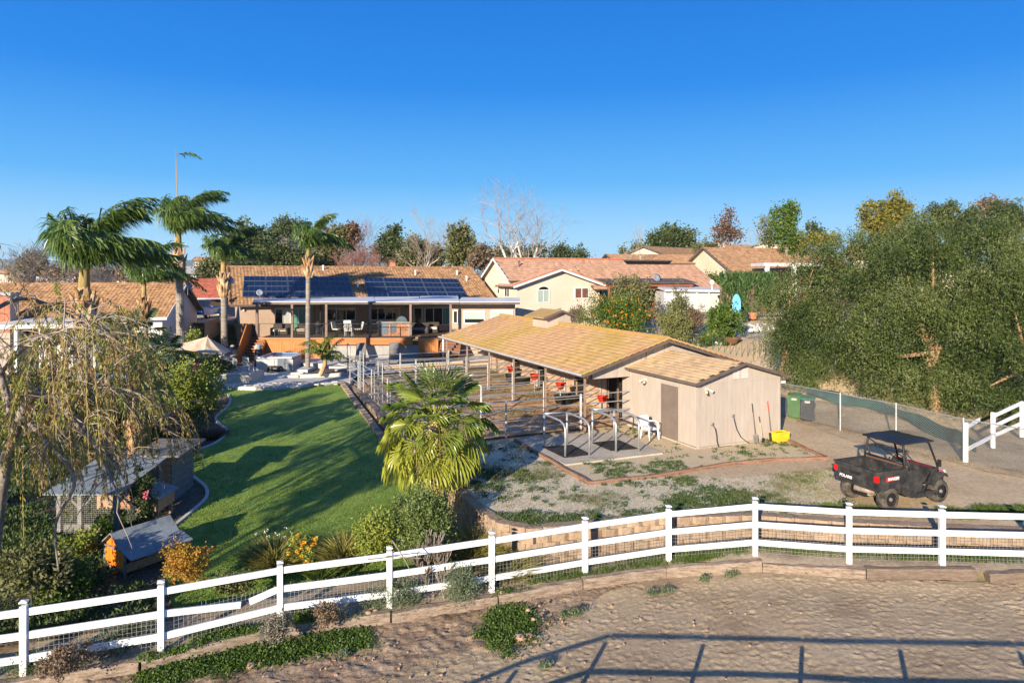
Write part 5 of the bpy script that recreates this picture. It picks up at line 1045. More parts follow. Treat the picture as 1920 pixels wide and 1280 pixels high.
MB().bar(LO - la * LL + Vector((0, -.02, LE - .05)), LO + Vector((0, -.02, LE - .05)), .06, .18).build("fascia", m_white, lh); MB().bar(LO + Vector((0, 0, LE - .04)), LO + ls_ * 5.2 + Vector((0, 0, LR - .04)), .05, .18).build("fascia", m_white, lh); MB().bar(LO + ls_ * 10.4 + Vector((0, 0, LE - .04)), LO + ls_ * 5.2 + Vector((0, 0, LR - .04)), .05, .18).build("fascia", m_trim, lh)
lw0 = lambda px: (lambda k: Wc + la * ((k * Wc.y - Wc.x) / (.98 - .2 * k)))((px - 960) / F_)
for x0, x1, y0, y1, n_ in ((240, 264, 601, 622, 2), (85, 102, 610, 632, 1), (105, 135, 606, 640, 2), (40, 76, 606, 640, 2), (150, 180, 606, 640, 2)):
    a, b = lw0(x0), lw0(x1); c = (a + b) / 2; c.z = (zat(y0, c.y) + zat(y1, c.y)) / 2; window(lh, c, la, -ls_, (b - a).length, (y1 - y0) * c.y / F_, m_white, m_darkglass, n_)
c = Wc + ls_ * 1.9 + Vector((0, 0, 3.35)); window(lh, c, ls_, la, .5, .5, m_white, m_darkglass, 1)
a, b = lw0(30) - ls_ * 3.0, lw0(203) - ls_ * 3.0; MB().obox(Vector((a.x, a.y, 4.0)), Vector((b.x - a.x, b.y - a.y, 0)), ls_ * 3 + Vector((0, 0, .3)), (0, 0, .1)).build("patio_roof", m_white, lh)
MB().bar(Vector((a.x, a.y, 3.95)), Vector((b.x, b.y, 3.95)), .12, .2).build("beam", m_white, lh)
for k in range(5): p = a.lerp(b, k / 4); MB().box((p.x, p.y, 2.4), (.2, .2, 3.2)).build("post", m_white, lh)
c = D(8, 590, 44.5); t = thing("brick_chimney", "tall red brick chimney at the left edge of the photo", "chimney", Vector((c.x, c.y, 1))); cx_, cy_, wz = c.x, c.y, 1.35
m_cb = mat("red_brick", [(.34, .10, .055), (.48, .17, .09)], scale=3, fine=(9, .2)); MB().box((cx_, cy_, 3.3), (wz, .8, 5.2)).build("core", m_mort, t)
MB().bbox((cx_, cy_, 6.0), (wz + .2, 1.0, .2), 0, .03).build("cap", m_gry, t); me = raw(MB().box((0, 0, 0), (.31, .03, .085)), "brick", m_cb)
for r_ in range(24):
    for k in range(4):
        o = link("brick", me, t)
        o.location = Vector((cx_ - wz / 2 + .17 + k * .335 + (r_ % 2) * .03 - .01, cy_ - .41, 3.55 + r_ * .1)) - t.location
c = D(350, 545, 49); dish(D(352, 553, 50.0), 1.5, "satellite dish on the gable end of the left neighbour's roof", 1.1)
# red-roofed house and car behind, wooden side fence
rh = thing("red_roof_house", "house with a dark red tiled roof behind the driveway", "house", (-31, 66, 2))
roof_tiles(D(292, 560, 66), D(415, 560, 66) - D(292, 560, 66), Vector((0, 5.5, 1.9)), .3, .35, m_tile3, rh); roof_tiles(D(292, 560, 66) + Vector((0, 11, 0)), D(415, 560, 66) - D(292, 560, 66), Vector((0, -5.5, 1.9)), .3, .35, m_tile3, rh)
a, b = D(296, 0, 66.4), D(411, 0, 66.4); MB().obox((a.x, a.y, 1.5), (b.x - a.x, 0, 0), (0, 10, 0), (0, 0, zat(560, 66) - 1.5)).build("wall", m_gry, rh); MB().bar(D(292, 561, 65.95), D(415, 561, 65.95), .06, .2).build("fascia", m_white, rh)
MB().obox((D(366, 0, 66.3).x, 66.3, 1.6), (2.6, 0, 0), (0, .06, 0), (0, 0, 2.1)).build("garage_door", m_white, rh)
def car(c, rz, lb, mp):
    t = thing("parked_car", lb, "car", c); M = Matrix.Translation(c) @ Matrix.Rotation(rz, 4, 'Z'); f = lambda mb, n_, m_, par=t, sm=False: mb.xf(M).build(n_, m_, par, smooth=sm)
    secs_ = [(-2.2, .45, .75, .78), (-2.1, .38, .95, .86), (-1.3, .3, 1.02, .92), (0, .3, 1.05, .93), (1.2, .3, 1.0, .92), (2.0, .35, .9, .85), (2.25, .42, .7, .72)]; V_ = []
    for x, z0, z1, w_ in secs_: V_ += [(x, -w_, z0), (x, -w_, z1 - .15), (x, -w_ * .9, z1), (x, w_ * .9, z1), (x, w_, z1 - .15), (x, w_, z0)]
    Fc = [(i * 6 + k, i * 6 + 6 + k, i * 6 + 6 + (k + 1) % 6, i * 6 + (k + 1) % 6) for i in range(6) for k in range(6)] + [tuple(range(6)), tuple(reversed(range(36, 42)))]
    f(MB().add(V_, Fc), "body", mp)
    f(MB().add([(-1.9, -.8, .98), (-1.9, .8, .98), (1.2, .82, .98), (1.2, -.82, .98), (-1.5, -.62, 1.58), (-1.5, .62, 1.58), (.35, .64, 1.6), (.35, -.64, 1.6)], [(0, 1, 5, 4), (1, 2, 6, 5), (2, 3, 7, 6), (3, 0, 4, 7)]), "windows", m_darkglass)
    f(MB().add([(-1.52, -.66, 1.57), (-1.52, .66, 1.57), (.4, .68, 1.59), (.4, -.68, 1.59), (-1.4, -.55, 1.65), (-1.4, .55, 1.65), (.25, .57, 1.66), (.25, -.57, 1.66)], [(0, 1, 5, 4), (1, 2, 6, 5), (2, 3, 7, 6), (3, 0, 4, 7), (4, 5, 6, 7), (3, 2, 1, 0)]), "car_roof", mp)
    for x in (-1.35, 1.4):
        for y in (-.88, .68): w = f(MB().tube([(x, y, .34), (x, y + .2, .34)], .34, 16), "wheel", m_rub); f(MB().tube([(x, y - .006, .34), (x, y + .206, .34)], .2, 10), "rim", m_chrome, w)
    f(MB().obox((2.2, -.45, .45), (.07, 0, 0), (0, .9, 0), (0, 0, .35)), "grille", m_black)
    for y in (-.72, .5): f(MB().obox((2.12, y, .66), (.1, 0, 0), (0, .22, 0), (0, 0, .12)), "headlight", m_bulb)
    for y in (-1.0, .85): f(MB().box((.8, y + .08, 1.05), (.12, .16, .12)), "mirror", mp)
car(Vector((D(382, 0, 61).x, 61.5, zat(598, 59.6))), -1.62, "bright blue hatchback parked nose-out behind the wooden fence", mat("blue_car_paint", [(.01, .12, .50), (.015, .15, .58)], rough=.25, coat=1))
sheet("driveway", [(-32, 55.2), (-24, 55.2), (-24, 66), (-34, 66)], lambda x, y: x * 0 + zat(598, 59.6) - .01, m_conc2, 3)
def plank_fence(a, b, h, lb, m, w_=.15):
    t = thing("wooden_fence", lb, "fence", a); L = (b - a).length; d = (b - a) / L; n = int(L / w_); base = None
    for k in range(n):
        o = MB().obox(a + d * k * w_, d * (w_ - .012), Vector((-d.y, d.x, 0)).normalized() * .02, Vector((0, 0, h + (k % 3) * .012))).build("plank", m, t)
    for f in (.2, .8): MB().bar(a + Vector((0, .05, h * f)), b + Vector((0, .05, h * f)), .05, .08).build("rail", m, t)
    return t
m_fw = mat("bleached_fence_wood", [(.34, .26, .17), (.46, .36, .25)], scale=2, stretch=(5, 5, .6), fine=(6, .2)); m_rw = mat("redwood_fence", [(.20, .07, .04), (.30, .11, .065)], scale=2, stretch=(5, 5, .6), fine=(6, .2))
plank_fence(Vector((D(368, 0, 57.5).x, 57.5, zat(613, 57.5))), Vector((D(412, 0, 57.5).x, 57.6, zat(613, 57.5))), .55, "low bleached plank fence below the blue car", m_fw); plank_fence(D(384, 640, 51.5), D(412, 626, 57), 1.4, "sloping plank fence left of the deck house", m_fw)
# ================================================================ RIGHT NEIGHBOUR
nh = thing("cream_house", "cream stucco neighbour house with terracotta roof and an arched window", "house", (.4, 60, 3)); NO = Vector((.42, 60, 0))
def N_(a, b, z=0): return NO + V * a + U * b + Vector((0, 0, z))
FW = 8.45; EZ, AZ = 6.38, 7.72
wallpoly([N_(0, 0, 2.2), N_(FW, 0, 2.2), N_(FW, 0, EZ), N_(FW / 2 - .1, 0, AZ - .15), N_(0, 0, EZ)], -U, .2, m_cream, nh, label="sunlit gable wall with the arched window")
MB().obox(N_(0, .2, 2.2), V * .2, U * 1.6, Vector((0, 0, EZ - 2.3))).build("wall", m_cream, nh); MB().obox(N_(FW - .2, .2, 2.2), V * .2, U * 6, Vector((0, 0, EZ - 2.3))).build("wall", m_cream, nh)
# main block: long ridge along V
MZ, MR, m0, m1 = 6.95, 8.72, 1.4, 7.5
wallpoly([N_(.0, m0, 2.2), N_(0, m1, 2.2), N_(0, m1, MZ), N_(0, (m0 + m1) / 2, MR - .2), N_(0, m0, MZ)], -V, .2, m_cream, nh)
MB().obox(N_(0.2, m0 + .1, 2.2), V * 20, U * .2, Vector((0, 0, MZ - 2.3))).build("wall", m_cream, nh); MB().obox(N_(0.2, m1 - .2, 2.2), V * 20, U * .2, Vector((0, 0, MZ - 2.3))).build("wall", m_cream, nh)
hl = (m1 - m0) / 2 + .45; drop = (MR - MZ) / ((m1 - m0) / 2) * hl
ext = 1.6
roof_tiles(N_(-.4, (m0 + m1) / 2 - hl, MR - drop), V * 14.3, U * hl + Vector((0, 0, drop)), .33, .36, m_tile2, nh, barrel=False, seed=11); roof_tiles(N_(-.4, (m0 + m1) / 2 + hl, MR - drop), V * 20.5, -U * hl + Vector((0, 0, drop)), .33, .36, m_tile2, nh, barrel=False, seed=12)
roof_tiles(N_(7.5, (m0 + m1) / 2 - hl - ext, MR - drop - ext * .5), V * 14.8, U * (hl + ext - .9) + Vector((0, 0, drop + ext * .5 - .9 * .53)), .33, .36, m_tile2, nh, barrel=False, seed=13)
for sgn in (-1, 1): MB().bar(N_(-.42, (m0 + m1) / 2 + sgn * hl, MR - drop - .05), N_(-.42, (m0 + m1) / 2, MR - .05), .05, .2).build("fascia", m_white, nh)
g_ = FW / 2 + .55; gd_ = (AZ - EZ) / (FW / 2) * g_
roof_tiles(N_(FW / 2 - g_, -.5, AZ - gd_), U * 4.2, V * g_ + Vector((0, 0, gd_)), .33, .36, m_tile2, nh, barrel=False, seed=14); roof_tiles(N_(FW / 2 + g_, -.5, AZ - gd_), U * 4.6, -V * g_ + Vector((0, 0, gd_)), .33, .36, m_tile2, nh, barrel=False, seed=15)
m_rk = mat("red_rake_tile", [(.42, .13, .07), (.50, .18, .10)], scale=2)
for sgn in (-1, 1):
    MB().bar(N_(FW / 2 + sgn * g_, -.53, AZ - gd_ - .08), N_(FW / 2, -.53, AZ - .08), .05, .2).build("fascia", m_white, nh)
    for k in range(12): f0, f1 = k / 12, (k + .95) / 12; MB().bar(N_(FW / 2 + sgn * g_ * (1 - f0), -.46, AZ - gd_ * (1 - f0) + .07), N_(FW / 2 + sgn * g_ * (1 - f1), -.46, AZ - gd_ * (1 - f1) + .09), .18, .08).build("rake_tile", m_rk, nh)
for k in range(34): a = N_(-.4 + k * .42, (m0 + m1) / 2, MR + .03); MB().tube([a, a + V * .43], [.11, .09], 5).build("ridge_tile", m_rk, nh)
def nw(px, py): k = (px - 960) / F_; L = (k * NO.y - NO.x) / (.912 - .41 * k); p = NO + V * L; p.z = zat(py, p.y); return p
m_grnp = mat("pale_green_glass", [(.28, .36, .32), (.36, .43, .39)], scale=.8, rough=.12, spec=.6); m_shut = mat("brown_shutter_glass", [(.12, .05, .035), (.18, .08, .05)], scale=9, stretch=(.2, .2, 3), rough=.3, spec=.5)
a, b = nw(1007, 568), nw(1031, 543); c = (a + b) / 2; window(nh, c, V, -U, 1.25, 1.2, m_white, m_grnp, 2, 1, arch=True, fw=.09)
a, b = nw(1076, 560), nw(1105, 539); c = (a + b) / 2; window(nh, c, V, -U, 1.55, 1.05, m_white, m_shut, 2, 1, fw=.1)
MB().obox(nw(1066, 511) - U * .03, V * .35, U * .05, Vector((0, 0, .3))).build("gable_vent", m_cream, nh)
def nl(px, py): k = (px - 960) / F_; t_ = (NO.x - k * NO.y) / (.41 + .912 * k); p = NO + U * t_; p.z = zat(py, p.y); return p
for px, y0, y1, w_ in ((951, 536, 557, .7), (935, 540, 551, .35)): a = nl(px, (y0 + y1) / 2); window(nh, a, U, -V, w_ * 1.6, (y1 - y0) * a.y / F_, m_white, m_darkglass, 2 if w_ > .5 else 1, fw=.08)
for px, py, d in ((973, 494, 63.5), (1048, 499, 66), (1136, 507, 67), (1206, 510, 70), (1193, 507, 71)): p = D(px, py, d); t = thing("roof_vent", {973: "dark vent pipe far left on the terracotta roof", 1048: "vent pipe near the ridge of the terracotta roof", 1136: "vent cap mid-slope on the terracotta roof", 1206: "dark vent right on the terracotta roof", 1193: "white vent cap right on the terracotta roof"}[px], "vent", p); MB().tube([p - Vector((0, 0, .3)), p + Vector((0, 0, .2))], .07, 7).build("pipe", m_trim if px != 1193 else m_white, t); MB().lathe(p + Vector((0, 0, .18)), [(.13, 0), (.1, .08), (.02, .1)], 8).build("cap", m_trim if px != 1193 else m_white, t)
dish(D(1231, 534, 66), .3, "grey satellite dish at the eave of the terracotta roof", 1.1)
# red-brown pergola and deck, white enclosed patio
pg = thing("redwood_pergola", "red-brown porch roof and posts between the two neighbour gables", "porch", nw(1130, 600)); a = N_(FW + .1, -1.2, 0)
for k in range(4): p = N_(FW + .4 + k * 3.1, -1.0, 0); MB().box((p.x, p.y, 4.7), (.18, .18, 3.2)).build("post", m_rw, pg)
MB().bar(N_(FW + .1, -1.0, 6.2), N_(FW + 10, -1.0, 6.2), .15, .25).build("beam", m_rw, pg); MB().obox(N_(FW + .0, -1.3, 6.36), V * 10.3, U * 4 + Vector((0, 0, .7)), (0, 0, .08)).build("porch_roof", m_trim, pg)
MB().obox(N_(FW + .1, 1.35, 2.5), V * 11, U * .1, Vector((0, 0, 3.8))).build("back_wall", m_rw, pg); MB().obox(N_(FW, -1.6, 3.1), V * 10.5, U * 3, Vector((0, 0, .15))).build("porch_floor", m_rw, pg)
for q_ in (1.2, 5.2): window(pg, N_(FW + q_ + .8, 1.33, 4.9), V, -U, 2.0, 1.9, m_trim, m_darkglass, 3)
plank_fence(D(1205, 625, 56), D(1290, 622, 59), 1.5, "red-brown plank fence in front of the neighbour's porch", m_rw)
wpt = thing("white_sunroom", "white flat-roofed sunroom with curtained glass panels", "sunroom", D(1300, 580, 66)); a, b = D(1247, 0, 62), D(1362, 0, 64.5)
zr_ = zat(546, 62.5); MB().prism([(a.x, a.y, zr_), (b.x, b.y, zr_ - .15), (b.x + .5, b.y + 5, zr_ + .1), (a.x, a.y + 5, zr_ + .3)], (0, 0, .2)).build("flat_roof", m_white, wpt)
for k in range(5): p = a.lerp(b, .12 + k * .2); MB().box((p.x, p.y + .3, zr_ - 1.2), (.16, .12, 2.4)).build("post", m_white, wpt)
for k in range(4):
    p = a.lerp(b, .14 + k * .2); q_ = a.lerp(b, .32 + k * .2); MB().obox((p.x, p.y + .32, zr_ - 2.3), (q_.x - p.x, q_.y - p.y, 0), (0, .04, 0), (0, 0, 1.9)).build("pane", mat("curtained_glass", [(.50, .51, .50), (.60, .60, .58)], scale=2, stretch=(4, 4, .3), rough=.2, spec=.6), wpt)
MB().obox((a.x, a.y + .4, zr_ - 2.5), (b.x - a.x, b.y - a.y, 0), (0, 4, 0), (0, 0, 2.45)).build("wall", m_lw, wpt); 
# ---- houses up the slope
def far_house(name, lb, o, a_, l, w, zb, ze, zr, mw_, mr, ov=.5, wins=(), pent=None, gwin=()):
    """o front-left corner, ridge along a_, gable ends at both ends"""
    t = thing(name, lb, "house", (o[0], o[1], zb)); o = Vector((o[0], o[1], 0)); A = Vector(a_).normalized(); Bn = Vector((-A.y, A.x, 0))
    P = lambda i, j, z=0: o + A * i + Bn * j + Vector((0, 0, z)); pit = (zr - ze) / (w / 2)
    for i, nr_ in ((0, -A), (l, A)): wallpoly([P(i, 0, zb), P(i, w, zb), P(i, w, ze), P(i, w / 2, zr - .1), P(i, 0, ze)], nr_, .2, mw_, t)
    for j in (0.0, w - .2): MB().obox(P(.2, j, zb), A * (l - .4), Bn * .2, Vector((0, 0, ze - zb))).build("wall", mw_, t)
    roof_tiles(P(-ov, -ov, ze - ov * pit + .05), A * (l + 2 * ov), Bn * (w / 2 + ov) + Vector((0, 0, (w / 2 + ov) * pit)), .34, .38, mr, t, barrel=False, seed=int(l * 7)); roof_tiles(P(-ov, w + ov, ze - ov * pit + .05), A * (l + 2 * ov), -Bn * (w / 2 + ov) + Vector((0, 0, (w / 2 + ov) * pit)), .34, .38, mr, t, barrel=False, seed=int(l * 5))
    for i in (-ov, l + ov):
        for j in (-ov, w + ov): MB().bar(P(i, j, ze - ov * pit), P(i, w / 2, zr), .05, .2).build("fascia", m_trim, t)
    for (i, z, w_, h_) in wins: window(t, P(i, -.0, z), A, -Bn, w_, h_, m_white, m_darkglass, 2)
    for (j, z, w_, h_) in gwin: window(t, P(-.0, j, z), Bn, -A, w_, h_, m_white, m_darkglass, 2)
    return t, P
t, P = far_house("far_house", "big cream house with a brown roof above the green hedge", (25.8, 75.5), (.95, .31, 0), 17, 15, 3.2, zat(528, 76), zat(466, 86), mat("bright_cream", [(.50, .43, .31), (.56, .485, .36)], scale=.4, fine=(5, .04)), m_tile4)
for px, y0, y1 in ((1290, 514, 530), (1323, 514, 528)): pass
# the gable of that house faces the camera's left: wall windows
o_ = Vector((25.8, 75.5, 0)); Bn_ = Vector((-.31, .95, 0))
for j, z in ((4.5, 5.6), (8.6, 5.9)): window(t, o_ + Bn_ * j + Vector((0, 0, z)) - Vector((.95, .31, 0)) * .0, Bn_, Vector((-.95, -.31, 0)), 2.2, 1.2, m_white, m_darkglass, 2)
pgw = MB(); pt = thing("white_pergola", "white patio cover with thick posts behind the green hedge", "pergola", (29, 72, 4)); a, b = D(1432, 0, 73), D(1545, 0, 77)
zp = zat(499, 74); MB().prism([(a.x, a.y, zp), (b.x, b.y, zp), (b.x, b.y + 4, zp), (a.x, a.y + 4, zp)], (0, 0, .35)).build("slab_roof", m_white, pt)
for k in (.06, .5, .95): p = a.lerp(b, k); MB().box((p.x, p.y + .2, (zp + 3) / 2), (.4, .4, zp - 3)).build("post", m_white, pt)
far_house("far_house", "long low house with a flat orange-brown roof beyond the terracotta one", (13, 84), (.99, .12, 0), 16, 8, 4, zat(492, 84), zat(477, 88), m_cream, m_tile4); far_house("far_house", "cream gabled house with a tan roof above the orange-brown one", (22.3, 98), (.75, .66, 0), 13, 8, 5, zat(478, 99), zat(463, 103), m_cream, m_tile4)
far_house("far_house", "cream house peeking between the pepper trees on the right", (40, 80), (.9, -.4, 0), 10, 8, 5, zat(482, 80), zat(460, 83), m_cream, m_tile4); far_house("far_house", "small gabled house beside the green tree on the right skyline", (45, 106), (.4, .9, 0), 12, 9, 6, zat(466, 106), zat(452, 108), m_cream, m_tile4); far_house("far_house", "small house with a light orange roof on the skyline behind the big brown roof", (32, 112), (.95, .3, 0), 10, 8, 6, zat(466, 112), zat(458, 116), m_cream, m_tile4)
far_house("far_house", "pale house with a grey roof seen left of the main roof behind bare trees", (-58, 100), (.97, .2, 0), 11, 8, 1, zat(512, 100), zat(499, 104), m_white, mat("grey_shingle_roof", [(.22, .22, .23), (.32, .31, .31)], scale=1, fine=(5, .2)), wins=((2.5, 6, 1.5, 1.2), (6, 6, 1.5, 1.2)))
far_house("far_house", "white house with an orange roof among bare trees on the far left", (-92, 125), (.97, -.1, 0), 14, 9, -1, zat(515, 125), zat(507, 130), m_white, m_tile4); far_house("far_house", "small cream house high among the dark trees behind the palms", (-66, 142), (.97, .2, 0), 5, 6, 4, zat(488, 142), zat(482, 145), m_cream, m_tile4); far_house("far_house", "low beige house on the extreme left skyline", (-130, 165), (.97, -.1, 0), 12, 9, -3, zat(512, 165), zat(505, 168), m_cream, m_tile4)
# ================================================================ PLANTS
def norm(a): return a / (np.linalg.norm(a, axis=-1, keepdims=True) + 1e-9)
def leafq(P, dr, ln, wd, rg, v=None):
    """rhombic leaves: base points, directions, lengths, widths"""
    n = len(P); u = norm(dr); w = norm(np.cross(u, rg.normal(size=(n, 3)))); ln = np.broadcast_to(ln, n)[:, None]; wd = np.broadcast_to(wd, n)[:, None]
    Vt = np.stack([P, P + u * ln * .45 + w * wd / 2, P + u * ln, P + u * ln * .45 - w * wd / 2], 1).reshape(-1, 3)
    Fc = np.arange(n * 4).reshape(n, 4); return Vt, Fc, (np.repeat(v, 4) if v is not None else None)
def cat_(L_):
    Vt, Fc, A, o = [], [], [], 0
    for v, f, a in L_: Vt.append(v); Fc.append(f + o); A.append(a if a is not None else np.full(len(v), .5)); o += len(v)
    return np.concatenate(Vt), np.concatenate(Fc), np.concatenate(A)
def crown_pts(rg, blobs, n, ncl, cr=.28, shell=.35):
    b = np.array(blobs, float); wt = (b[:, 3] * b[:, 4] * b[:, 5]) ** .67; wt /= wt.sum()
    bi = rg.choice(len(b), ncl, p=wt); d = norm(rg.normal(size=(ncl, 3))); r = rg.rand(ncl) ** shell
    C = b[bi, :3] + d * b[bi, 3:6] * r[:, None] * (1 + .12 * rg.normal(size=(ncl, 1))); cv = np.clip(.5 + .22 * rg.normal(size=ncl), 0, 1)
    ci = rg.randint(0, ncl, n); P = C[ci] + rg.normal(size=(n, 3)) * cr * (.7 + .6 * cv[ci][:, None]); v = np.clip(.65 * cv[ci] + .35 * rg.rand(n), 0, 1)
    return P, d[ci], v
def blobs_px(L_, d): return [tuple(D(x, y, d + (e[0] if e else 0))) + (rx * d / F_, (rx * d / F_) * .9, ry * d / F_) for x, y, rx, ry, *e in L_]
m_bark = mat("grey_bark", [(.16, .13, .105), (.28, .235, .195)], scale=3, bump=.8, bscale=14, fine=(8, .2)); m_bark2 = mat("pale_bark", [(.42, .38, .33), (.60, .56, .50)], scale=3, fine=(8, .15)); m_twig = mat("grey_twig", [(.24, .19, .15), (.38, .31, .26)], scale=2); m_twigr = mat("reddish_twig", [(.24, .12, .09), (.34, .18, .14)], scale=2); m_dbark = mat("dark_bark", [(.06, .045, .035), (.12, .09, .07)], scale=3, bump=.6, bscale=12)
def limbs(mb, base, blobs, r, rg, n=6):
    base = Vector(base); top = base + Vector((rg.uniform(-.05, .05), 0, .45 * (max(b[2] for b in blobs) - base.z)))
    mid = base.lerp(top, .5) + Vector((rg.uniform(-1, 1) * r, rg.uniform(-1, 1) * r, 0)); mb.tube([base - Vector((0, 0, .15 if r > .07 else .02)), base + Vector((0, 0, r)), mid, top], [r * 1.35, r, r * .85, r * .7], 8)
    for k in range(n):
        b = blobs[k % len(blobs)]; e = Vector((b[0] + rg.uniform(-.5, .5) * b[3], b[1] + rg.uniform(-.5, .5) * b[4], b[2] + rg.uniform(-.1, .7) * b[5])); s = base.lerp(top, rg.uniform(.6, 1.0)); m = s.lerp(e, .45) + Vector((0, 0, -.12 * (e - s).length + .2))
        mb.tube([s, m, e], [r * .5, r * .32, r * .08], 6)
def tree(name, label, base, blobs, n, ln, wd, m, r=.18, group=None, seed=0, ncl=None, cr=.3, mb_=None, up=.15, extra=None, cat="tree", shell=.35):
    base = Vector(base); base.z = min(base.z, gnd(base.x, base.y)) if base.y > 45 else base.z; rg = np.random.RandomState(seed + 100); t = thing(name, label, cat, base, 0, group); mb = MB(); limbs(mb, base, blobs, r, rg); mb.build("trunk" if cat == "tree" else "stem", mb_ or m_bark, t)
    P, d, v = crown_pts(rg, blobs, n, ncl or max(20, n // 45), cr, shell); dr = d * .6 + rg.normal(size=(n, 3)) * .8 + np.array([0, 0, up]); Vt, Fc, A = leafq(P, dr, ln * (.7 + .6 * rg.rand(n)), wd, rg, v); npmesh("crown" if cat == "tree" else "foliage", Vt, Fc, m, t, None, A)
    return t
def LM(name, cols, **k): k.setdefault('scale', .6); k.setdefault('rough', .5); k.setdefault('lo', .22); k.setdefault('hi', .78); return mat(name, cols, leaf=True, **k)
ml_pep = LM("pepper_foliage", [(.024, .042, .010), (.06, .09, .020), (.105, .14, .036), (.17, .19, .07)]); ml_dk = LM("dark_foliage", [(.035, .052, .020), (.075, .10, .032), (.13, .15, .05)]); ml_ol = LM("olive_foliage", [(.07, .08, .028), (.14, .145, .05), (.22, .205, .09)]); ml_br = LM("bright_foliage", [(.045, .085, .014), (.09, .15, .022), (.15, .21, .035)])
ml_yl = LM("golden_foliage", [(.10, .10, .015), (.20, .18, .03), (.30, .25, .04)]); ml_tan = LM("dry_foliage", [(.12, .08, .05), (.20, .14, .09), (.27, .2, .12)]); ml_red = LM("reddish_foliage", [(.10, .05, .035), (.18, .09, .05), (.14, .12, .05)]); ml_yg = LM("yellow_green_foliage", [(.11, .15, .025), (.22, .26, .04), (.34, .37, .07)])
ml_or = LM("orange_foliage", [(.20, .16, .03), (.42, .24, .03), (.50, .16, .05)]); ml_sage = LM("sage_foliage", [(.07, .10, .055), (.13, .17, .09), (.20, .24, .14)]); ml_grass = LM("grass_blades", [(.05, .09, .015), (.09, .145, .025), (.16, .19, .05)]); ml_ygr = LM("yellowing_blades", [(.12, .12, .03), (.24, .22, .05), (.36, .32, .10)])
ml_weed = LM("weed_leaves", [(.035, .065, .018), (.07, .11, .03), (.12, .16, .05)]); m_pink = LM("pink_petals", [(.55, .10, .16), (.75, .22, .30)], trans=.15); m_yel2 = LM("yellow_petals", [(.75, .36, .02), (.85, .50, .04)], trans=.15); m_org = LM("orange_fruit", [(.70, .24, .01), (.82, .34, .02)], trans=0)
# ---- bare trees
def bare(name, label, base, h, spread, m, mt, seed=0, r=.14, depth=5, group=None, lean=(0, 0), nbr=(2, 4), leafm=None, nleaf=0, twn=4, first=.25, upb=.25, rmin=.011):
    base = Vector(base); z0_ = base.z; base.z = min(z0_, gnd(base.x, base.y)) if base.y > 45 else z0_; h += z0_ - base.z; rg = random.Random(seed); t = thing(name, label, "tree", base, 0, group); tr = MB(); tw = MB(); tips = []
    def grow(p, d, L, rr_, k):
        n = 3 if k < 3 else 2; pts = [p]; rad = [rr_]; q = p; dd = d.copy()
        for i in range(n): dd = (dd + Vector((rg.gauss(0, .16), rg.gauss(0, .16), rg.gauss(0, .1) + .04))).normalized(); q = q + dd * L / n; pts.append(q); rad.append(rr_ * (1 - .32 * (i + 1) / n))
        (tr if k < 2 else tw).tube(pts, rad, 6 if k < 2 else 3, cap=k < 2)
        if k >= depth: tips.append(q); return
        for j in range(rg.randint(*nbr) + (k == 0)):
            s = pts[-1] if j == 0 else pts[rg.randint(1, n)]; a = rg.uniform(0, 6.283); sp = spread * rg.uniform(.6, 1.25); e = dd.orthogonal().normalized(); f = dd.cross(e); nd = (dd + (e * math.cos(a) + f * math.sin(a)) * sp + Vector((0, 0, upb))).normalized()
            grow(s, nd, L * rg.uniform(.62, .85), max(rmin, rad[-1] * .74), k + 1)
    b = Vector(base); grow(b - Vector((0, 0, .1)), Vector((lean[0], lean[1], 1)).normalized(), h * first, r, 0); tr.build("trunk", m, t); tw.build("twigs", mt, t)
    if nleaf:
        g = np.random.RandomState(seed); T_ = np.array([tuple(p) for p in tips]); P = T_[g.randint(0, len(T_), nleaf)] + g.normal(size=(nleaf, 3)) * .25; Vt, Fc, A = leafq(P, g.normal(size=(nleaf, 3)), .22, .12, g, g.rand(nleaf)); npmesh("crown", Vt, Fc, leafm, t, None, A)
    return t
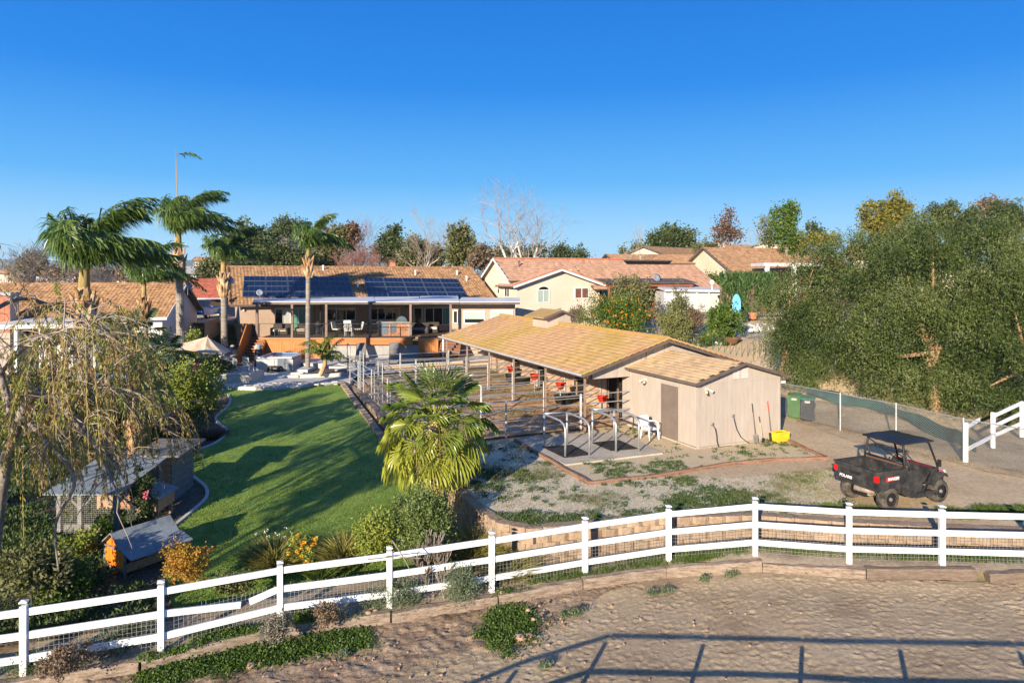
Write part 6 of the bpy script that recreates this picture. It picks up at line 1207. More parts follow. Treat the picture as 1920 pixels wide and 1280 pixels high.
# ---- queen palms in the wind
ml_palm = LM("palm_frond", [(.045, .09, .018), (.10, .165, .03), (.17, .24, .055)], rough=.35, spec=.5, scale=.8); m_ptr = mat("palm_trunk", [(.19, .165, .14), (.33, .29, .25)], scale=1.5, stretch=(1, 1, 7), bump=1, bscale=6, fine=(5, .25), bdist=.04); m_boot = mat("palm_boot", [(.24, .12, .05), (.42, .25, .12), (.52, .42, .30)], scale=2.5, stretch=(1, 1, .5), bump=.8, bscale=7, fine=(6, .3)); m_shaft = mat("palm_crownshaft", [(.22, .17, .06), (.34, .25, .10), (.40, .24, .11)], scale=2, stretch=(2, 2, .4))
def frond(c, az, el, L, rg, wind, droop, nl=62, ll=.75, wl_=.062, stiff=1.0):
    N = 16; p = np.array(c, float); d = np.array([math.cos(az) * math.cos(el), math.sin(az) * math.cos(el), math.sin(el)]); P = [p.copy()]; Dd = [d.copy()]
    for i in range(N): t = i / N; d = d + (np.array([wind, wind * .12, 0]) * (.25 + t) + np.array([0, 0, -droop]) * (.15 + t * 1.1)) / N; d /= np.linalg.norm(d); p = p + d * L / N; P.append(p.copy()); Dd.append(d.copy())
    P = np.array(P); Dd = np.array(Dd); T = np.linspace(.12, 1, nl); idx = T * N; i0 = np.minimum(idx.astype(int), N - 1); fr = (idx - i0)[:, None]; Q = P[i0] * (1 - fr) + P[i0 + 1] * fr; Q = np.concatenate([Q, Q]); dn = np.concatenate([Dd[i0]] * 2); T2 = np.concatenate([T, T])
    up = np.array([0, 0, 1.0]); side = norm(np.cross(dn, up)); sg = np.concatenate([np.ones(nl), -np.ones(nl)])[:, None]; n = 2 * nl
    ld = side * sg * .6 + dn * .30 + np.array([min(.5, wind * .3), 0, -.55]) + rg.normal(size=(n, 3)) * .30; ld = norm(ld); ln = (ll * (.35 + 1.3 * np.sin(np.pi * np.clip(T2, 0, 1) ** .8) * .55) * (.85 + .3 * rg.rand(n)))[:, None]
    w = norm(np.cross(ld, rg.normal(size=(n, 3)) * .3 + dn)) * wl_ / 2; ld2 = norm(ld + np.array([min(.4, wind * .2), 0, -.8])); M1 = Q + ld * ln * .5; E = M1 + ld2 * ln * .5
    Vt = np.stack([Q - w * .6, Q + w * .6, M1 + w, M1 - w, E], 1).reshape(-1, 3); b = np.arange(n)[:, None] * 5; Fc = np.concatenate([b + [0, 1, 2], b + [0, 2, 3], b + [3, 2, 4]]); A = np.repeat(np.clip(.5 + .2 * rg.normal() + .2 * rg.normal(size=n), 0, 1), 5)
    # rachis as a three-sided rod
    rr_ = (.030 * (1 - np.linspace(0, 1, N + 1)) + .006)[:, None]; s0 = norm(np.cross(Dd, up)); u0 = np.cross(s0, Dd); R3 = np.stack([P + s0 * rr_, P - s0 * rr_, P + u0 * rr_], 1).reshape(-1, 3); fr_ = []
    for i in range(N):
        for k in range(3): a = i * 3 + k; b_ = i * 3 + (k + 1) % 3; fr_ += [(a, b_, b_ + 3), (a, b_ + 3, a + 3)]
    return np.concatenate([Vt, R3]), np.concatenate([Fc, np.array(fr_) + len(Vt)]), np.concatenate([A, np.full(len(R3), .95)])
def queen_palm(px, d, zb, ytop, label, r=.2, L=3.6, nf=16, seed=0, wind=1.5, boot=1.6, extra=None, lean=0, back=4, ptop=None, ell=(.2, 1.35), ll=.75):
    rg = np.random.RandomState(seed); base = D(px, 0, d); base.z = zb; zt_ = zat(ytop, d); t = thing("queen_palm", label, "palm tree", base); x1 = ((ptop or px) - 960) * d / F_
    zk = zt_ - boot; pts = [Vector((base.x + (x1 - base.x) * (z - zb) / (zt_ - zb), d, z)) for z in np.linspace(zb - .1, zk, 24)]; mb = MB(); mb.tube(pts, [r * (1.15 if i == 0 else 1) * (1 - .15 * i / 24) * (1.0 + .045 * (i % 2)) for i in range(24)], 12); mb.build("trunk", m_ptr, t, smooth=False)
    c = Vector((x1, d, zt_)); b0 = Vector((x1, d, zk)); mb = MB(); mb.tube([b0 - Vector((0, 0, .25)), b0, b0 + Vector((0, 0, boot * .2)), b0 + Vector((0, 0, boot * .45)), b0 + Vector((0, 0, boot * .6))], [r * .95, r * 1.55, r * 1.7, r * 1.15, r * .7], 10)
    for k in range(16): a = k * 2.4; q = b0 + Vector((math.cos(a) * r * 1.3, math.sin(a) * r * 1.3, (k / 16) * boot * .5)); mb.tube([q - Vector((0, 0, .2)), q + Vector((math.cos(a) * .08, math.sin(a) * .08, .12)), q + Vector((math.cos(a) * .2, math.sin(a) * .2, .3 + .1 * (k % 3)))], [.06, .08, .02], 5)
    mb.build("boot", m_boot, t, smooth=False); MB().tube([b0 + Vector((0, 0, boot * .4)), c], [r * .9, r * .7], 8).build("crownshaft", m_shaft, t, smooth=True)
    for k in range(nf):
        az = k * 2.399 + .3; el = ell[0] + (ell[1] - ell[0]) * ((k * .618) % 1); bk = math.cos(az) < -.2
        Vt, Fc, A = frond((c.x, c.y, c.z - .1), az, el, L * (.55 if bk else 1) * rg.uniform(.85, 1.1), rg, wind * (.8 if bk else 1) * rg.uniform(.8, 1.2), rg.uniform(1.0, 2.2), ll=ll); npmesh("frond", Vt, Fc, ml_palm, t, None, A)
    return t
queen_palm(158, 27, -.1, 478, "big wind-blown queen palm farthest left, with a shaggy bulging boot on its trunk", r=.25, L=3.7, nf=34, seed=1, wind=2.0, boot=2.9, ell=(.3, 1.52), ll=1.1)
pB = queen_palm(340, 45, .75, 425, "tall queen palm with one bare spike standing above its crown", r=.27, L=4.2, nf=32, seed=2, wind=2.1, boot=3.0, ptop=334, ll=1.1, ell=(.35, 1.5))
c = D(334, 425, 45); MB().tube([c, D(331, 330, 45), D(330, 282, 45)], [.06, .035, .01], 5).build("spear", m_shaft, pB); Vt, Fc, A = frond(tuple(D(331, 292, 45)), 0, .5, 1.7, np.random.RandomState(5), 1.0, 2.5, 26, .45); npmesh("frond", Vt, Fc, ml_palm, pB, None, A)
queen_palm(421, 50, 1.0, 475, "queen palm at the left corner of the tiled house, one pale frond facing out", r=.24, L=3.4, nf=26, seed=3, wind=1.8, boot=3.0, ptop=419, ll=.95)
queen_palm(275, 42, .5, 520, "slim queen palm in front of the left neighbour's roof", r=.17, L=3.4, nf=24, seed=4, wind=1.3, boot=2.6, ptop=270, ell=(.3, 1.45))
queen_palm(577, 43.2, 1.1, 455, "slim queen palm rising from the patio planter in front of the solar panels", r=.155, L=2.8, nf=22, seed=6, wind=1.2, boot=2.0, ptop=578, ell=(.4, 1.45))
# ---- fan palms
ml_fan = LM("fan_leaf", [(.06, .11, .018), (.17, .22, .03), (.38, .38, .05)], rough=.32, spec=.5, scale=1.2, attr=.8)
def fan_leaf(c, o, up, Rr, rg, nseg=30, arc=2.2, dro=.5, v=.5):
    o = norm(np.array(o, float)); s = norm(np.cross(o, np.array(up, float))); n = np.cross(s, o); c = np.array(c, float); V_ = []; F3 = []; A = []
    for i in range(nseg):
        a = -arc + 2 * arc * (i + .5) / nseg; da = arc / nseg; f = lambda t: o * math.cos(t) + s * math.sin(t); fl = .05 * (1 if i % 2 else -1); L = Rr * (.82 + .18 * math.cos(a * .6)) * rg.uniform(.9, 1.08); b = len(V_)
        d0, d1, dm = f(a - da * .5), f(a + da * .5), f(a); g = np.array([0, 0, -1.0]) * dro; m = .48
        V_ += [c, c + d0 * L * m + n * .03, c + d1 * L * m + n * (.03 + fl), c + dm * L * .82 + g * L * .10 + n * .02 + s * 0 + d0 * 0 - dm * 0, c + dm * L * (1 - .12 * dro) + g * L * .42]
        wv = norm(np.cross(dm, n)) * .012; V_[b + 3] = V_[b + 3]; F3 += [(b, b + 1, b + 2), (b + 1, b + 3, b + 2), (b + 3, b + 4, b + 2)]; A += [v + .05, v, v, v - .03, v - .05 + .4 * (rg.rand() < .08)]
    return np.array(V_), np.array(F3), np.clip(np.array(A), 0, 1)
def fan_palm(name, label, base, zc, Rc, nl, Rl, seed=0, rt=.16, m=ml_fan, lean=(0, 0), pet=.8, low=-.9, nseg=30, trunkm=None):
    rg = np.random.RandomState(seed); base = Vector(base); t = thing(name, label, "palm", base); c = Vector((base.x + lean[0], base.y + lean[1], zc)); pts = [base.lerp(c, k / 14) for k in range(15)]
    mb = MB(); mb.tube(pts, [rt * (1 + .12 * (k % 2)) for k in range(15)], 10); 
    for k in range(70): a = rg.rand() * 6.28; f = .35 + .65 * rg.rand(); q = base.lerp(c, f) + Vector((math.cos(a), math.sin(a), 0)) * rt; mb.tube([q, q + Vector((math.cos(a) * .1, math.sin(a) * .1, -.05)), q + Vector((math.cos(a) * .16, math.sin(a) * .16, -.3))], [.02, .03, .008], 4)
    mb.build("trunk", trunkm or m_boot, t)
    for k in range(nl):
        f = (k + .5) / nl; el = 1.45 + (low - 1.45) * f ** .85; az = k * 2.399; d = np.array([math.cos(az) * math.cos(el), math.sin(az) * math.cos(el), math.sin(el)]); L = pet * rg.uniform(.85, 1.2) * Rc; e = np.array(c) + d * L * .6 + np.array([0, 0, .1]); e2 = np.array(c) + d * L + np.array([0, 0, -.12 * L])
        o = norm(d + np.array([0, 0, -.25 - .5 * (1 - math.sin(max(el, -.5)))])); Vt, Fc, A = fan_leaf(e2, o, (0, 0, 1) if abs(o[2]) < .97 else (0, 1, 0), Rl * rg.uniform(.85, 1.12), rg, nseg, 1.9, .12 + .95 * f, np.clip(.25 + .65 * f + .08 * rg.normal(), 0, 1)); pm = MB().tube([tuple(c), tuple(e), tuple(e2)], [.02, .014, .01], 3, cap=False); fb = []
        for q in pm.f: fb += [(q[0], q[1], q[2]), (q[0], q[2], q[3])]
        npmesh("leaf", np.concatenate([Vt, np.array(pm.v)]), np.concatenate([Fc, np.array(fb) + len(Vt)]), m, t, None, np.concatenate([A, np.full(len(pm.v), .8)]))
    return t
fan_palm("fan_palm", "big fan palm whose lime green leaves droop over the curving tan wall", (-2.35, 21.0, -.35), zat(788, 21.0), 1.0, 46, .86, seed=3, rt=.17, pet=1.15, nseg=24, low=-1.05)
fan_palm("garden_fan_palm", "dusty fan palm in the left garden in front of the neighbour's white wall", G(245, 745, .6), zat(650, 33), 1.2, 26, .95, seed=4, m=LM("dusty_fan_leaf", [(.03, .06, .025), (.08, .12, .05), (.20, .24, .10)]), pet=1.0)
fan_palm("garden_fan_palm", "yellowing narrow-leaved palm behind the willow curtains", D(248, 860, 24), zat(715, 24), .9, 26, .8, seed=5, m=LM("pale_fan_leaf", [(.08, .11, .03), (.18, .21, .06), (.30, .30, .12)]), pet=1.0, nseg=20)
fan_palm("garden_fan_palm", "dark fan palm just left of the tall queen palm trunk", D(300, 730, 35), zat(668, 35), .9, 22, .9, seed=7, m=LM("dark_fan_leaf", [(.015, .035, .02), (.04, .075, .04), (.09, .13, .06)]), pet=1.0)
t = thing("pygmy_palm", "small feathery palm with arching fronds beside the slim palm trunk", "palm tree", G(600, 704, 1.15)); rg = np.random.RandomState(8); b = G(600, 704, 1.15)
MB().tube([b, b + Vector((.3, 0, .7)), b + Vector((.35, 0, 1.15))], [.15, .13, .1], 8).build("trunk", m_boot, t)
for k in range(20): Vt, Fc, A = frond(tuple(b + Vector((.1 if k % 2 else .4, 0, 1.1 + .3 * (k % 2)))), k * 2.4, .3 + .9 * ((k * .618) % 1), 1.6, rg, .1, 1.9, 34, .38, .04); npmesh("frond", Vt, Fc, LM("lime_frond", [(.05, .09, .015), (.12, .17, .03), (.22, .26, .05)]), t, None, A)
# ---- grass tufts, shrubs
def blades(label, base, n, h, rad, m, seed=0, wd=.03, spread=.5, name="grass_tuft", cat="grass clump", flowers=None):
    rg = np.random.RandomState(seed); t = thing(name, label, cat, base); b = np.array(base, float); a = rg.rand(n) * 6.283; r = np.sqrt(rg.rand(n)); P = b + np.stack([np.cos(a) * r * rad, np.sin(a) * r * rad, np.zeros(n)], 1); hh = h * (.55 + .5 * rg.rand(n))[:, None]
    o = np.stack([np.cos(a), np.sin(a), np.zeros(n)], 1) * (spread * (.2 + r[:, None])) + rg.normal(size=(n, 3)) * .12; o[:, 2] = 1; o = norm(o); w = norm(np.cross(o, rg.normal(size=(n, 3)))) * wd / 2; M1 = P + o * hh * .6; o2 = norm(o + np.stack([np.cos(a), np.sin(a), -.6 * np.ones(n)], 1) * .5); E = M1 + o2 * hh * .45
    Vt = np.stack([P - w, P + w, M1 + w * .8, M1 - w * .8, E], 1).reshape(-1, 3); q = np.arange(n)[:, None] * 5; npmesh("blades", Vt, np.concatenate([q + [0, 1, 2], q + [0, 2, 3], q + [3, 2, 4]]), m, t, None, np.repeat(rg.rand(n), 5))
    if flowers:
        fm, k, fs, hz = flowers; Q = b + np.stack([rg.normal(size=k) * rad * .6, rg.normal(size=k) * rad * .5, hz + rg.rand(k) * .25 * h], 1); s = MB()
        for x in Q[:12]: s.tube([(x[0], x[1], b[2]), tuple(x)], .005, 3, cap=False)
        s.build("stem", ml_grass, t); Q2 = np.repeat(Q, 7, 0) + rg.normal(size=(7 * k, 3)) * fs * .5; Vt, Fc, A = leafq(Q2, rg.normal(size=(7 * k, 3)), fs, fs * .7, rg, rg.rand(7 * k)); npmesh("flowers", Vt, Fc, fm, t, "stuff", A)
    return t
def shrub(label, base, rx, rz_, n, ln, wd, m, seed=0, ry=None, name="shrub", cat="shrub", flowers=None, ncl=None, cr=.12, group=None, stem=m_dbark, parts=3):
    rg = np.random.RandomState(seed + 7); base = Vector(base); ry = ry or rx; bl = []
    for k in range(parts + 5): a = rg.rand() * 6.28; f = .62 * rg.rand() ** .5; s = rg.uniform(.30, .62); bl.append((base.x + math.cos(a) * rx * f, base.y + math.sin(a) * ry * f, base.z + rz_ * rg.uniform(.35, .62), rx * s, ry * s, rz_ * s * .75))
    t = tree(name, label, base, bl, n, ln, wd, m, r=min(.06, rx * .035), seed=seed, ncl=ncl or max(14, n // 30), cr=cr * rx, cat=cat, group=group, up=.4, mb_=stem)
    if flowers:
        fm, k, fs = flowers; P, d_, v = crown_pts(rg, [tuple(b[:3]) + tuple(x * 1.08 for x in b[3:]) for b in bl], k, k, .01, .12); P = P[P[:, 2] > base.z + rz_ * .15]; k = len(P); Q = np.repeat(P, 9, 0) + rg.normal(size=(9 * k, 3)) * fs * .35; Vt, Fc, A = leafq(Q, rg.normal(size=(9 * k, 3)), fs * .8, fs * .7, rg, rg.rand(9 * k)); npmesh("flowers", Vt, Fc, fm, t, "stuff", A)
    return t
# ================================================================ PLANTING
# pepper trees, right
def pepper(label, base, blobs, ns, seed, r=.22, m=ml_pep, lv=15, ln=.14, wd=.042):
    rg = np.random.RandomState(seed); t = thing("pepper_tree", label, "tree", base); mb = MB(); limbs(mb, base, blobs, r, rg, 6); mb.build("trunk", mat("orange_bark", [(.22, .12, .07), (.40, .24, .14)], scale=3, bump=.8, bscale=10), t)
    sub_ = []
    for b in blobs:
        for k in range(11): d_ = rg.normal(size=3); d_ /= np.linalg.norm(d_); s_ = rg.uniform(.28, .42); sub_.append((b[0] + d_[0] * b[3] * .85, b[1] + d_[1] * b[4] * .85, b[2] + d_[2] * b[5] * .85, b[3] * s_, b[4] * s_, b[5] * s_))
    ncl = ns // 7; C, dd, v = crown_pts(rg, sub_, ncl, ncl, .05, .4); ci = rg.randint(0, ncl, ns); S = C[ci] + rg.normal(size=(ns, 3)) * .16; hd = dd[ci] * np.array([1, 1, .3]) + rg.normal(size=(ns, 3)) * .5; L = (.45 + 1.15 * rg.rand(ns)); K = np.linspace(0, 1, lv)
    P = S[:, None] + hd[:, None] * (np.sqrt(K) * .6)[None, :, None] * L[:, None, None] + np.array([0, 0, -1.0]) * (K ** 1.5)[None, :, None] * L[:, None, None] + rg.normal(size=(ns, lv, 3)) * .05; P = P.reshape(-1, 3)
    gz_ = np.maximum(P[:, 2], .9 + (P[:, 1] > 33) * .6); P[:, 2] = gz_; n3 = .5 * vn(P[:, 0] * .75, P[:, 2] * .8, seed) + .5 * vn(P[:, 1] * .75 + 9, P[:, 2] * .8 + 3, seed + 9); v0 = np.repeat(1.3 * v[ci] - .30 + .15 * rg.rand(ns), lv) + (n3 - .5) * 1.0; kp = n3 + .10 * rg.rand(len(P)) > .29; P = P[kp]; n = len(P); dr = rg.normal(size=(n, 3)) * .7 + np.array([0, 0, -.8]); vv = np.clip(v0[kp] + .2 * rg.rand(n), 0, 1); Vt, Fc, A = leafq(P, dr, ln * (.7 + .6 * rg.rand(n)), wd, rg, vv); npmesh("crown", Vt, Fc, m, t, None, A)
    return t
pepper("weeping pepper tree right behind the shed, its curtain hiding the fence corner", (14.4, 36.2, 1.9), blobs_px([(1530, 515, 58, 55), (1605, 488, 65, 50), (1475, 565, 34, 50), (1482, 630, 36, 62), (1560, 545, 75, 75), (1510, 610, 62, 80), (1620, 600, 80, 90), (1500, 560, 40, 60), (1570, 670, 85, 60), (1650, 500, 60, 60)], 36), 7200, 1)
pepper("middle pepper tree with orange limbs showing, above the utility vehicle", (19.2, 31.0, 1.0), blobs_px([(1700, 520, 75, 80), (1680, 620, 85, 85), (1770, 600, 75, 80), (1710, 700, 90, 55), (1640, 660, 50, 60), (1760, 450, 60, 50), (1740, 730, 50, 40)], 32), 6400, 2, r=.25)
pepper("rightmost pepper tree, cut by the right edge of the photo", (22.5, 29.5, 1.0), blobs_px([(1860, 480, 75, 75), (1900, 600, 90, 100), (1840, 660, 80, 80), (1930, 520, 80, 90), (1850, 740, 75, 40), (1935, 700, 70, 70)], 30), 6300, 3, r=.25)
pepper("feathery tree crown behind the pepper trees at the upper right", (29, 48, 2.5), blobs_px([(1760, 440, 60, 55), (1850, 420, 55, 48), (1700, 470, 50, 50), (1905, 430, 50, 50)], 46), 2300, 4, m=ml_dk, ln=.28, wd=.07)
tree("golden_tree", "golden yellow leafy tree on the skyline left of the pepper crowns", D(1660, 520, 52), blobs_px([(1640, 405, 30, 28), (1675, 395, 34, 26), (1655, 430, 38, 26), (1700, 415, 24, 26)], 52), 6500, .22, .13, ml_yl, seed=5, ncl=160, cr=.22)
tree("rusty_tree", "brownish tree top on the skyline at the far right", D(1868, 480, 50), blobs_px([(1862, 385, 20, 16), (1850, 405, 24, 20), (1875, 410, 22, 26)], 50), 3000, .22, .13, ml_tan, seed=6, ncl=90, cr=.22)
# far trees: (name, label, px, d, base z guess y, blobs, n, leaf, mat)
def ft(name, label, d, bl, n, ln, m, seed, yb=None, wd=.6, ncl=None, cr=None, r=.2, g=None, mb_=None, shell=.35):
    bb = blobs_px(bl, d); b0 = D(bl[0][0], yb or (max(b[1] + b[3] for b in bl) + 8), d); tree(name, label, b0, bb, n, ln, ln * wd, m, seed=seed, ncl=ncl or max(30, n // 35), cr=cr or .012 * d * .35, r=r, group=g, mb_=mb_, shell=shell)
ft("eucalyptus", "dark green tree mass right of the palms, far left behind the tiled roof", 92, [(455, 455, 32, 36), (490, 470, 34, 40), (430, 490, 26, 26)], 7000, .5, ml_dk, 11); ft("eucalyptus", "dark shrubby trees just above the left solar array", 88, [(520, 480, 30, 26), (560, 488, 28, 20), (500, 488, 24, 16)], 4200, .4, ml_dk, 12); ft("hilltop_tree", "dense round tree on top of the brown hill", 150, [(538, 428, 20, 14), (556, 430, 17, 13), (520, 434, 12, 10)], 3500, .55, ml_dk, 13)
ft("eucalyptus", "tall dark tree with a ragged top left of the reddish bare trees", 95, [(628, 452, 28, 30), (612, 480, 30, 28), (645, 445, 16, 22)], 5200, .45, ml_ol, 14); ft("eucalyptus", "small dark tree between the two bare trees on the skyline", 95, [(660, 438, 12, 14), (655, 452, 14, 14)], 1500, .4, ml_red, 15); ft("eucalyptus", "dark dense tree centre-left on the skyline, right of the reddish bare trees", 95, [(738, 442, 18, 18), (732, 468, 28, 24), (752, 478, 26, 20), (722, 462, 14, 16)], 5200, .45, ml_dk, 16)
ft("eucalyptus", "olive tree mass behind the pale bare tree", 90, [(782, 466, 24, 22), (808, 482, 24, 16), (770, 482, 20, 14)], 4000, .45, ml_ol, 17); ft("eucalyptus", "tall narrow olive-brown eucalyptus left of the big bare sycamore", 82, [(862, 445, 17, 22), (870, 470, 22, 20), (855, 480, 18, 18), (880, 450, 10, 20)], 4600, .4, ml_ol, 18); ft("bush", "dark bushes at the foot of the narrow eucalyptus", 80, [(905, 480, 22, 14), (895, 492, 24, 12)], 1800, .4, ml_tan, 19)
ft("tree_row", "low dark tree line behind the big bare sycamore", 118, [(940, 478, 18, 12), (985, 478, 22, 13), (1010, 475, 18, 12), (1045, 476, 16, 15), (1062, 480, 18, 12)], 5200, .45, ml_dk, 20); ft("conifer", "small pointed conifer on the skyline right of the bare sycamore", 118, [(1089, 475, 5, 14), (1090, 482, 8, 9)], 900, .4, ml_dk, 21)
ft("round_tree", "wide dense round tree on the skyline above the far houses", 112, [(1235, 452, 20, 18), (1262, 446, 26, 20), (1290, 452, 16, 22), (1245, 466, 32, 14)], 7500, .45, ml_dk, 22); ft("bush", "small grey-green bush left of the round skyline tree", 112, [(1168, 474, 12, 6), (1198, 470, 14, 12)], 1200, .4, ml_ol, 23)
ft("sparse_tree", "sparse reddish-leaved tree above the big brown roof", 96, [(1352, 425, 16, 18), (1365, 412, 14, 18), (1372, 440, 18, 14), (1348, 445, 14, 12)], 1700, .35, ml_red, 24, yb=470, ncl=110, r=.12, mb_=m_bark2); ft("bright_tree", "tall bright green airy tree above the end of the brown roof", 84, [(1475, 408, 16, 24), (1482, 395, 12, 12), (1468, 430, 20, 20), (1480, 450, 26, 18), (1455, 400, 12, 8)], 4200, .32, ml_br, 25, yb=500, ncl=150); ft("grey_tree", "thin grey-green tree left of the bright green one", 90, [(1440, 430, 14, 22), (1448, 452, 16, 14)], 1300, .3, ml_ol, 26, yb=480, ncl=80); ft("conifer", "small dark pine on the skyline right of the bright tree", 108, [(1524, 432, 8, 14), (1530, 446, 15, 10)], 1500, .4, ml_dk, 27)
ft("bush", "golden-green bush below the bright airy tree", 84, [(1500, 456, 18, 12), (1545, 452, 22, 8)], 1700, .35, ml_yl, 28); ft("bush", "olive hedge line above the brown-roofed house", 96, [(1335, 466, 20, 6), (1310, 468, 16, 5)], 900, .35, ml_ol, 29)
ft("olive_tree", "olive green tree at the far left behind the neighbour's roof", 84, [(50, 500, 20, 18), (66, 490, 18, 18), (40, 515, 18, 12)], 3000, .4, ml_ol, 30); ft("bush", "brown-green bush between the tall palm and the tiled house", 84, [(385, 512, 26, 16), (405, 500, 26, 18), (430, 505, 20, 20)], 3800, .35, ml_ol, 31); ft("bush", "scrubby brown bushes behind the left neighbour's roof", 80, [(120, 515, 40, 14), (190, 518, 40, 12), (260, 515, 40, 16), (320, 522, 20, 8)], 5200, .3, ml_tan, 32)
ft("bush", "green hedge beside the big cream house wall", 72, [(1312, 535, 16, 12), (1335, 532, 18, 16), (1300, 542, 14, 10)], 2600, .25, ml_br, 33)
bare("sycamore", "big pale leafless sycamore standing alone against the sky", D(945, 500, 78), 18, .95, m_bark2, mat("grey_lilac_twig", [(.22, .18, .17), (.32, .27, .25)]), 3, .36, 6, nbr=(2, 3), first=.22, upb=.24, rmin=.014, lean=(-.06, 0)); bare("sycamore", "second pale stem of the leafless sycamore, rising just to its right", D(962, 500, 79), 17, .95, m_bark2, mat("grey_lilac_twig", []), 8, .34, 6, nbr=(2, 3), first=.22, upb=.22, rmin=.014, lean=(.12, 0))
bare("bare_tree", "pale bare tree right of centre-left, branches spread like a fan", D(788, 520, 86), 10.5, .65, m_bark2, m_twig, 21, .17, 5, nbr=(3, 4), first=.3)
for i, (px, yb, d, h, lb) in enumerate([(660, 515, 80, 6.2, "reddish bare tree with white stems, left of the pair above the roof"), (685, 515, 80, 6.4, "reddish bare tree with white stems, right of the pair above the roof")]): bare("bare_tree", lb, D(px, yb, d), h, .5, m_bark2, m_twigr, 30 + i, .12, 6, nbr=(3, 4), first=.22)
bare("bare_tree", "tall leafless tree behind the reddish pair", D(672, 500, 96), 10.5, .55, m_twig, m_twigr, 40, .14, 5, nbr=(3, 4), first=.32)
for i, (px, yb, d, h) in enumerate([(95, 545, 62, 8.5), (140, 545, 66, 5.6), (215, 545, 64, 4.6), (255, 545, 70, 5.0), (300, 545, 72, 4.6), (55, 545, 72, 5.5), (20, 545, 80, 3.6), (180, 545, 74, 5.8)]):
    bare("bare_tree", ["tallest leafless tree behind the left neighbour's roof, left of the first palm", "leafless tree behind the first palm's crown", "leafless tree low behind the left roof, between the first two palms", "leafless tree right behind the slim second palm", "leafless tree left of the tall spiked palm", "leafless tree beside the olive tree on the far left", "low leafless tree at the left edge of the photo", "leafless tree in the middle of the grey thicket at left"][i], D(px, yb, d), h, .72, m_twig, m_twig, 50 + i, .12, 5 if i else 6, nbr=(3, 4), first=.22, group="bare trees behind the left roof")
for i, (px, yb, d, h) in enumerate([(1200, 500, 82, 4.2), (1177, 500, 82, 3.0), (1412, 480, 96, 4.5)]): bare("bare_tree", ["slim white-stemmed bare tree behind the terracotta roof", "cut-back white stem left of the slim bare tree", "wispy bare tree on the skyline beside the brown roof"][i], D(px, yb, d), h, .4, m_bark2, m_twig, 70 + i, .09, 4, first=.4)
# neighbour's garden
def sp(label, px, yb, d, rxp, hp, n, ln, m, seed, **k): shrub(label, D(px, yb, d), rxp * d / F_, hp * d / F_, n, ln, ln * .6, m, seed, **k)
sp("olive-green leafy tree in front of the terracotta roof", 1182, 632, 56, 42, 126, 7500, .20, ml_ol, 1, name="leafy_tree", parts=6); sp("orange tree full of fruit in front of the cream gable house", 1152, 636, 50, 58, 88, 12000, .14, ml_br, 2, name="orange_tree", parts=7, flowers=(m_org, 420, .075)); sp("clipped grey-brown ball bush against the cream wall", 1084, 612, 56, 21, 38, 3800, .10, ml_tan, 3, name="ball_bush"); sp("clipped green-gold ball bush behind the barn cupola", 1042, 616, 56, 20, 38, 3200, .10, ml_ol, 4, name="ball_bush")
sp("tall yellow-green shrub right of the orange tree", 1268, 664, 46, 34, 96, 6500, .13, LM("pale_olive", [(.09, .10, .03), (.18, .19, .06), (.28, .27, .10)]), 5, parts=6); sp("upright olive shrub rising behind the yellow-green one", 1268, 640, 50, 26, 108, 4200, .13, ml_ol, 6, parts=5); sp("dry brown rounded bush beside the yellow-green shrub", 1302, 622, 50, 24, 52, 4200, .10, ml_tan, 7); sp("bright green broad-leaved shrub with yellow streaks by the white rocks", 1358, 640, 49, 36, 80, 5200, .22, ml_br, 8, parts=6, flowers=(m_yel2, 18, .14)); sp("small bright green round bush at the edge of the rocks", 1322, 648, 47, 15, 26, 1500, .10, ml_br, 9); sp("dark low bush behind the small bright round bush", 1345, 652, 48, 18, 24, 1100, .12, ml_dk, 10)
rg = np.random.RandomState(9)                      # cypress hedge
t = thing("cypress_hedge", "tall green cypress hedge with dry brown patches below the big cream house", "hedge", D(1400, 590, 62)); n = 15000; px = 1352 + rg.rand(n) * 105; u = rg.rand(n); P = np.array([tuple(D(a, 518 + 74 * b + 4 * math.sin(a * .7), 62 + 2.0 * c)) for a, b, c in zip(px, u, rg.rand(n))]); pat = fbm(px / 9, u * 2.2, 3, 40); dry = (pat + .35 * u > .70) & (u > .3)
for nm, msk, mm in (("foliage", ~dry, LM("cypress", [(.03, .07, .018), (.06, .115, .03), (.09, .15, .045)])), ("dry_foliage", dry & (rg.rand(n) < .5), ml_tan)): Q = P[msk]; Vt, Fc, A = leafq(Q, rg.normal(size=(len(Q), 3)) * .35 + np.array([0, 0, 1.0]), .5, .12, rg, rg.rand(len(Q))); npmesh(nm, Vt, Fc, mm, t, None, A)
m_wrock = mat("white_rock", [(.5, .48, .45), (.68, .66, .62)], scale=2, bump=.4); bd = thing("rock_border", "band of white boulders edging the neighbour's garden bank", "rocks", D(1400, 620, 53)); rr = random.Random(8)
for i in range(62):
    if i < 34: px, py, zz = rr.uniform(1395, 1450), rr.uniform(609, 622), 3.0
    else: f = (i - 34) / 28; px, py, zz = 1338 + 62 * f, 644 - 12 * f + rr.uniform(-3, 3), 2.35
    rock(G(px, py, zz) + Vector((0, 0, .1)), rr.uniform(.22, .42) if i < 34 else rr.uniform(.18, .32), "boulder", m_wrock, bd, i)
c = G(1372, 647, 2.3); t = thing("fire_bowl", "rusty round fire bowl standing on the pale path", "fire bowl", c); MB().lathe(c, [(.2, .05), (.45, .3), (.62, .5), (.66, .55), (.58, .52), (.3, .25)], 16).build("bowl", mat("rust", [(.16, .07, .05), (.24, .11, .08)], rough=.8), t, smooth=True)
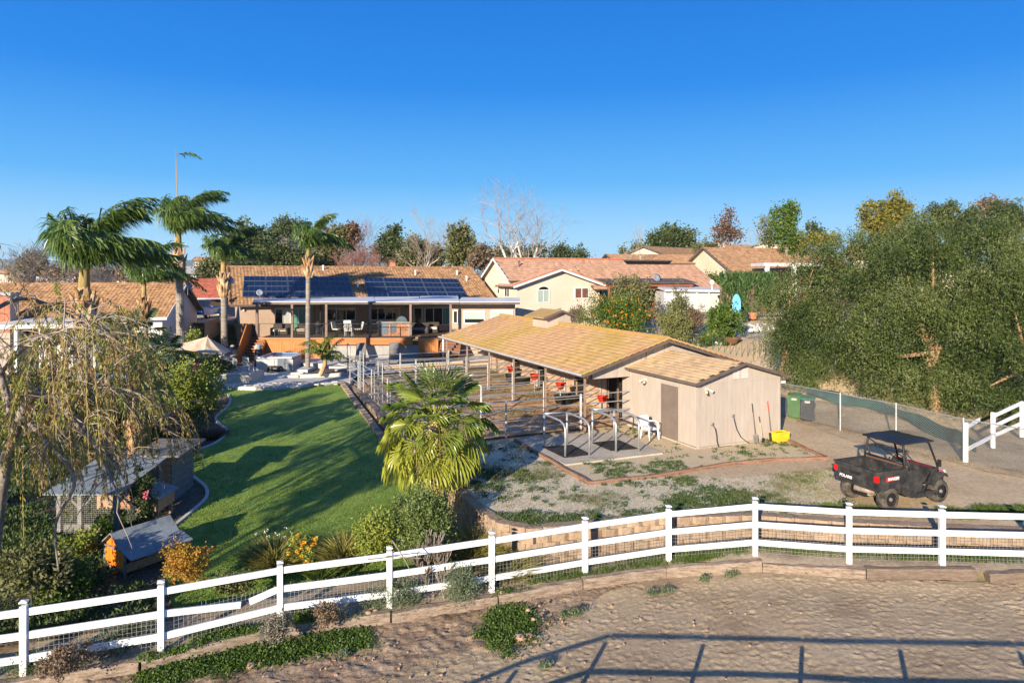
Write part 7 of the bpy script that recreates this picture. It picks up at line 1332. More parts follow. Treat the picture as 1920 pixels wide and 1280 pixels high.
for k in range(3): MB().tube([c + Vector((math.cos(k * 2.1) * .3, math.sin(k * 2.1) * .3, 0)), c + Vector((math.cos(k * 2.1) * .3, math.sin(k * 2.1) * .3, .25))], .03, 5).build("leg", m_rust, t)
c = G(1381, 590, 3.75); t = thing("surfboard", "blue surfboard-shaped board standing upright on the terrace", "board", c); MB().prism([c + Vector((math.sin(a) * .38, 0, .85 - math.cos(a) * .95)) for a in np.linspace(0, 6.283, 19)[:-1]], (0, .06, 0)).build("board", mat("light_blue_paint", [(.12, .40, .70), (.2, .5, .78)], rough=.3), t)
c = G(1413, 598, 3.6); t = thing("potted_plant", "terracotta pot with a dry orange plant on the terrace edge", "potted plant", c); MB().lathe(c, [(.22, 0), (.34, .45), (.37, .45), (.37, .52), (.3, .52), (.28, .4)], 12).build("pot", mat("terracotta", [(.45, .16, .08), (.52, .2, .1)]), t); g = np.random.RandomState(3); P = np.array(c) + g.normal(size=(260, 3)) * [.2, .2, .35] + [0, 0, 1.0]; Vt, Fc, A = leafq(P, g.normal(size=(260, 3)) + [0, 0, .6], .25, .05, g, g.rand(260)); npmesh("foliage", Vt, Fc, ml_tan, t, None, A)
for px, nm, m, lb in ((1432, "round_urn", m_rust, "dark rusty round urn on the terrace"), (1396, "garden_pot", m_nv, "dark blue pot at the left of the terrace lawn")): c = G(px, 588 if px > 1400 else 602, 3.75 if px > 1400 else 3.5); t = thing(nm, lb, "pot", c); MB().lathe(c, [(.15, 0), (.35, .25), (.38, .5), (.25, .7), (.28, .74)], 12).build("body", m, t, smooth=True)
m_stk = flat("green_stake", (.05, .11, .04)); vs = thing("vine_stakes", "row of thin green stakes with young vines on the bare brown slope", "stakes", D(1380, 680, 40))
for k in range(14): px = 1325 + 11 * k; c = G(px, 676 + k * 1.6, 1.3); c.z = float(zup(c.x, c.y)); MB().tube([c, c + Vector((0, 0, 1.0))], .02, 4).build("stake", m_stk, vs)
# cross rails / camera pole
c = D(1335, 560, 60); t = thing("lamp_sign", "small white round sign on a pole near the sunroom", "sign", c); MB().tube([D(1335, 545, 60), D(1335, 525, 60)], .05, 6).build("pole", m_white, t); MB().tube([D(1335, 529, 59.9), D(1335, 529, 60)], .19, 14).build("plate", m_white, t)
# left garden
sp("big light yellow-green rose bush at the bend of the lawn edging", 362, 778, 33, 56, 108, 9000, .12, ml_yg, 11, parts=6, flowers=(m_pink, 7, .16)); sp("dark green bush behind the rose bush, under the umbrella", 400, 700, 43, 40, 30, 3000, .16, ml_dk, 12, parts=5); sp("tall rose shrub with pink flowers above the chicken coop", 318, 868, 27, 42, 92, 6500, .10, LM("rose_leaf", [(.04, .07, .02), (.09, .12, .03), (.16, .18, .05)]), 13, parts=5, flowers=(m_pink, 15, .14)); sp("low dark shrub between roses and lawn", 345, 850, 26.5, 24, 40, 2600, .09, ml_dk, 14)
blades("round russet ornamental grass at the edge of the lawn", D(392, 828, 29.5), 2600, .75, .42, LM("russet_blades", [(.10, .06, .045), (.2, .11, .075), (.30, .17, .11)]), 3, .012, .8); blades("small dark round grass in the lower lawn bay", D(352, 925, 24), 1500, .5, .3, ml_dk, 4, .012, .9)
sp("yellow-green bush at the left neighbour's side gate", 352, 680, 47, 34, 66, 3000, .16, ml_yg, 15); sp("pale flowering bush beside the left neighbour's white wall", 316, 700, 42, 26, 52, 2600, .14, ml_ol, 16, flowers=(LM("white_petals", [(.6, .58, .55), (.75, .73, .7)]), 16, .12)); sp("dense dark shrub filling the garden behind the willow", 200, 860, 28, 70, 120, 5200, .16, ml_ol, 17, parts=7); sp("dense olive shrub left of the dark garden shrub", 95, 800, 30, 80, 130, 5200, .16, ml_ol, 18, parts=7)
sp("rose climber with magenta flowers on the front of the coop", 268, 985, 20.2, 24, 118, 2400, .08, ml_dk, 19, flowers=(m_pink, 7, .11), parts=5); sp("orange and gold leaved bush behind the white fence", 350, 1092, 16.2, 46, 78, 4600, .06, ml_or, 20, parts=5); sp("dark leafy bush under the willow at the lower left", 120, 1115, 15.8, 50, 60, 3800, .10, ml_br, 21, parts=5); sp("green weedy shrub at the bottom left behind the fence", 60, 1130, 15.2, 62, 110, 3800, .10, ml_ol, 22, parts=5); sp("dark green undergrowth beside the orange hutch", 178, 1100, 16.6, 24, 36, 1400, .08, ml_dk, 23)
sp("leafy green undergrowth between the coop and the hutch", 170, 1035, 18.4, 30, 36, 1500, .09, ml_ol, 24); sp("low dark foliage left of the grass clumps along the fence", 440, 1106, 15.9, 44, 26, 1500, .08, ml_ol, 25)
# plants along the fence
blades("large clump of lime strap-leaves with tiny white flowers, left of the yellow blossoms", G(515, 1066, -.42), 1700, .9, .45, ml_ygr, 5, .022, .7, flowers=(LM("white_flowers", [(.7, .7, .68), (.8, .8, .8)]), 9, .035, .8)); blades("strap-leaf clump just left of the big green shrub", G(645, 1054, -.36), 1300, .85, .42, ml_ygr, 6, .022, .7); blades("low spreading strap-leaves right of the yellow blossoms", G(604, 1078, -.38), 500, .36, .35, ml_grass, 16, .022, .8)
shrub("patch of golden yellow blossoms beside the lime strap-leaves", G(572, 1066, -.40), .46, .95, 1300, .07, .04, ml_yg, 26, flowers=(m_yel2, 90, .06)); sp("smaller spreading needle-leaved shrub left of the big one below the fan palm", 704, 1040, 17.0, 40, 78, 6000, .07, ml_yg, 33, parts=5, cr=.2); sp("large fresh green needle-leaved shrub below the fan palm", 782, 1020, 17.5, 66, 112, 17000, .07, LM("needle_leaf", [(.07, .11, .03), (.14, .19, .05), (.23, .27, .10)]), 27, parts=8, cr=.10)
blades("yellow-green reed clump below the tan wall, left of the fence post", Vector((-1.05, 18.0, -.35)), 2400, 1.15, .45, ml_ygr, 7, .016, .75); blades("orange-tinged reed clump at the end of the tan wall", Vector((-.1, 17.2, -.33)), 1500, .9, .36, ml_ygr, 8, .016, .9)
for i, (px, py, rx, h, n, m, lb) in enumerate([(742, 1138, .62, .62, 3600, ml_sage, "sage-green bushy plant climbing through the fence, left of the woody stems"), (868, 1128, .52, .85, 3000, ml_sage, "sage-green plant right of the woody stems, hiding the bottom rail"), (236, 1218, .62, .52, 3400, ml_sage, "grey-green weedy bush in front of the fence at lower left"), (950, 1092, .3, .4, 1000, ml_sage, "small sage-green plant at the foot of the middle fence post"), (148, 1240, .35, .35, 900, ml_sage, "thin weedy plant between two posts at lower left"), (60, 1262, .5, .3, 1400, ml_weed, "weeds around the leftmost fence post"), (690, 1140, .35, .35, 1000, ml_sage, "low sage plant left of the big one at the fence")]):
    g = G(px, py, float(verge_z((px - 960) / 1280 * 14.5))); shrub(lb, g, rx, h, n, .07, .018, m, 60 + i, name="sage_shrub", parts=5, cr=.16)
bare("dry_shrub", "pile of bare grey-brown woody stems standing in the fence", G(832, 1122, -.33), 1.5, .25, m_bark, m_bark, 80, .035, 4, nbr=(4, 6), first=.35, upb=.5); bare("dry_shrub", "second clump of cut woody stems beside the first in the fence", G(815, 1118, -.33), 1.35, .3, m_bark, m_bark, 81, .03, 4, nbr=(4, 6), first=.35, upb=.6)
sp("silvery dry lavender-like bush beside the fourth fence post", 520, 1198, 14.2, 34, 46, 3000, .05, LM("grey_sage", [(.13, .12, .09), (.22, .20, .15), (.32, .30, .22)]), 28); sp("dry brown dead bush on the verge right of the silvery one", 615, 1162, 14.9, 34, 34, 2000, .05, ml_tan, 29); sp("dry tan scrub at the lower left behind the sleeper", 120, 1258, 13.0, 46, 36, 2200, .06, ml_tan, 30)
for br in range(2): 
    a = D([690, 735, 740, 770][br], [1048, 1012, 1025, 1130][br], 15.1); b = D([790, 775, 800, 900][br], [1046, 1080, 1120, 1010][br], 15.0); solo(MB().tube([a, a.lerp(b, .5) + Vector((0, 0, .05)), b], [.016, .014, .007], 5), "dead_branch", m_bark, ["long dead branch lying level across the fence rails", "forked dead branch leaning on the fence post", "steep dead branch crossing the middle rail", "long dead stem leaning up to the right through the fence"][br], "branch")
# ---- scattered cover (stuff): weeds, mats, verge grass
def scatter(name, pts, zf, m, label, cat, per, ln, wd, rad, h, seed=0, flat_=False):
    rg = np.random.RandomState(seed); P = np.repeat(np.array(pts), per, 0); n = len(P); r_ = np.repeat(rad * (.5 + rg.rand(len(pts))), per); P = P + rg.normal(size=(n, 2)) * r_[:, None] * .5; z = zf(P[:, 0], P[:, 1]) + np.abs(rg.normal(size=n)) * h; dr = rg.normal(size=(n, 3)) * .8 + np.array([0, 0, .25 if flat_ else 1.0]); v = np.clip(np.repeat(rg.rand(len(pts)), per) * .5 + .5 * rg.rand(n), 0, 1)
    Vt, Fc, A = leafq(np.column_stack([P, z]), dr, ln * (.6 + .8 * rg.rand(n)), wd, rg, v); o = npmesh(name, Vt, Fc, m, None, 'stuff', A); return tag(o, label, cat)
def rnd_in(poly, n, rg, dens=None):
    pa = np.array([(p[0], p[1]) for p in poly]); out_ = []
    while len(out_) < n:
        q = pa.min(0) + rg.rand(4000, 2) * (pa.max(0) - pa.min(0)); q = q[inside(q, [tuple(x) for x in pa])]
        if dens is not None: q = q[rg.rand(len(q)) < dens(q[:, 0], q[:, 1])]
        out_ += [tuple(x) for x in q]
    return out_[:n]
rg = np.random.RandomState(77)
scatter("weeds", rnd_in(pgr, 760, rg, lambda x, y: .05 + sst(.47, .68, fbm(x * .55, y * .55, 3, 50))), zup, ml_weed, "patchy low green weeds over the pale gravel", "weeds", 34, .06, .028, .16, .022, 1)
scatter("weeds", rnd_in(bed, 340, rg, lambda x, y: .06 + sst(.46, .64, fbm(x * .6 + 7, y * .6, 3, 51))), zup, ml_weed, "weeds over the fine gravel bed in front of the shed", "weeds", 30, .06, .028, .14, .022, 2)
scatter("gravel_grass", rnd_in(pgr, 1700, rg, lambda x, y: .08 + sst(.46, .7, fbm(x * .4 + 3, y * .4, 3, 52))), zup, LM("olive_weed", [(.12, .12, .05), (.2, .19, .08), (.26, .24, .12)]), "thin dry grass among the gravel", "dry grass", 16, .07, .01, .22, .01, 3)
vg = [(x, y - .85) for x, y in WR] + [(x, y - .12) for x, y in reversed(WR)]; scatter("verge_grass", rnd_in(vg, 3400, rg, lambda x, y: .35 + .65 * (fbm(x * 1.2, y * 1.2, 2, 53) > .42)), lambda x, y: verge_z(x) + .0, ml_grass, "strip of short green grass at the foot of the tan block wall", "grass", 16, .085, .014, .12, .012, 4)
vg2 = [(8.5, 18.7), (15, 18.0), (16, 19.0), (9.2, 20.0)]; scatter("yard_grass", rnd_in(vg2, 800, rg, lambda x, y: sst(.38, .55, fbm(x * .9, y * .9, 2, 54))), zup, ml_grass, "green grass around the utility vehicle's wheels", "grass", 22, .09, .014, .16, .012, 5)
mat_pts = []; rr = np.random.RandomState(12)
for px in np.linspace(272, 680, 330): mat_pts += [tuple(G(px + rr.normal() * 8, 1262 - (px - 272) * .17 + rr.normal() * 9 + 3 * math.sin(px * .05), -.58)[:2])]
mat_pts += [tuple(G(px + rr.normal() * 10, 1196 - (px - 380) * .06 + rr.normal() * 4, -.47)[:2]) for px in np.linspace(385, 470, 60)] + [tuple(G(955 + rr.normal() * 22, 1168 + rr.normal() * 18, -.46)[:2]) for _ in range(120)] + [tuple(G(575 + rr.normal() * 14, 1168 + rr.normal() * 5, -.5)[:2]) for _ in range(30)]
scatter("ground_cover", mat_pts, lambda x, y: np.where(y > sleeper_y(x), verge_z(x), arena_z(x)) + .02, LM("mat_leaf", [(.03, .065, .012), (.07, .125, .02), (.13, .20, .035)]), "bright green creeping mat along the foot of the sleepers", "ground cover", 90, .05, .035, .22, .035, 6, True)
tf = [(645, 1180), (1022, 1210), (1060, 1122), (1080, 1118), (1225, 1092), (1250, 1086), (1322, 1072), (1374, 1069), (1520, 1073), (1597, 1074), (1658, 1078), (1722, 1080), (1745, 1081), (1083, 1118)]
scatter("sand_weeds", [tuple(G(a + rr.normal() * 4, b + rr.normal() * 2, -.05)[:2]) for a, b in tf for _ in range(5)], lambda x, y: arena_z(x) + .03, ml_sage, "small grey-green weed tufts on the sand below the sleepers", "weeds", 60, .06, .022, .10, .04, 7)
dg = [(13.6, 26.3), (16.2, 22.5), (30, 19.5), (30, 33), (14.2, 32.5)]; scatter("dry_litter", rnd_in(dg, 3200, rg), lambda x, y: zup(x, y) + .02, LM("straw", [(.14, .10, .06), (.27, .21, .13), (.38, .30, .19)]), "dry straw and litter on the slope under the pepper trees", "dry grass", 7, .12, .012, .3, .012, 8)
scatter("lawn_tufts", rnd_in(lawn_poly, 9000, rg, lambda x, y: np.clip((34 - y) / 16, .12, 1)), lambda x, y: lawn_z(y) + .02, LM("lawn_blade", [(.09, .13, .02), (.14, .195, .028), (.19, .25, .045)], attr=.5), "short mown grass blades of the lawn", "grass", 8, .05, .012, .16, .006, 9)
scatter("paddock_straw", rnd_in([tuple(B(q, s)[:2]) for q, s in [(-8.7, .2), (.5, .2), (.5, 17), (-8.7, 17)]], 900, rg, lambda x, y: sst(.5, .65, fbm(x * .5, y * .5, 3, 56))), lambda x, y: zup(x, y) + .09, LM("pen_straw", [(.14, .13, .05), (.24, .2, .09), (.3, .24, .12)]), "trampled straw and weeds on the horse pen floor", "straw", 14, .10, .018, .4, .02, 10)
STL = [x + " " + y for x, y in [("larger of two orange-brown stones", "in the green mat below the broken rail"), ("smaller of two orange-brown stones", "in the green mat below the broken rail"), ("leftmost of five stones", "at the foot of the second fence post"), ("biggest of five stones", "at the foot of the second fence post"), ("middle of five stones", "at the foot of the second fence post"), ("fourth of five stones", "right of the second fence post"), ("rightmost of five stones", "right of the second fence post"), ("rounded pale stone", "on the verge between the two leftmost posts"), ("dark stone", "on the sand at the lower left corner"), ("largest smooth stone", "at the foot of the round green patch"), ("orange stone", "just right of the largest smooth stone"), ("small stone", "left of the largest smooth stone"), ("small pale stone", "at the upper edge of the round green patch"), ("pale stone", "highest of the cluster right of the round green patch"), ("small stone", "in the middle of the cluster beside the green patch"), ("reddish stone", "behind the sleepers left of the big sage plant"), ("smaller brown stone", "touching the reddish one behind the sleepers"), ("stone", "at the foot of the middle fence post"), ("smaller stone", "right of the one at the middle post"), ("tiny lone stone", "in the middle of the raked sand")]]
for i, (px, py, s) in enumerate([(470, 1248, .10), (487, 1243, .06), (318, 1216, .10), (332, 1212, .12), (350, 1208, .09), (366, 1204, .07), (378, 1198, .08), (182, 1242, .07), (205, 1266, .10), (976, 1196, .14), (992, 1192, .10), (945, 1200, .05), (990, 1143, .06), (1012, 1135, .05), (1000, 1160, .05), (692, 1150, .10), (704, 1145, .07), (940, 1112, .09), (950, 1108, .06), (1300, 1165, .035)]):
    zz = float(arena_z((px - 960) / 1280 * 14)) + .03 if py > 1160 else float(verge_z((px - 960) / 1280 * 15)) + .03
    o = rock(G(px, py, zz), s, "stone", mat("brown_stone", [(.26, .14, .09), (.40, .24, .16), (.30, .25, .2)], scale=4, bump=.5, obj=False), None, 200 + i); tag(o, STL[i] , "stone", "loose stones along the sleepers")
pts = [G(rr.normal() * 40 + 985, 1165 + rr.normal() * 22, -.45) for _ in range(90)] + [G(640 + rr.normal() * 90, 1225 + rr.normal() * 14, -.5) for _ in range(60)] + [G(rr.uniform(600, 1600), rr.uniform(1110, 1270), -.3) for _ in range(70)]
MBs = MB()
for i, p in enumerate(pts): s = float(rr.uniform(.01, .04)); z = float(arena_z(p.x)) + .01; MBs.bbox(Vector((p.x, p.y, z)), (s * 1.6, s * 1.2, s), float(rr.rand() * 3), s * .3)
tag(MBs.build("pebbles", mat("brown_stone", []), None, 'stuff'), "loose pebbles and clods scattered on the sand", "pebbles")
# ---- the weeping willow, lower left
wl_t = thing("weeping_willow", "half-bare weeping willow with ochre hanging strands covering the chicken coop", "willow", (-13.2, 16.8, -.5)); rg = np.random.RandomState(14); mbT = MB(); mbW = MB()
def sm_(pts, n=5):
    pts = [Vector(p) for p in pts]; out_ = []
    for i in range(len(pts) - 1):
        a = pts[max(i - 1, 0)]; b = pts[i]; c = pts[i + 1]; d = pts[min(i + 2, len(pts) - 1)]
        for k in range(n): t = k / n; out_.append(.5 * ((2 * b) + (c - a) * t + (2 * a - 5 * b + 4 * c - d) * t * t + (3 * b - a - 3 * c + d) * t ** 3))
    return out_ + [pts[-1]]
W_ = lambda px, py, d: D(px, py, d)
mainl = [[W_(-20, 1090, 16.8), W_(5, 900, 16.8), W_(28, 810, 16.7), W_(60, 745, 16.5), W_(105, 752, 16.3), W_(150, 800, 16.0), W_(190, 850, 15.8), W_(210, 900, 15.6)], [W_(28, 810, 16.7), W_(0, 700, 17), W_(-40, 600, 17.5), W_(-60, 480, 18)], [W_(60, 745, 16.5), W_(110, 690, 16.8), W_(150, 640, 17.2), W_(180, 600, 17.6)], [W_(40, 780, 16.6), W_(90, 830, 15.6), W_(140, 900, 15.2), W_(105, 980, 15.0), W_(110, 1070, 15.0)], [W_(105, 752, 16.3), W_(190, 725, 16.8), W_(250, 745, 17.4), W_(300, 800, 17.8)], [W_(0, 700, 17), W_(60, 640, 16), W_(120, 620, 15.5)], [W_(-40, 600, 17.5), W_(40, 560, 19), W_(130, 590, 20), W_(220, 660, 20)]]
rad0 = [.16, .11, .07, .06, .05, .06, .07]; nodes_ = []
for L_, r0 in zip(mainl, rad0):
    s = sm_(L_); n = len(s); mbT.tube(s, [r0 * (1 - .75 * i / n) for i in range(n)], 7); nodes_ += [(p, (s[min(i + 1, n - 1)] - s[max(i - 1, 0)]).normalized()) for i, p in enumerate(s) if i > n * .2 and (L_ is not mainl[3] or p.z > 3.2)]
rr = random.Random(6); tips = []
for i in range(230):
    p, d = nodes_[rr.randrange(len(nodes_))]; dd = (d * .5 + Vector((rr.gauss(.15, .7), rr.gauss(0, .6), rr.gauss(.25, .5)))).normalized(); L = rr.uniform(.7, 2.0); q = p; pts = [q]
    for k in range(6): dd = (dd + Vector((rr.gauss(0, .22), rr.gauss(0, .22), -.16 - .02 * k))).normalized(); q = q + dd * L / 6; pts.append(q); tips.append((q, dd))
    mbW.tube(pts, [.018 * (1 - .7 * k / 6) for k in range(7)], 4, cap=False)
mbT.build("trunk", m_bark, wl_t, smooth=True); st_mb = MB(); SP = []; SV = []
for i in range(400):
    q, dd = tips[rr.randrange(len(tips))]
    if q.z < .6: continue
    L = min(rr.uniform(.6, 3.2), q.z - (rr.uniform(2.0, 2.9) if q.x > -11.4 else rr.uniform(-.1, 1.5)))
    if L < .3: continue
    d = (dd * .4 + Vector((rr.gauss(0, .25), rr.gauss(0, .2), -.2))).normalized(); pts = [q]; n = 7
    for k in range(n): d = (d + Vector((.02, 0, -.35))).normalized(); q = q + d * L / n; pts.append(q)
    st_mb.tube(pts, [.005] * 8, 3, cap=False); leafy = rr.random(); hue = rr.random() * .7
    if leafy < .62 or True:
        m_ = int(L * (36 if leafy < .75 else 14))
        for k in range(m_): u = rr.random() * n; a = int(min(u, n - 1)); SP.append(tuple(pts[a].lerp(pts[a + 1], u - a))); SV.append(hue + .3 * rr.random())
mbW.build("twigs", m_twig, wl_t); st_mb.build("strands", mat("ochre_twig", [(.30, .20, .08), (.40, .28, .12)], scale=3), wl_t); P = np.array(SP); n = len(P); Vt, Fc, A = leafq(P + rg.normal(size=(n, 3)) * .02, rg.normal(size=(n, 3)) * .35 + np.array([0, 0, -1]), .13, .028, rg, np.array(SV)); npmesh("hanging_leaves", Vt, Fc, LM("willow_leaf", [(.14, .17, .03), (.27, .27, .045), (.32, .22, .08), (.24, .15, .07)], attr=.9), wl_t, None, A)
# trees left of the frame, source of the long shadows over the lawn
tree("shade_tree", "leafy tree just left of the frame, shading the lawn", (-20.5, 13, -.5), [(-20.5, 13, 6.6, 2.2, 2.2, 1.9), (-18.8, 14.8, 6.2, 1.6, 1.6, 1.2), (-16.3, 7.8, 6.7, 1.8, 1.8, 1.5)], 3000, .3, .10, ml_dk, seed=90, ncl=60, cr=.2); tree("shade_tree", "second leafy tree left of the frame, nearer the camera", (-13.4, 6.2, -.5), [(-13.2, 6.5, 5.2, 1.2, 1.2, 1.1), (-14.4, 5.4, 6.0, 1.3, 1.3, 1.2)], 1500, .3, .10, ml_dk, seed=91, ncl=34, cr=.2)
gb = [(-24, 15), (-13, 13.6), (-8, 15.4), (-9.6, 17.5), (-10.6, 19.0), (-11.2, 22), (-12.1, 24), (-12.3, 26), (-13.6, 30), (-15, 34), (-17, 37), (-24, 37)]; scatter("undergrowth", rnd_in(gb, 3600, np.random.RandomState(31), lambda x, y: sst(.26, .42, fbm(x * .6, y * .6, 3, 71))), lambda x, y: lawn_z(np.clip(y, 17, 39)) + .03, ml_weed, "tangled green undergrowth covering the left garden bed", "undergrowth", 34, .12, .045, .3, .10, 11)
sp("drooping dry-skirted shrub behind the hanging willow strands", 215, 850, 25, 56, 120, 5200, .20, LM("skirt_leaf", [(.08, .09, .03), (.17, .16, .06), (.26, .20, .10)]), 31, parts=7); sp("bright leafy weeds in front of the coop mesh", 150, 1040, 17.6, 34, 40, 2200, .08, ml_yg, 34, parts=5); sp("fresh green bush between the coop and the hutch roof", 196, 1012, 19.0, 24, 44, 1600, .08, ml_br, 35); sp("light green bush in front of the silver-wrapped trailer", 60, 800, 27, 66, 80, 4200, .14, ml_yg, 32, parts=6)
# ================================================================ COOP, HUTCH, VEHICLE
m_gw = mat("grey_weathered_wood", [(.14, .13, .12), (.25, .235, .22)], scale=2, stretch=(1, 6, 6), bump=.5, bscale=9, fine=(8, .2)); m_ow = mat("orange_cedar_board", [(.40, .20, .10), (.54, .31, .17)], scale=2, stretch=(1, 6, 6), fine=(6, .2)); m_felt = mat("slate_roof_felt", [(.17, .20, .22), (.25, .28, .30)], scale=1.5, rough=.7, bump=.3, bscale=20, fine=(7, .1))
cp_ = thing("chicken_coop", "grey weathered timber chicken coop under the willow, with a sloping felt roof", "chicken coop", (-11, 21.5, -.25))
X0, X1, Y0, Y1, zb = -13.05, -11.4, 19.7, 22.0, -.3; zf, zk = 1.02, 1.3
yy = lambda x, y: y
def post_(x, y, z1): MB().box((x, y, (zb + z1) / 2), (.12, .12, z1 - zb)).build("post", m_gw, cp_)
for x in (X0, -12.45, X1): post_(x, Y0, zf); 
for x in (X0, X1): post_(x, Y1, zk)
post_(X1, (Y0 + Y1) / 2, 1.15)
MB().bar((X0 - .1, Y0, zf), (X1 + .1, Y0, zf), .1, .12).build("beam", m_gw, cp_); MB().bar((X1, Y0 - .1, zf), (X1, Y1 + .1, zk), .1, .12).build("beam", m_gw, cp_)
for x, s in ((X0, 1), (-12.45, -1), (-12.45, 1), (X1, -1)): MB().bar((x, Y0, zf - .45), (x + s * .42, Y0, zf - .03), .07, .07, (0, 1, 0)).build("brace", m_gw, cp_)
n = 9
for k in range(n): x0 = X0 - .3 + (X1 - X0 + .55) * k / n; MB().obox((x0, Y0 - .3, zf + .02), ((X1 - X0 + .55) / n - .012, 0, 0), (0, Y1 - Y0 + .35, zk - zf + .05), (0, 0, .035)).build("roof_board", m_felt, cp_)
for k in range(5): MB().obox((-12.4, 21.2, zb + .35 + k * .2), (.95, 0, 0), (0, .03, 0), (0, 0, .19)).build("inner_board", m_ow, cp_)
for k in range(5): MB().obox((X0 + .1, 21.3, zb + .3 + k * .2), (1.0, 0, 0), (0, .03, 0), (0, 0, .19)).build("inner_board", m_ow, cp_)
MB().obox((X0, Y0 + .02, zb), (X1 - X0, 0, 0), (0, .04, 0), (0, 0, .4)).build("kick_board", m_gw, cp_)
wm = MB()
for k in range(34): x = X0 + (X1 - X0) * k / 33; wm.bar((x, Y0 - .05, zb), (x, Y0 - .05, zf), .004, .004, (0, 1, 0))
for k in range(24): z = zb + (zf - zb) * k / 23; wm.bar((X0, Y0 - .05, z), (X1, Y0 - .05, z), .004, .004)
for k in range(30): y = Y0 + (Y1 - Y0) * k / 29; wm.bar((X1 + .05, y, zb), (X1 + .05, y, zf + (zk - zf) * k / 29), .004, .004, (0, 1, 0))
wm.build("wire_mesh", m_wire, cp_, 'stuff')
# rear house of the coop and nest box
for k in range(7): MB().obox((X0 + .9, 22.3, -.35 + k * .24), (X1 + .25 - X0 - .9, 0, 0), (0, .04, 0), (0, 0, .23)).build("rear_board", m_ow, cp_); MB().obox((X1 + .25, 22.3, -.35 + k * .24), (0, 1.5, 0), (.04, 0, 0), (0, 0, .23)).build("side_board", m_gw, cp_)
MB().obox((X0 + .6, 22.2, 1.36), (X1 - X0 + .0, 0, 0), (0, 1.9, .1), (0, 0, .06)).build("rear_roof", m_gw, cp_)
nb_ = thing("nest_box", "grey slanted-lid nesting box on the side of the coop", "nest box", (X1 + .6, 20.9, .2))
MB().prism([(X1 + .12, 20.6, .15), (X1 + .72, 20.6, .15), (X1 + .72, 20.6, .5), (X1 + .12, 20.6, .72)], (0, 1.0, 0)).build("box", m_ow, nb_); MB().obox((X1 + .08, 20.5, .76), (.72, 0, -.24), (0, 1.2, 0), (0, 0, .04)).build("lid", m_felt, nb_)
for y in (20.7, 21.5): MB().box((X1 + .65, y, -.12), (.08, .08, .66)).build("leg", m_ow, nb_)
# orange hutch with a two-slope roof
m_orp = mat("orange_paint", [(.70, .17, .01), (.80, .24, .02)], scale=3, fine=(8, .1)); h0 = Vector((-10.3, 17.7, -.42)); hu = thing("hutch", "small hutch with orange boarded gable and a slate-coloured two-pitch roof", "hutch", h0)
ax_ = Vector((.55, .835, 0)).normalized(); bx = Vector((-.835, .55, 0)).normalized(); hp = lambda a, b, z: h0 + ax_ * a + bx * b + Vector((0, 0, z))
HWD, HLN = 1.0, 1.25                       # gable faces left-front; ridge runs along ax_
for k in range(5):
    b0 = -HWD / 2 + HWD * k / 5; b1 = b0 + HWD / 5 - .012; zt_ = lambda b: .66 + .36 * (1 - abs(b) / (HWD / 2))
    MB().prism([hp(0, b0, .15), hp(0, b1, .15), hp(0, b1, zt_(b1)), hp(0, b0, zt_(b0))], ax_ * .03).build("gable_board", m_orp, hu)
for z in (.15, .66): MB().bar(hp(-.02, -HWD / 2, z), hp(-.02, HWD / 2, z), .03, .05).build("trim", m_gw, hu)
for b in (-HWD / 2, HWD / 2):
    for a in (0, HLN): MB().bar(hp(a, b, -.05), hp(a, b, .66), .05, .05, (0, 1, 0)).build("leg", m_gw, hu)
MB().obox(hp(.03, -HWD / 2 + .02, .1), ax_ * (HLN - .05), bx * .02, Vector((0, 0, .22))).build("side_board", m_ow, hu); MB().obox(hp(.03, HWD / 2 - .02, .1), ax_ * (HLN - .05), bx * .02, Vector((0, 0, .55))).build("side_board", m_orp, hu); MB().obox(hp(HLN, -HWD / 2, .1), bx * HWD, ax_ * .02, Vector((0, 0, .6))).build("end_board", m_orp, hu); MB().obox(hp(.55, -HWD / 2 + .01, .32), ax_ * .35, bx * .02, Vector((0, 0, .34))).build("side_door", m_gw, hu)
MB().obox(hp(-.12, 0, 1.05), ax_ * (HLN + .35), bx * (HWD / 2 + .1) - Vector((0, 0, .42)), Vector((0, 0, .03))).build("roof_slope", m_felt, hu); MB().obox(hp(-.12, 0, 1.05), ax_ * (HLN + .35), -bx * .46 - Vector((0, 0, .34)), Vector((0, 0, .03))).build("roof_slope", m_felt, hu); MB().obox(hp(-.12, -.47, .72), ax_ * (HLN + .4), -bx * .55 - Vector((0, 0, .14)), Vector((0, 0, .03))).build("porch_slope", m_felt, hu)
# covered vehicle under a silver tarp in the neighbour's yard
m_sil = mat("silver_tarp", [(.30, .36, .46), (.46, .52, .62), (.56, .60, .66)], scale=1.2, rough=.35, metal=.1, spec=.6, bump=.8, bscale=3, bdist=.08); g = np.linspace(0, 1, 26); V_ = []
for i, s in enumerate(g):
    for k in range(17):
        a = math.pi * k / 16; pr = (abs(math.cos(a)) ** .5) * (1 if math.cos(a) >= 0 else -1); hh = 2.1 * (math.sin(a) ** .45) * (1 - .35 * abs(2 * s - 1) ** 4); V_.append((-22.6 + 4.8 * s, 32.5 + pr * 1.05 + .4 * s, .4 + hh + .06 * math.sin(s * 30 + k)))
Ig = np.arange(26 * 17).reshape(26, 17); tag(npmesh("covered_trailer", np.array(V_), np.stack([Ig[:-1, :-1], Ig[:-1, 1:], Ig[1:, 1:], Ig[1:, :-1]], -1).reshape(-1, 4), m_sil, smooth=True), "trailer wrapped in a shiny blue-silver tarp behind the willow", "covered trailer")
MB  # ---- the utility vehicle
uv = thing("utility_vehicle", "black side-by-side utility vehicle with a red hood and open cargo bed", "utility vehicle", (11.1, 19.75, ZU))
hx = Vector((.93, .37, 0)).normalized(); hy = Vector((-.37, .93, 0)).normalized(); UO = Vector((11.15, 19.95, ZU))
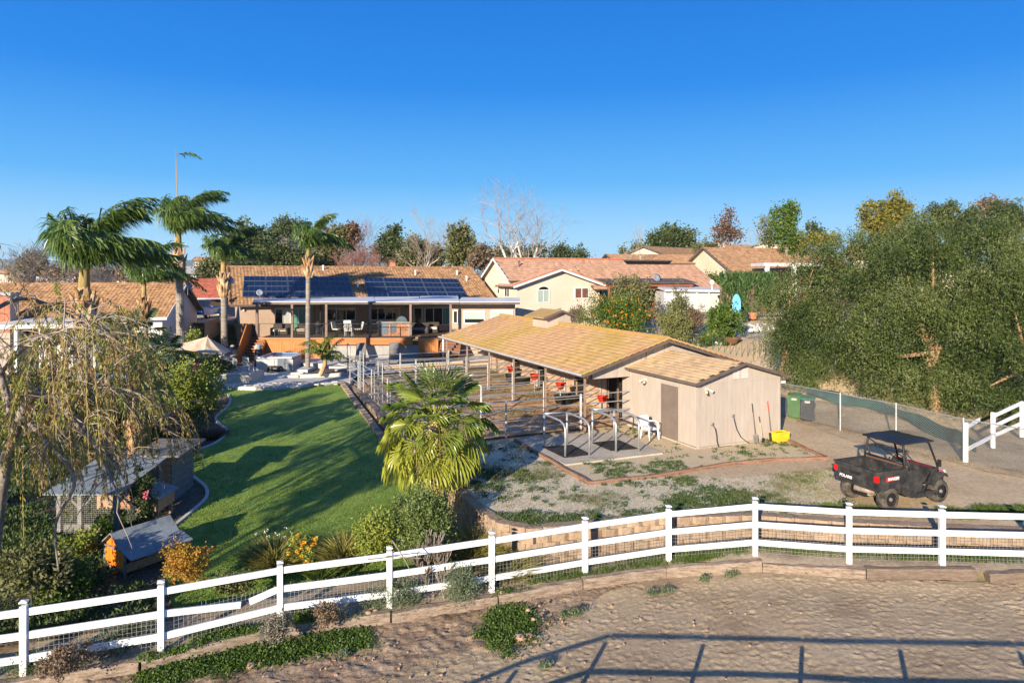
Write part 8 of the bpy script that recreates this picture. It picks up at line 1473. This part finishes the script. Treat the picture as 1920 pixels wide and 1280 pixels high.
MU = Matrix.Translation(UO) @ Matrix.Rotation(math.atan2(hx.y, hx.x), 4, 'Z') @ Matrix.Scale(.95, 4)     # x forward, y to its left, z up
m_body = mat("scuffed_black_plastic", [(.020, .020, .021), (.038, .037, .037), (.06, .055, .05)], scale=3, rough=.45, fine=(9, .3)); m_hood = mat("metallic_red_paint", [(.36, .01, .02), (.46, .016, .03)], scale=4, rough=.25, coat=.8); m_lampr = mat("red_lamp", [(.55, .01, .01), (.7, .02, .02)], rough=.2); m_tyre = mat("muddy_tyre", [(.035, .032, .028), (.12, .10, .075)], scale=4, rough=.9, fine=(9, .3)); m_mud = mat("muddy_metal", [(.16, .12, .09), (.32, .26, .20)], scale=6, rough=.8)
def u(mb, nm, m=m_body, par=uv, sm=False): return mb.xf(MU).build(nm, m, par, smooth=sm)
# bed: walls with slats, x -1.5..-.45
BW, bz0, bz1 = .72, .78, 1.16
u(MB().box((-.93, 0, bz0 - .02), (1.15, 1.4, .06)), "bed_floor", m_mud)
for sy in (-1, 1): u(MB().prism([(-1.52, sy * .74, bz0 - .16), (-.36, sy * .74, bz0 - .16), (-.36, sy * .74, bz1), (-1.56, sy * .74, bz1)], (0, -sy * .05, 0)), "bed_side"); u(MB().bar((-1.58, sy * .735, bz1 + .01), (-.36, sy * .735, bz1 + .01), .09, .05), "bed_rim")
for sy in (-1, 1):
    for k in range(8): u(MB().box((-1.42 + k * .14, sy * .675, bz0 + .19), (.07, .02, .34)), "bed_rib")
tg = u(MB().prism([(-1.53, -.76, bz0 - .18), (-1.53, .76, bz0 - .18), (-1.60, .76, bz1 + .02), (-1.60, -.76, bz1 + .02)], (.05, 0, .0)), "tailgate"); u(MB().box((-1.6, 0, bz1 + .02), (.09, 1.52, .05)), "tailgate_rim"); u(MB().box((-1.60, 0, .99), (.02, .36, .08)), "handle", m_black, tg)
u(MB().box((-.38, 0, bz0 + .2), (.05, 1.42, .42)), "bed_front")
for k in range(9): u(MB().box((-.415, -.62 + .155 * k, bz0 + .2), (.02, .08, .38)), "bed_rib")
for sy in (-1, 1):
    u(MB().box((-1.56, sy * .715, .98), (.1, .10, .17)), "tail_lamp", m_lampr); u(MB().prism([(-1.45, sy * .755, .80), (-1.12, sy * .755, .80), (-1.16, sy * .755, .62), (-1.38, sy * .755, .62)], (0, -sy * .2, 0)), "fender")
    u(MB().prism([(-.36, sy * .76, .62), (-.36, sy * .76, 1.12), (.02, sy * .76, 1.10), (.02, sy * .76, .32), (-.28, sy * .76, .32)], (0, -sy * .22, 0)), "rear_quarter")
u(MB().obox((-1.22, -.762, .89), (.52, 0, 0), (0, .01, 0), (0, 0, .11)), "decal", mat("decal_red", [(.62, .02, .02), (.7, .03, .03)], rough=.3))
def text(s, size, M, m, par, nm="lettering", sh=0.0, bold=.0):
    cu = bpy.data.curves.new(nm, 'FONT'); cu.body = s; cu.size = size; cu.align_x = 'CENTER'; cu.align_y = 'CENTER'; cu.shear = sh; cu.offset = bold; cu.extrude = .002; o = bpy.data.objects.new(nm, cu); COL.objects.link(o); dg_ = bpy.context.evaluated_depsgraph_get(); me = bpy.data.meshes.new_from_object(o.evaluated_get(dg_)); bpy.data.objects.remove(o)
    me.transform(MX[par.name].inverted() @ M); me.materials.clear(); me.materials.append(m); return link(nm, me, par)
m_let = flat("white_lettering", (.85, .85, .85), .5)
text("RANGER", .115, MU @ Matrix.Translation((-.95, -.768, .945)) @ Matrix.Rotation(R(90), 4, 'X'), m_let, uv, sh=.35, bold=.002); text("POLARIS", .12, MU @ Matrix.Translation((-1.60, .34, .80)) @ Matrix.Rotation(R(-90), 4, 'Z') @ Matrix.Rotation(R(90), 4, 'X'), m_let, uv, sh=.2, bold=.003)
# wheels
for x in (-1.02, 1.08):
    for sy in (-1, 1):
        w = MB(); N = 28; y0 = sy * .50; y1 = sy * .76; base = len(w.v); prof = [(.20, y0), (.30, y0), (.335, y0 + sy * .04), (.34, (y0 + y1) / 2), (.335, y1 - sy * .04), (.30, y1), (.20, y1)]
        for i in range(N):
            a = 2 * math.pi * i / N; tr_ = 1.0 + (.055 if i % 2 else 0)
            for j, (r_, yv) in enumerate(prof): rr_ = r_ * (tr_ if 1 < j < 5 else 1); w.v.append((x + math.cos(a) * rr_, yv, .34 + math.sin(a) * rr_))
        for i in range(N):
            for j in range(6): a = i * 7 + j; b = ((i + 1) % N) * 7 + j; w.f.append((a, b, b + 1, a + 1))
        wh = u(w, "wheel", m_tyre); u(MB().tube([(x, y0 + sy * .03, .34), (x, y1 - sy * .03, .34)], .20, 16), "rim", m_black, wh); u(MB().tube([(x, y1 - sy * .04, .34), (x, y1 + sy * .0, .34)], [.06, .05], 8), "hub", m_steel, wh)
        u(MB().tube([(x, sy * .15, .40), (x, sy * .55, .34)], .035, 6), "axle_arm", m_mud); u(MB().tube([(x + .1, sy * .30, .38), (x + .05, sy * .42, .78)], [.05, .035], 8), "shock", m_mud)
u(MB().tube([(-1.5, .10, .52), (-1.28, -.42, .50)], .095, 12), "muffler", m_mud, sm=True); u(MB().bbox((-.95, 0, .5), (.7, .5, .35), 0, .05), "engine", m_mud); u(MB().box((-.2, 0, .34), (2.3, .34, .12)), "chassis", m_black)
# floor, rockers, seat, dash
u(MB().box((.35, 0, .36), (1.2, 1.42, .05)), "cab_floor")
for sy in (-1, 1):
    u(MB().prism([(-.02, sy * .76, .26), (.88, sy * .76, .26), (.95, sy * .76, .42), (-.02, sy * .76, .42)], (0, -sy * .14, 0)), "rocker"); u(MB().prism([(.0, sy * .73, .42), (.12, sy * .73, 1.08), (.34, sy * .73, .78), (.30, sy * .73, .42)], (0, -sy * .03, 0)), "door_net"); u(MB().bar((.30, sy * .74, .42), (.75, sy * .74, 1.05), .03, .03), "door_strut"); u(MB().bar((.02, sy * .745, .85), (.78, sy * .745, .55), .025, .03), "door_strut")
u(MB().bbox((.02, 0, .70), (.5, 1.36, .18), 0, .06), "seat", m_black); u(MB().prism([(-.28, -.68, .72), (-.18, -.68, .72), (-.26, -.68, 1.24), (-.34, -.68, 1.24)], (0, 1.36, 0)), "seat_back", mat("worn_brown_vinyl", [(.10, .055, .04), (.17, .10, .075)], rough=.6)); u(MB().bbox((.03, 0, .5), (.46, 1.3, .24), 0, .03), "seat_box")
u(MB().prism([(.72, -.7, .55), (.95, -.7, .5), (.98, -.7, 1.06), (.78, -.7, 1.04)], (0, 1.4, 0)), "dashboard"); sw_ = [(.62 + .05 * math.sin(a), .35 + .18 * math.cos(a), 1.06 + .17 * math.sin(a)) for a in np.linspace(0, 6.283, 15)]; u(MB().tube(sw_, .018, 6), "steering_wheel", m_black); u(MB().tube([(.64, .35, 1.06), (.85, .35, .95)], .025, 6), "steering_column", m_black)
# hood and nose
hd = MB().add([(.86, -.62, 1.06), (.86, .62, 1.06), (1.5, .5, .88), (1.5, -.5, .88), (.86, -.70, .86), (.86, .70, .86), (1.55, .56, .72), (1.55, -.56, .72)], [(3, 2, 1, 0), (0, 1, 5, 4), (1, 2, 6, 5), (2, 3, 7, 6), (3, 0, 4, 7), (4, 5, 6, 7)]); hb_ = u(hd, "hood", m_hood)
u(MB().add([(.9, -.3, 1.062), (.9, .3, 1.062), (1.45, .22, .905), (1.45, -.22, .905), (.9, -.2, 1.085), (.9, .2, 1.085), (1.42, .15, .93), (1.42, -.15, .93)], [(0, 1, 5, 4), (1, 2, 6, 5), (2, 3, 7, 6), (3, 0, 4, 7), (7, 6, 5, 4)]), "hood_vent", m_black, hb_)
u(MB().add([(1.5, -.52, .80), (1.5, .52, .80), (1.66, .42, .70), (1.66, -.42, .70), (1.45, -.52, .42), (1.45, .52, .42), (1.6, .4, .42), (1.6, -.4, .42)], [(3, 2, 1, 0), (0, 1, 5, 4), (1, 2, 6, 5), (2, 3, 7, 6), (3, 0, 4, 7), (4, 5, 6, 7)]), "front_bumper")
for sy in (-1, 1): u(MB().prism([(.78, sy * .74, .42), (.82, sy * .76, .98), (1.40, sy * .70, .84), (1.45, sy * .70, .76), (1.38, sy * .76, .74), (1.22, sy * .76, .80), (.92, sy * .76, .74), (.84, sy * .76, .42)], (0, -sy * .16, 0)), "front_fender"); u(MB().box((1.53, sy * .42, .84), (.1, .2, .1)), "headlight", m_bulb); u(MB().box((1.60, sy * .48, .78), (.05, .07, .06)), "marker_lamp", m_yel)
# cage and roof
for sy in (-1, 1):
    yb, yt = sy * .70, sy * .60
    u(MB().tube([(-.38, yb, .82), (-.40, sy * .68, 1.35), (-.34, yt, 1.86), (-.2, yt, 1.92), (.55, yt, 1.90), (.72, sy * .62, 1.80), (1.0, sy * .68, 1.12), (1.02, yb, .80)], .033, 8), "cage_tube", m_black, sm=True); u(MB().tube([(.0, sy * .72, .42), (-.1, sy * .71, 1.0), (-.36, sy * .64, 1.62)], .028, 8), "cage_tube", m_black, sm=True)
for (x, z) in ((-.36, 1.84), (.62, 1.88), (-.40, 1.30)): u(MB().tube([(x, -.62, z), (x, .62, z)], .028, 8), "cross_tube", m_black, sm=True)
u(MB().tube([(-.38, -.66, 1.28), (-.36, .6, 1.80)], .02, 6), "cross_tube", m_black); V_ = []; gx = np.linspace(-.50, .82, 9); gy = np.linspace(-.70, .70, 9)
for i, x in enumerate(gx):
    for j, y in enumerate(gy): e = max(abs(i - 4) / 4, abs(j - 4) / 4); V_.append((x, y, 1.985 - .075 * e ** 5 - (.02 if (j in (3, 5)) else 0) - .02 * ((x - .1) ** 2)))
Fq = [(i * 9 + j, (i + 1) * 9 + j, (i + 1) * 9 + j + 1, i * 9 + j + 1) for i in range(8) for j in range(8)]; V2 = [(x, y, z - .045) for x, y, z in V_]; edge = [i * 9 for i in range(9)] + [72 + j for j in range(1, 9)] + [i * 9 + 8 for i in range(7, -1, -1)] + [j for j in range(7, 0, -1)]
Fq2 = [tuple(81 + k for k in reversed(f)) for f in Fq] + [(edge[k], edge[(k + 1) % 32], edge[(k + 1) % 32] + 81, edge[k] + 81) for k in range(32)]; u(MB().add(V_ + V2, Fq + Fq2), "roof_panel", mat("black_roof_plastic", [(.010, .011, .014), (.02, .021, .025)], rough=.35, spec=.5), sm=False)
u(MB().box((.93, -.80, 1.22), (.05, .1, .2)), "side_mirror"); u(MB().tube([(.95, -.70, 1.18), (.93, -.78, 1.2)], .015, 5), "mirror_arm", m_black)
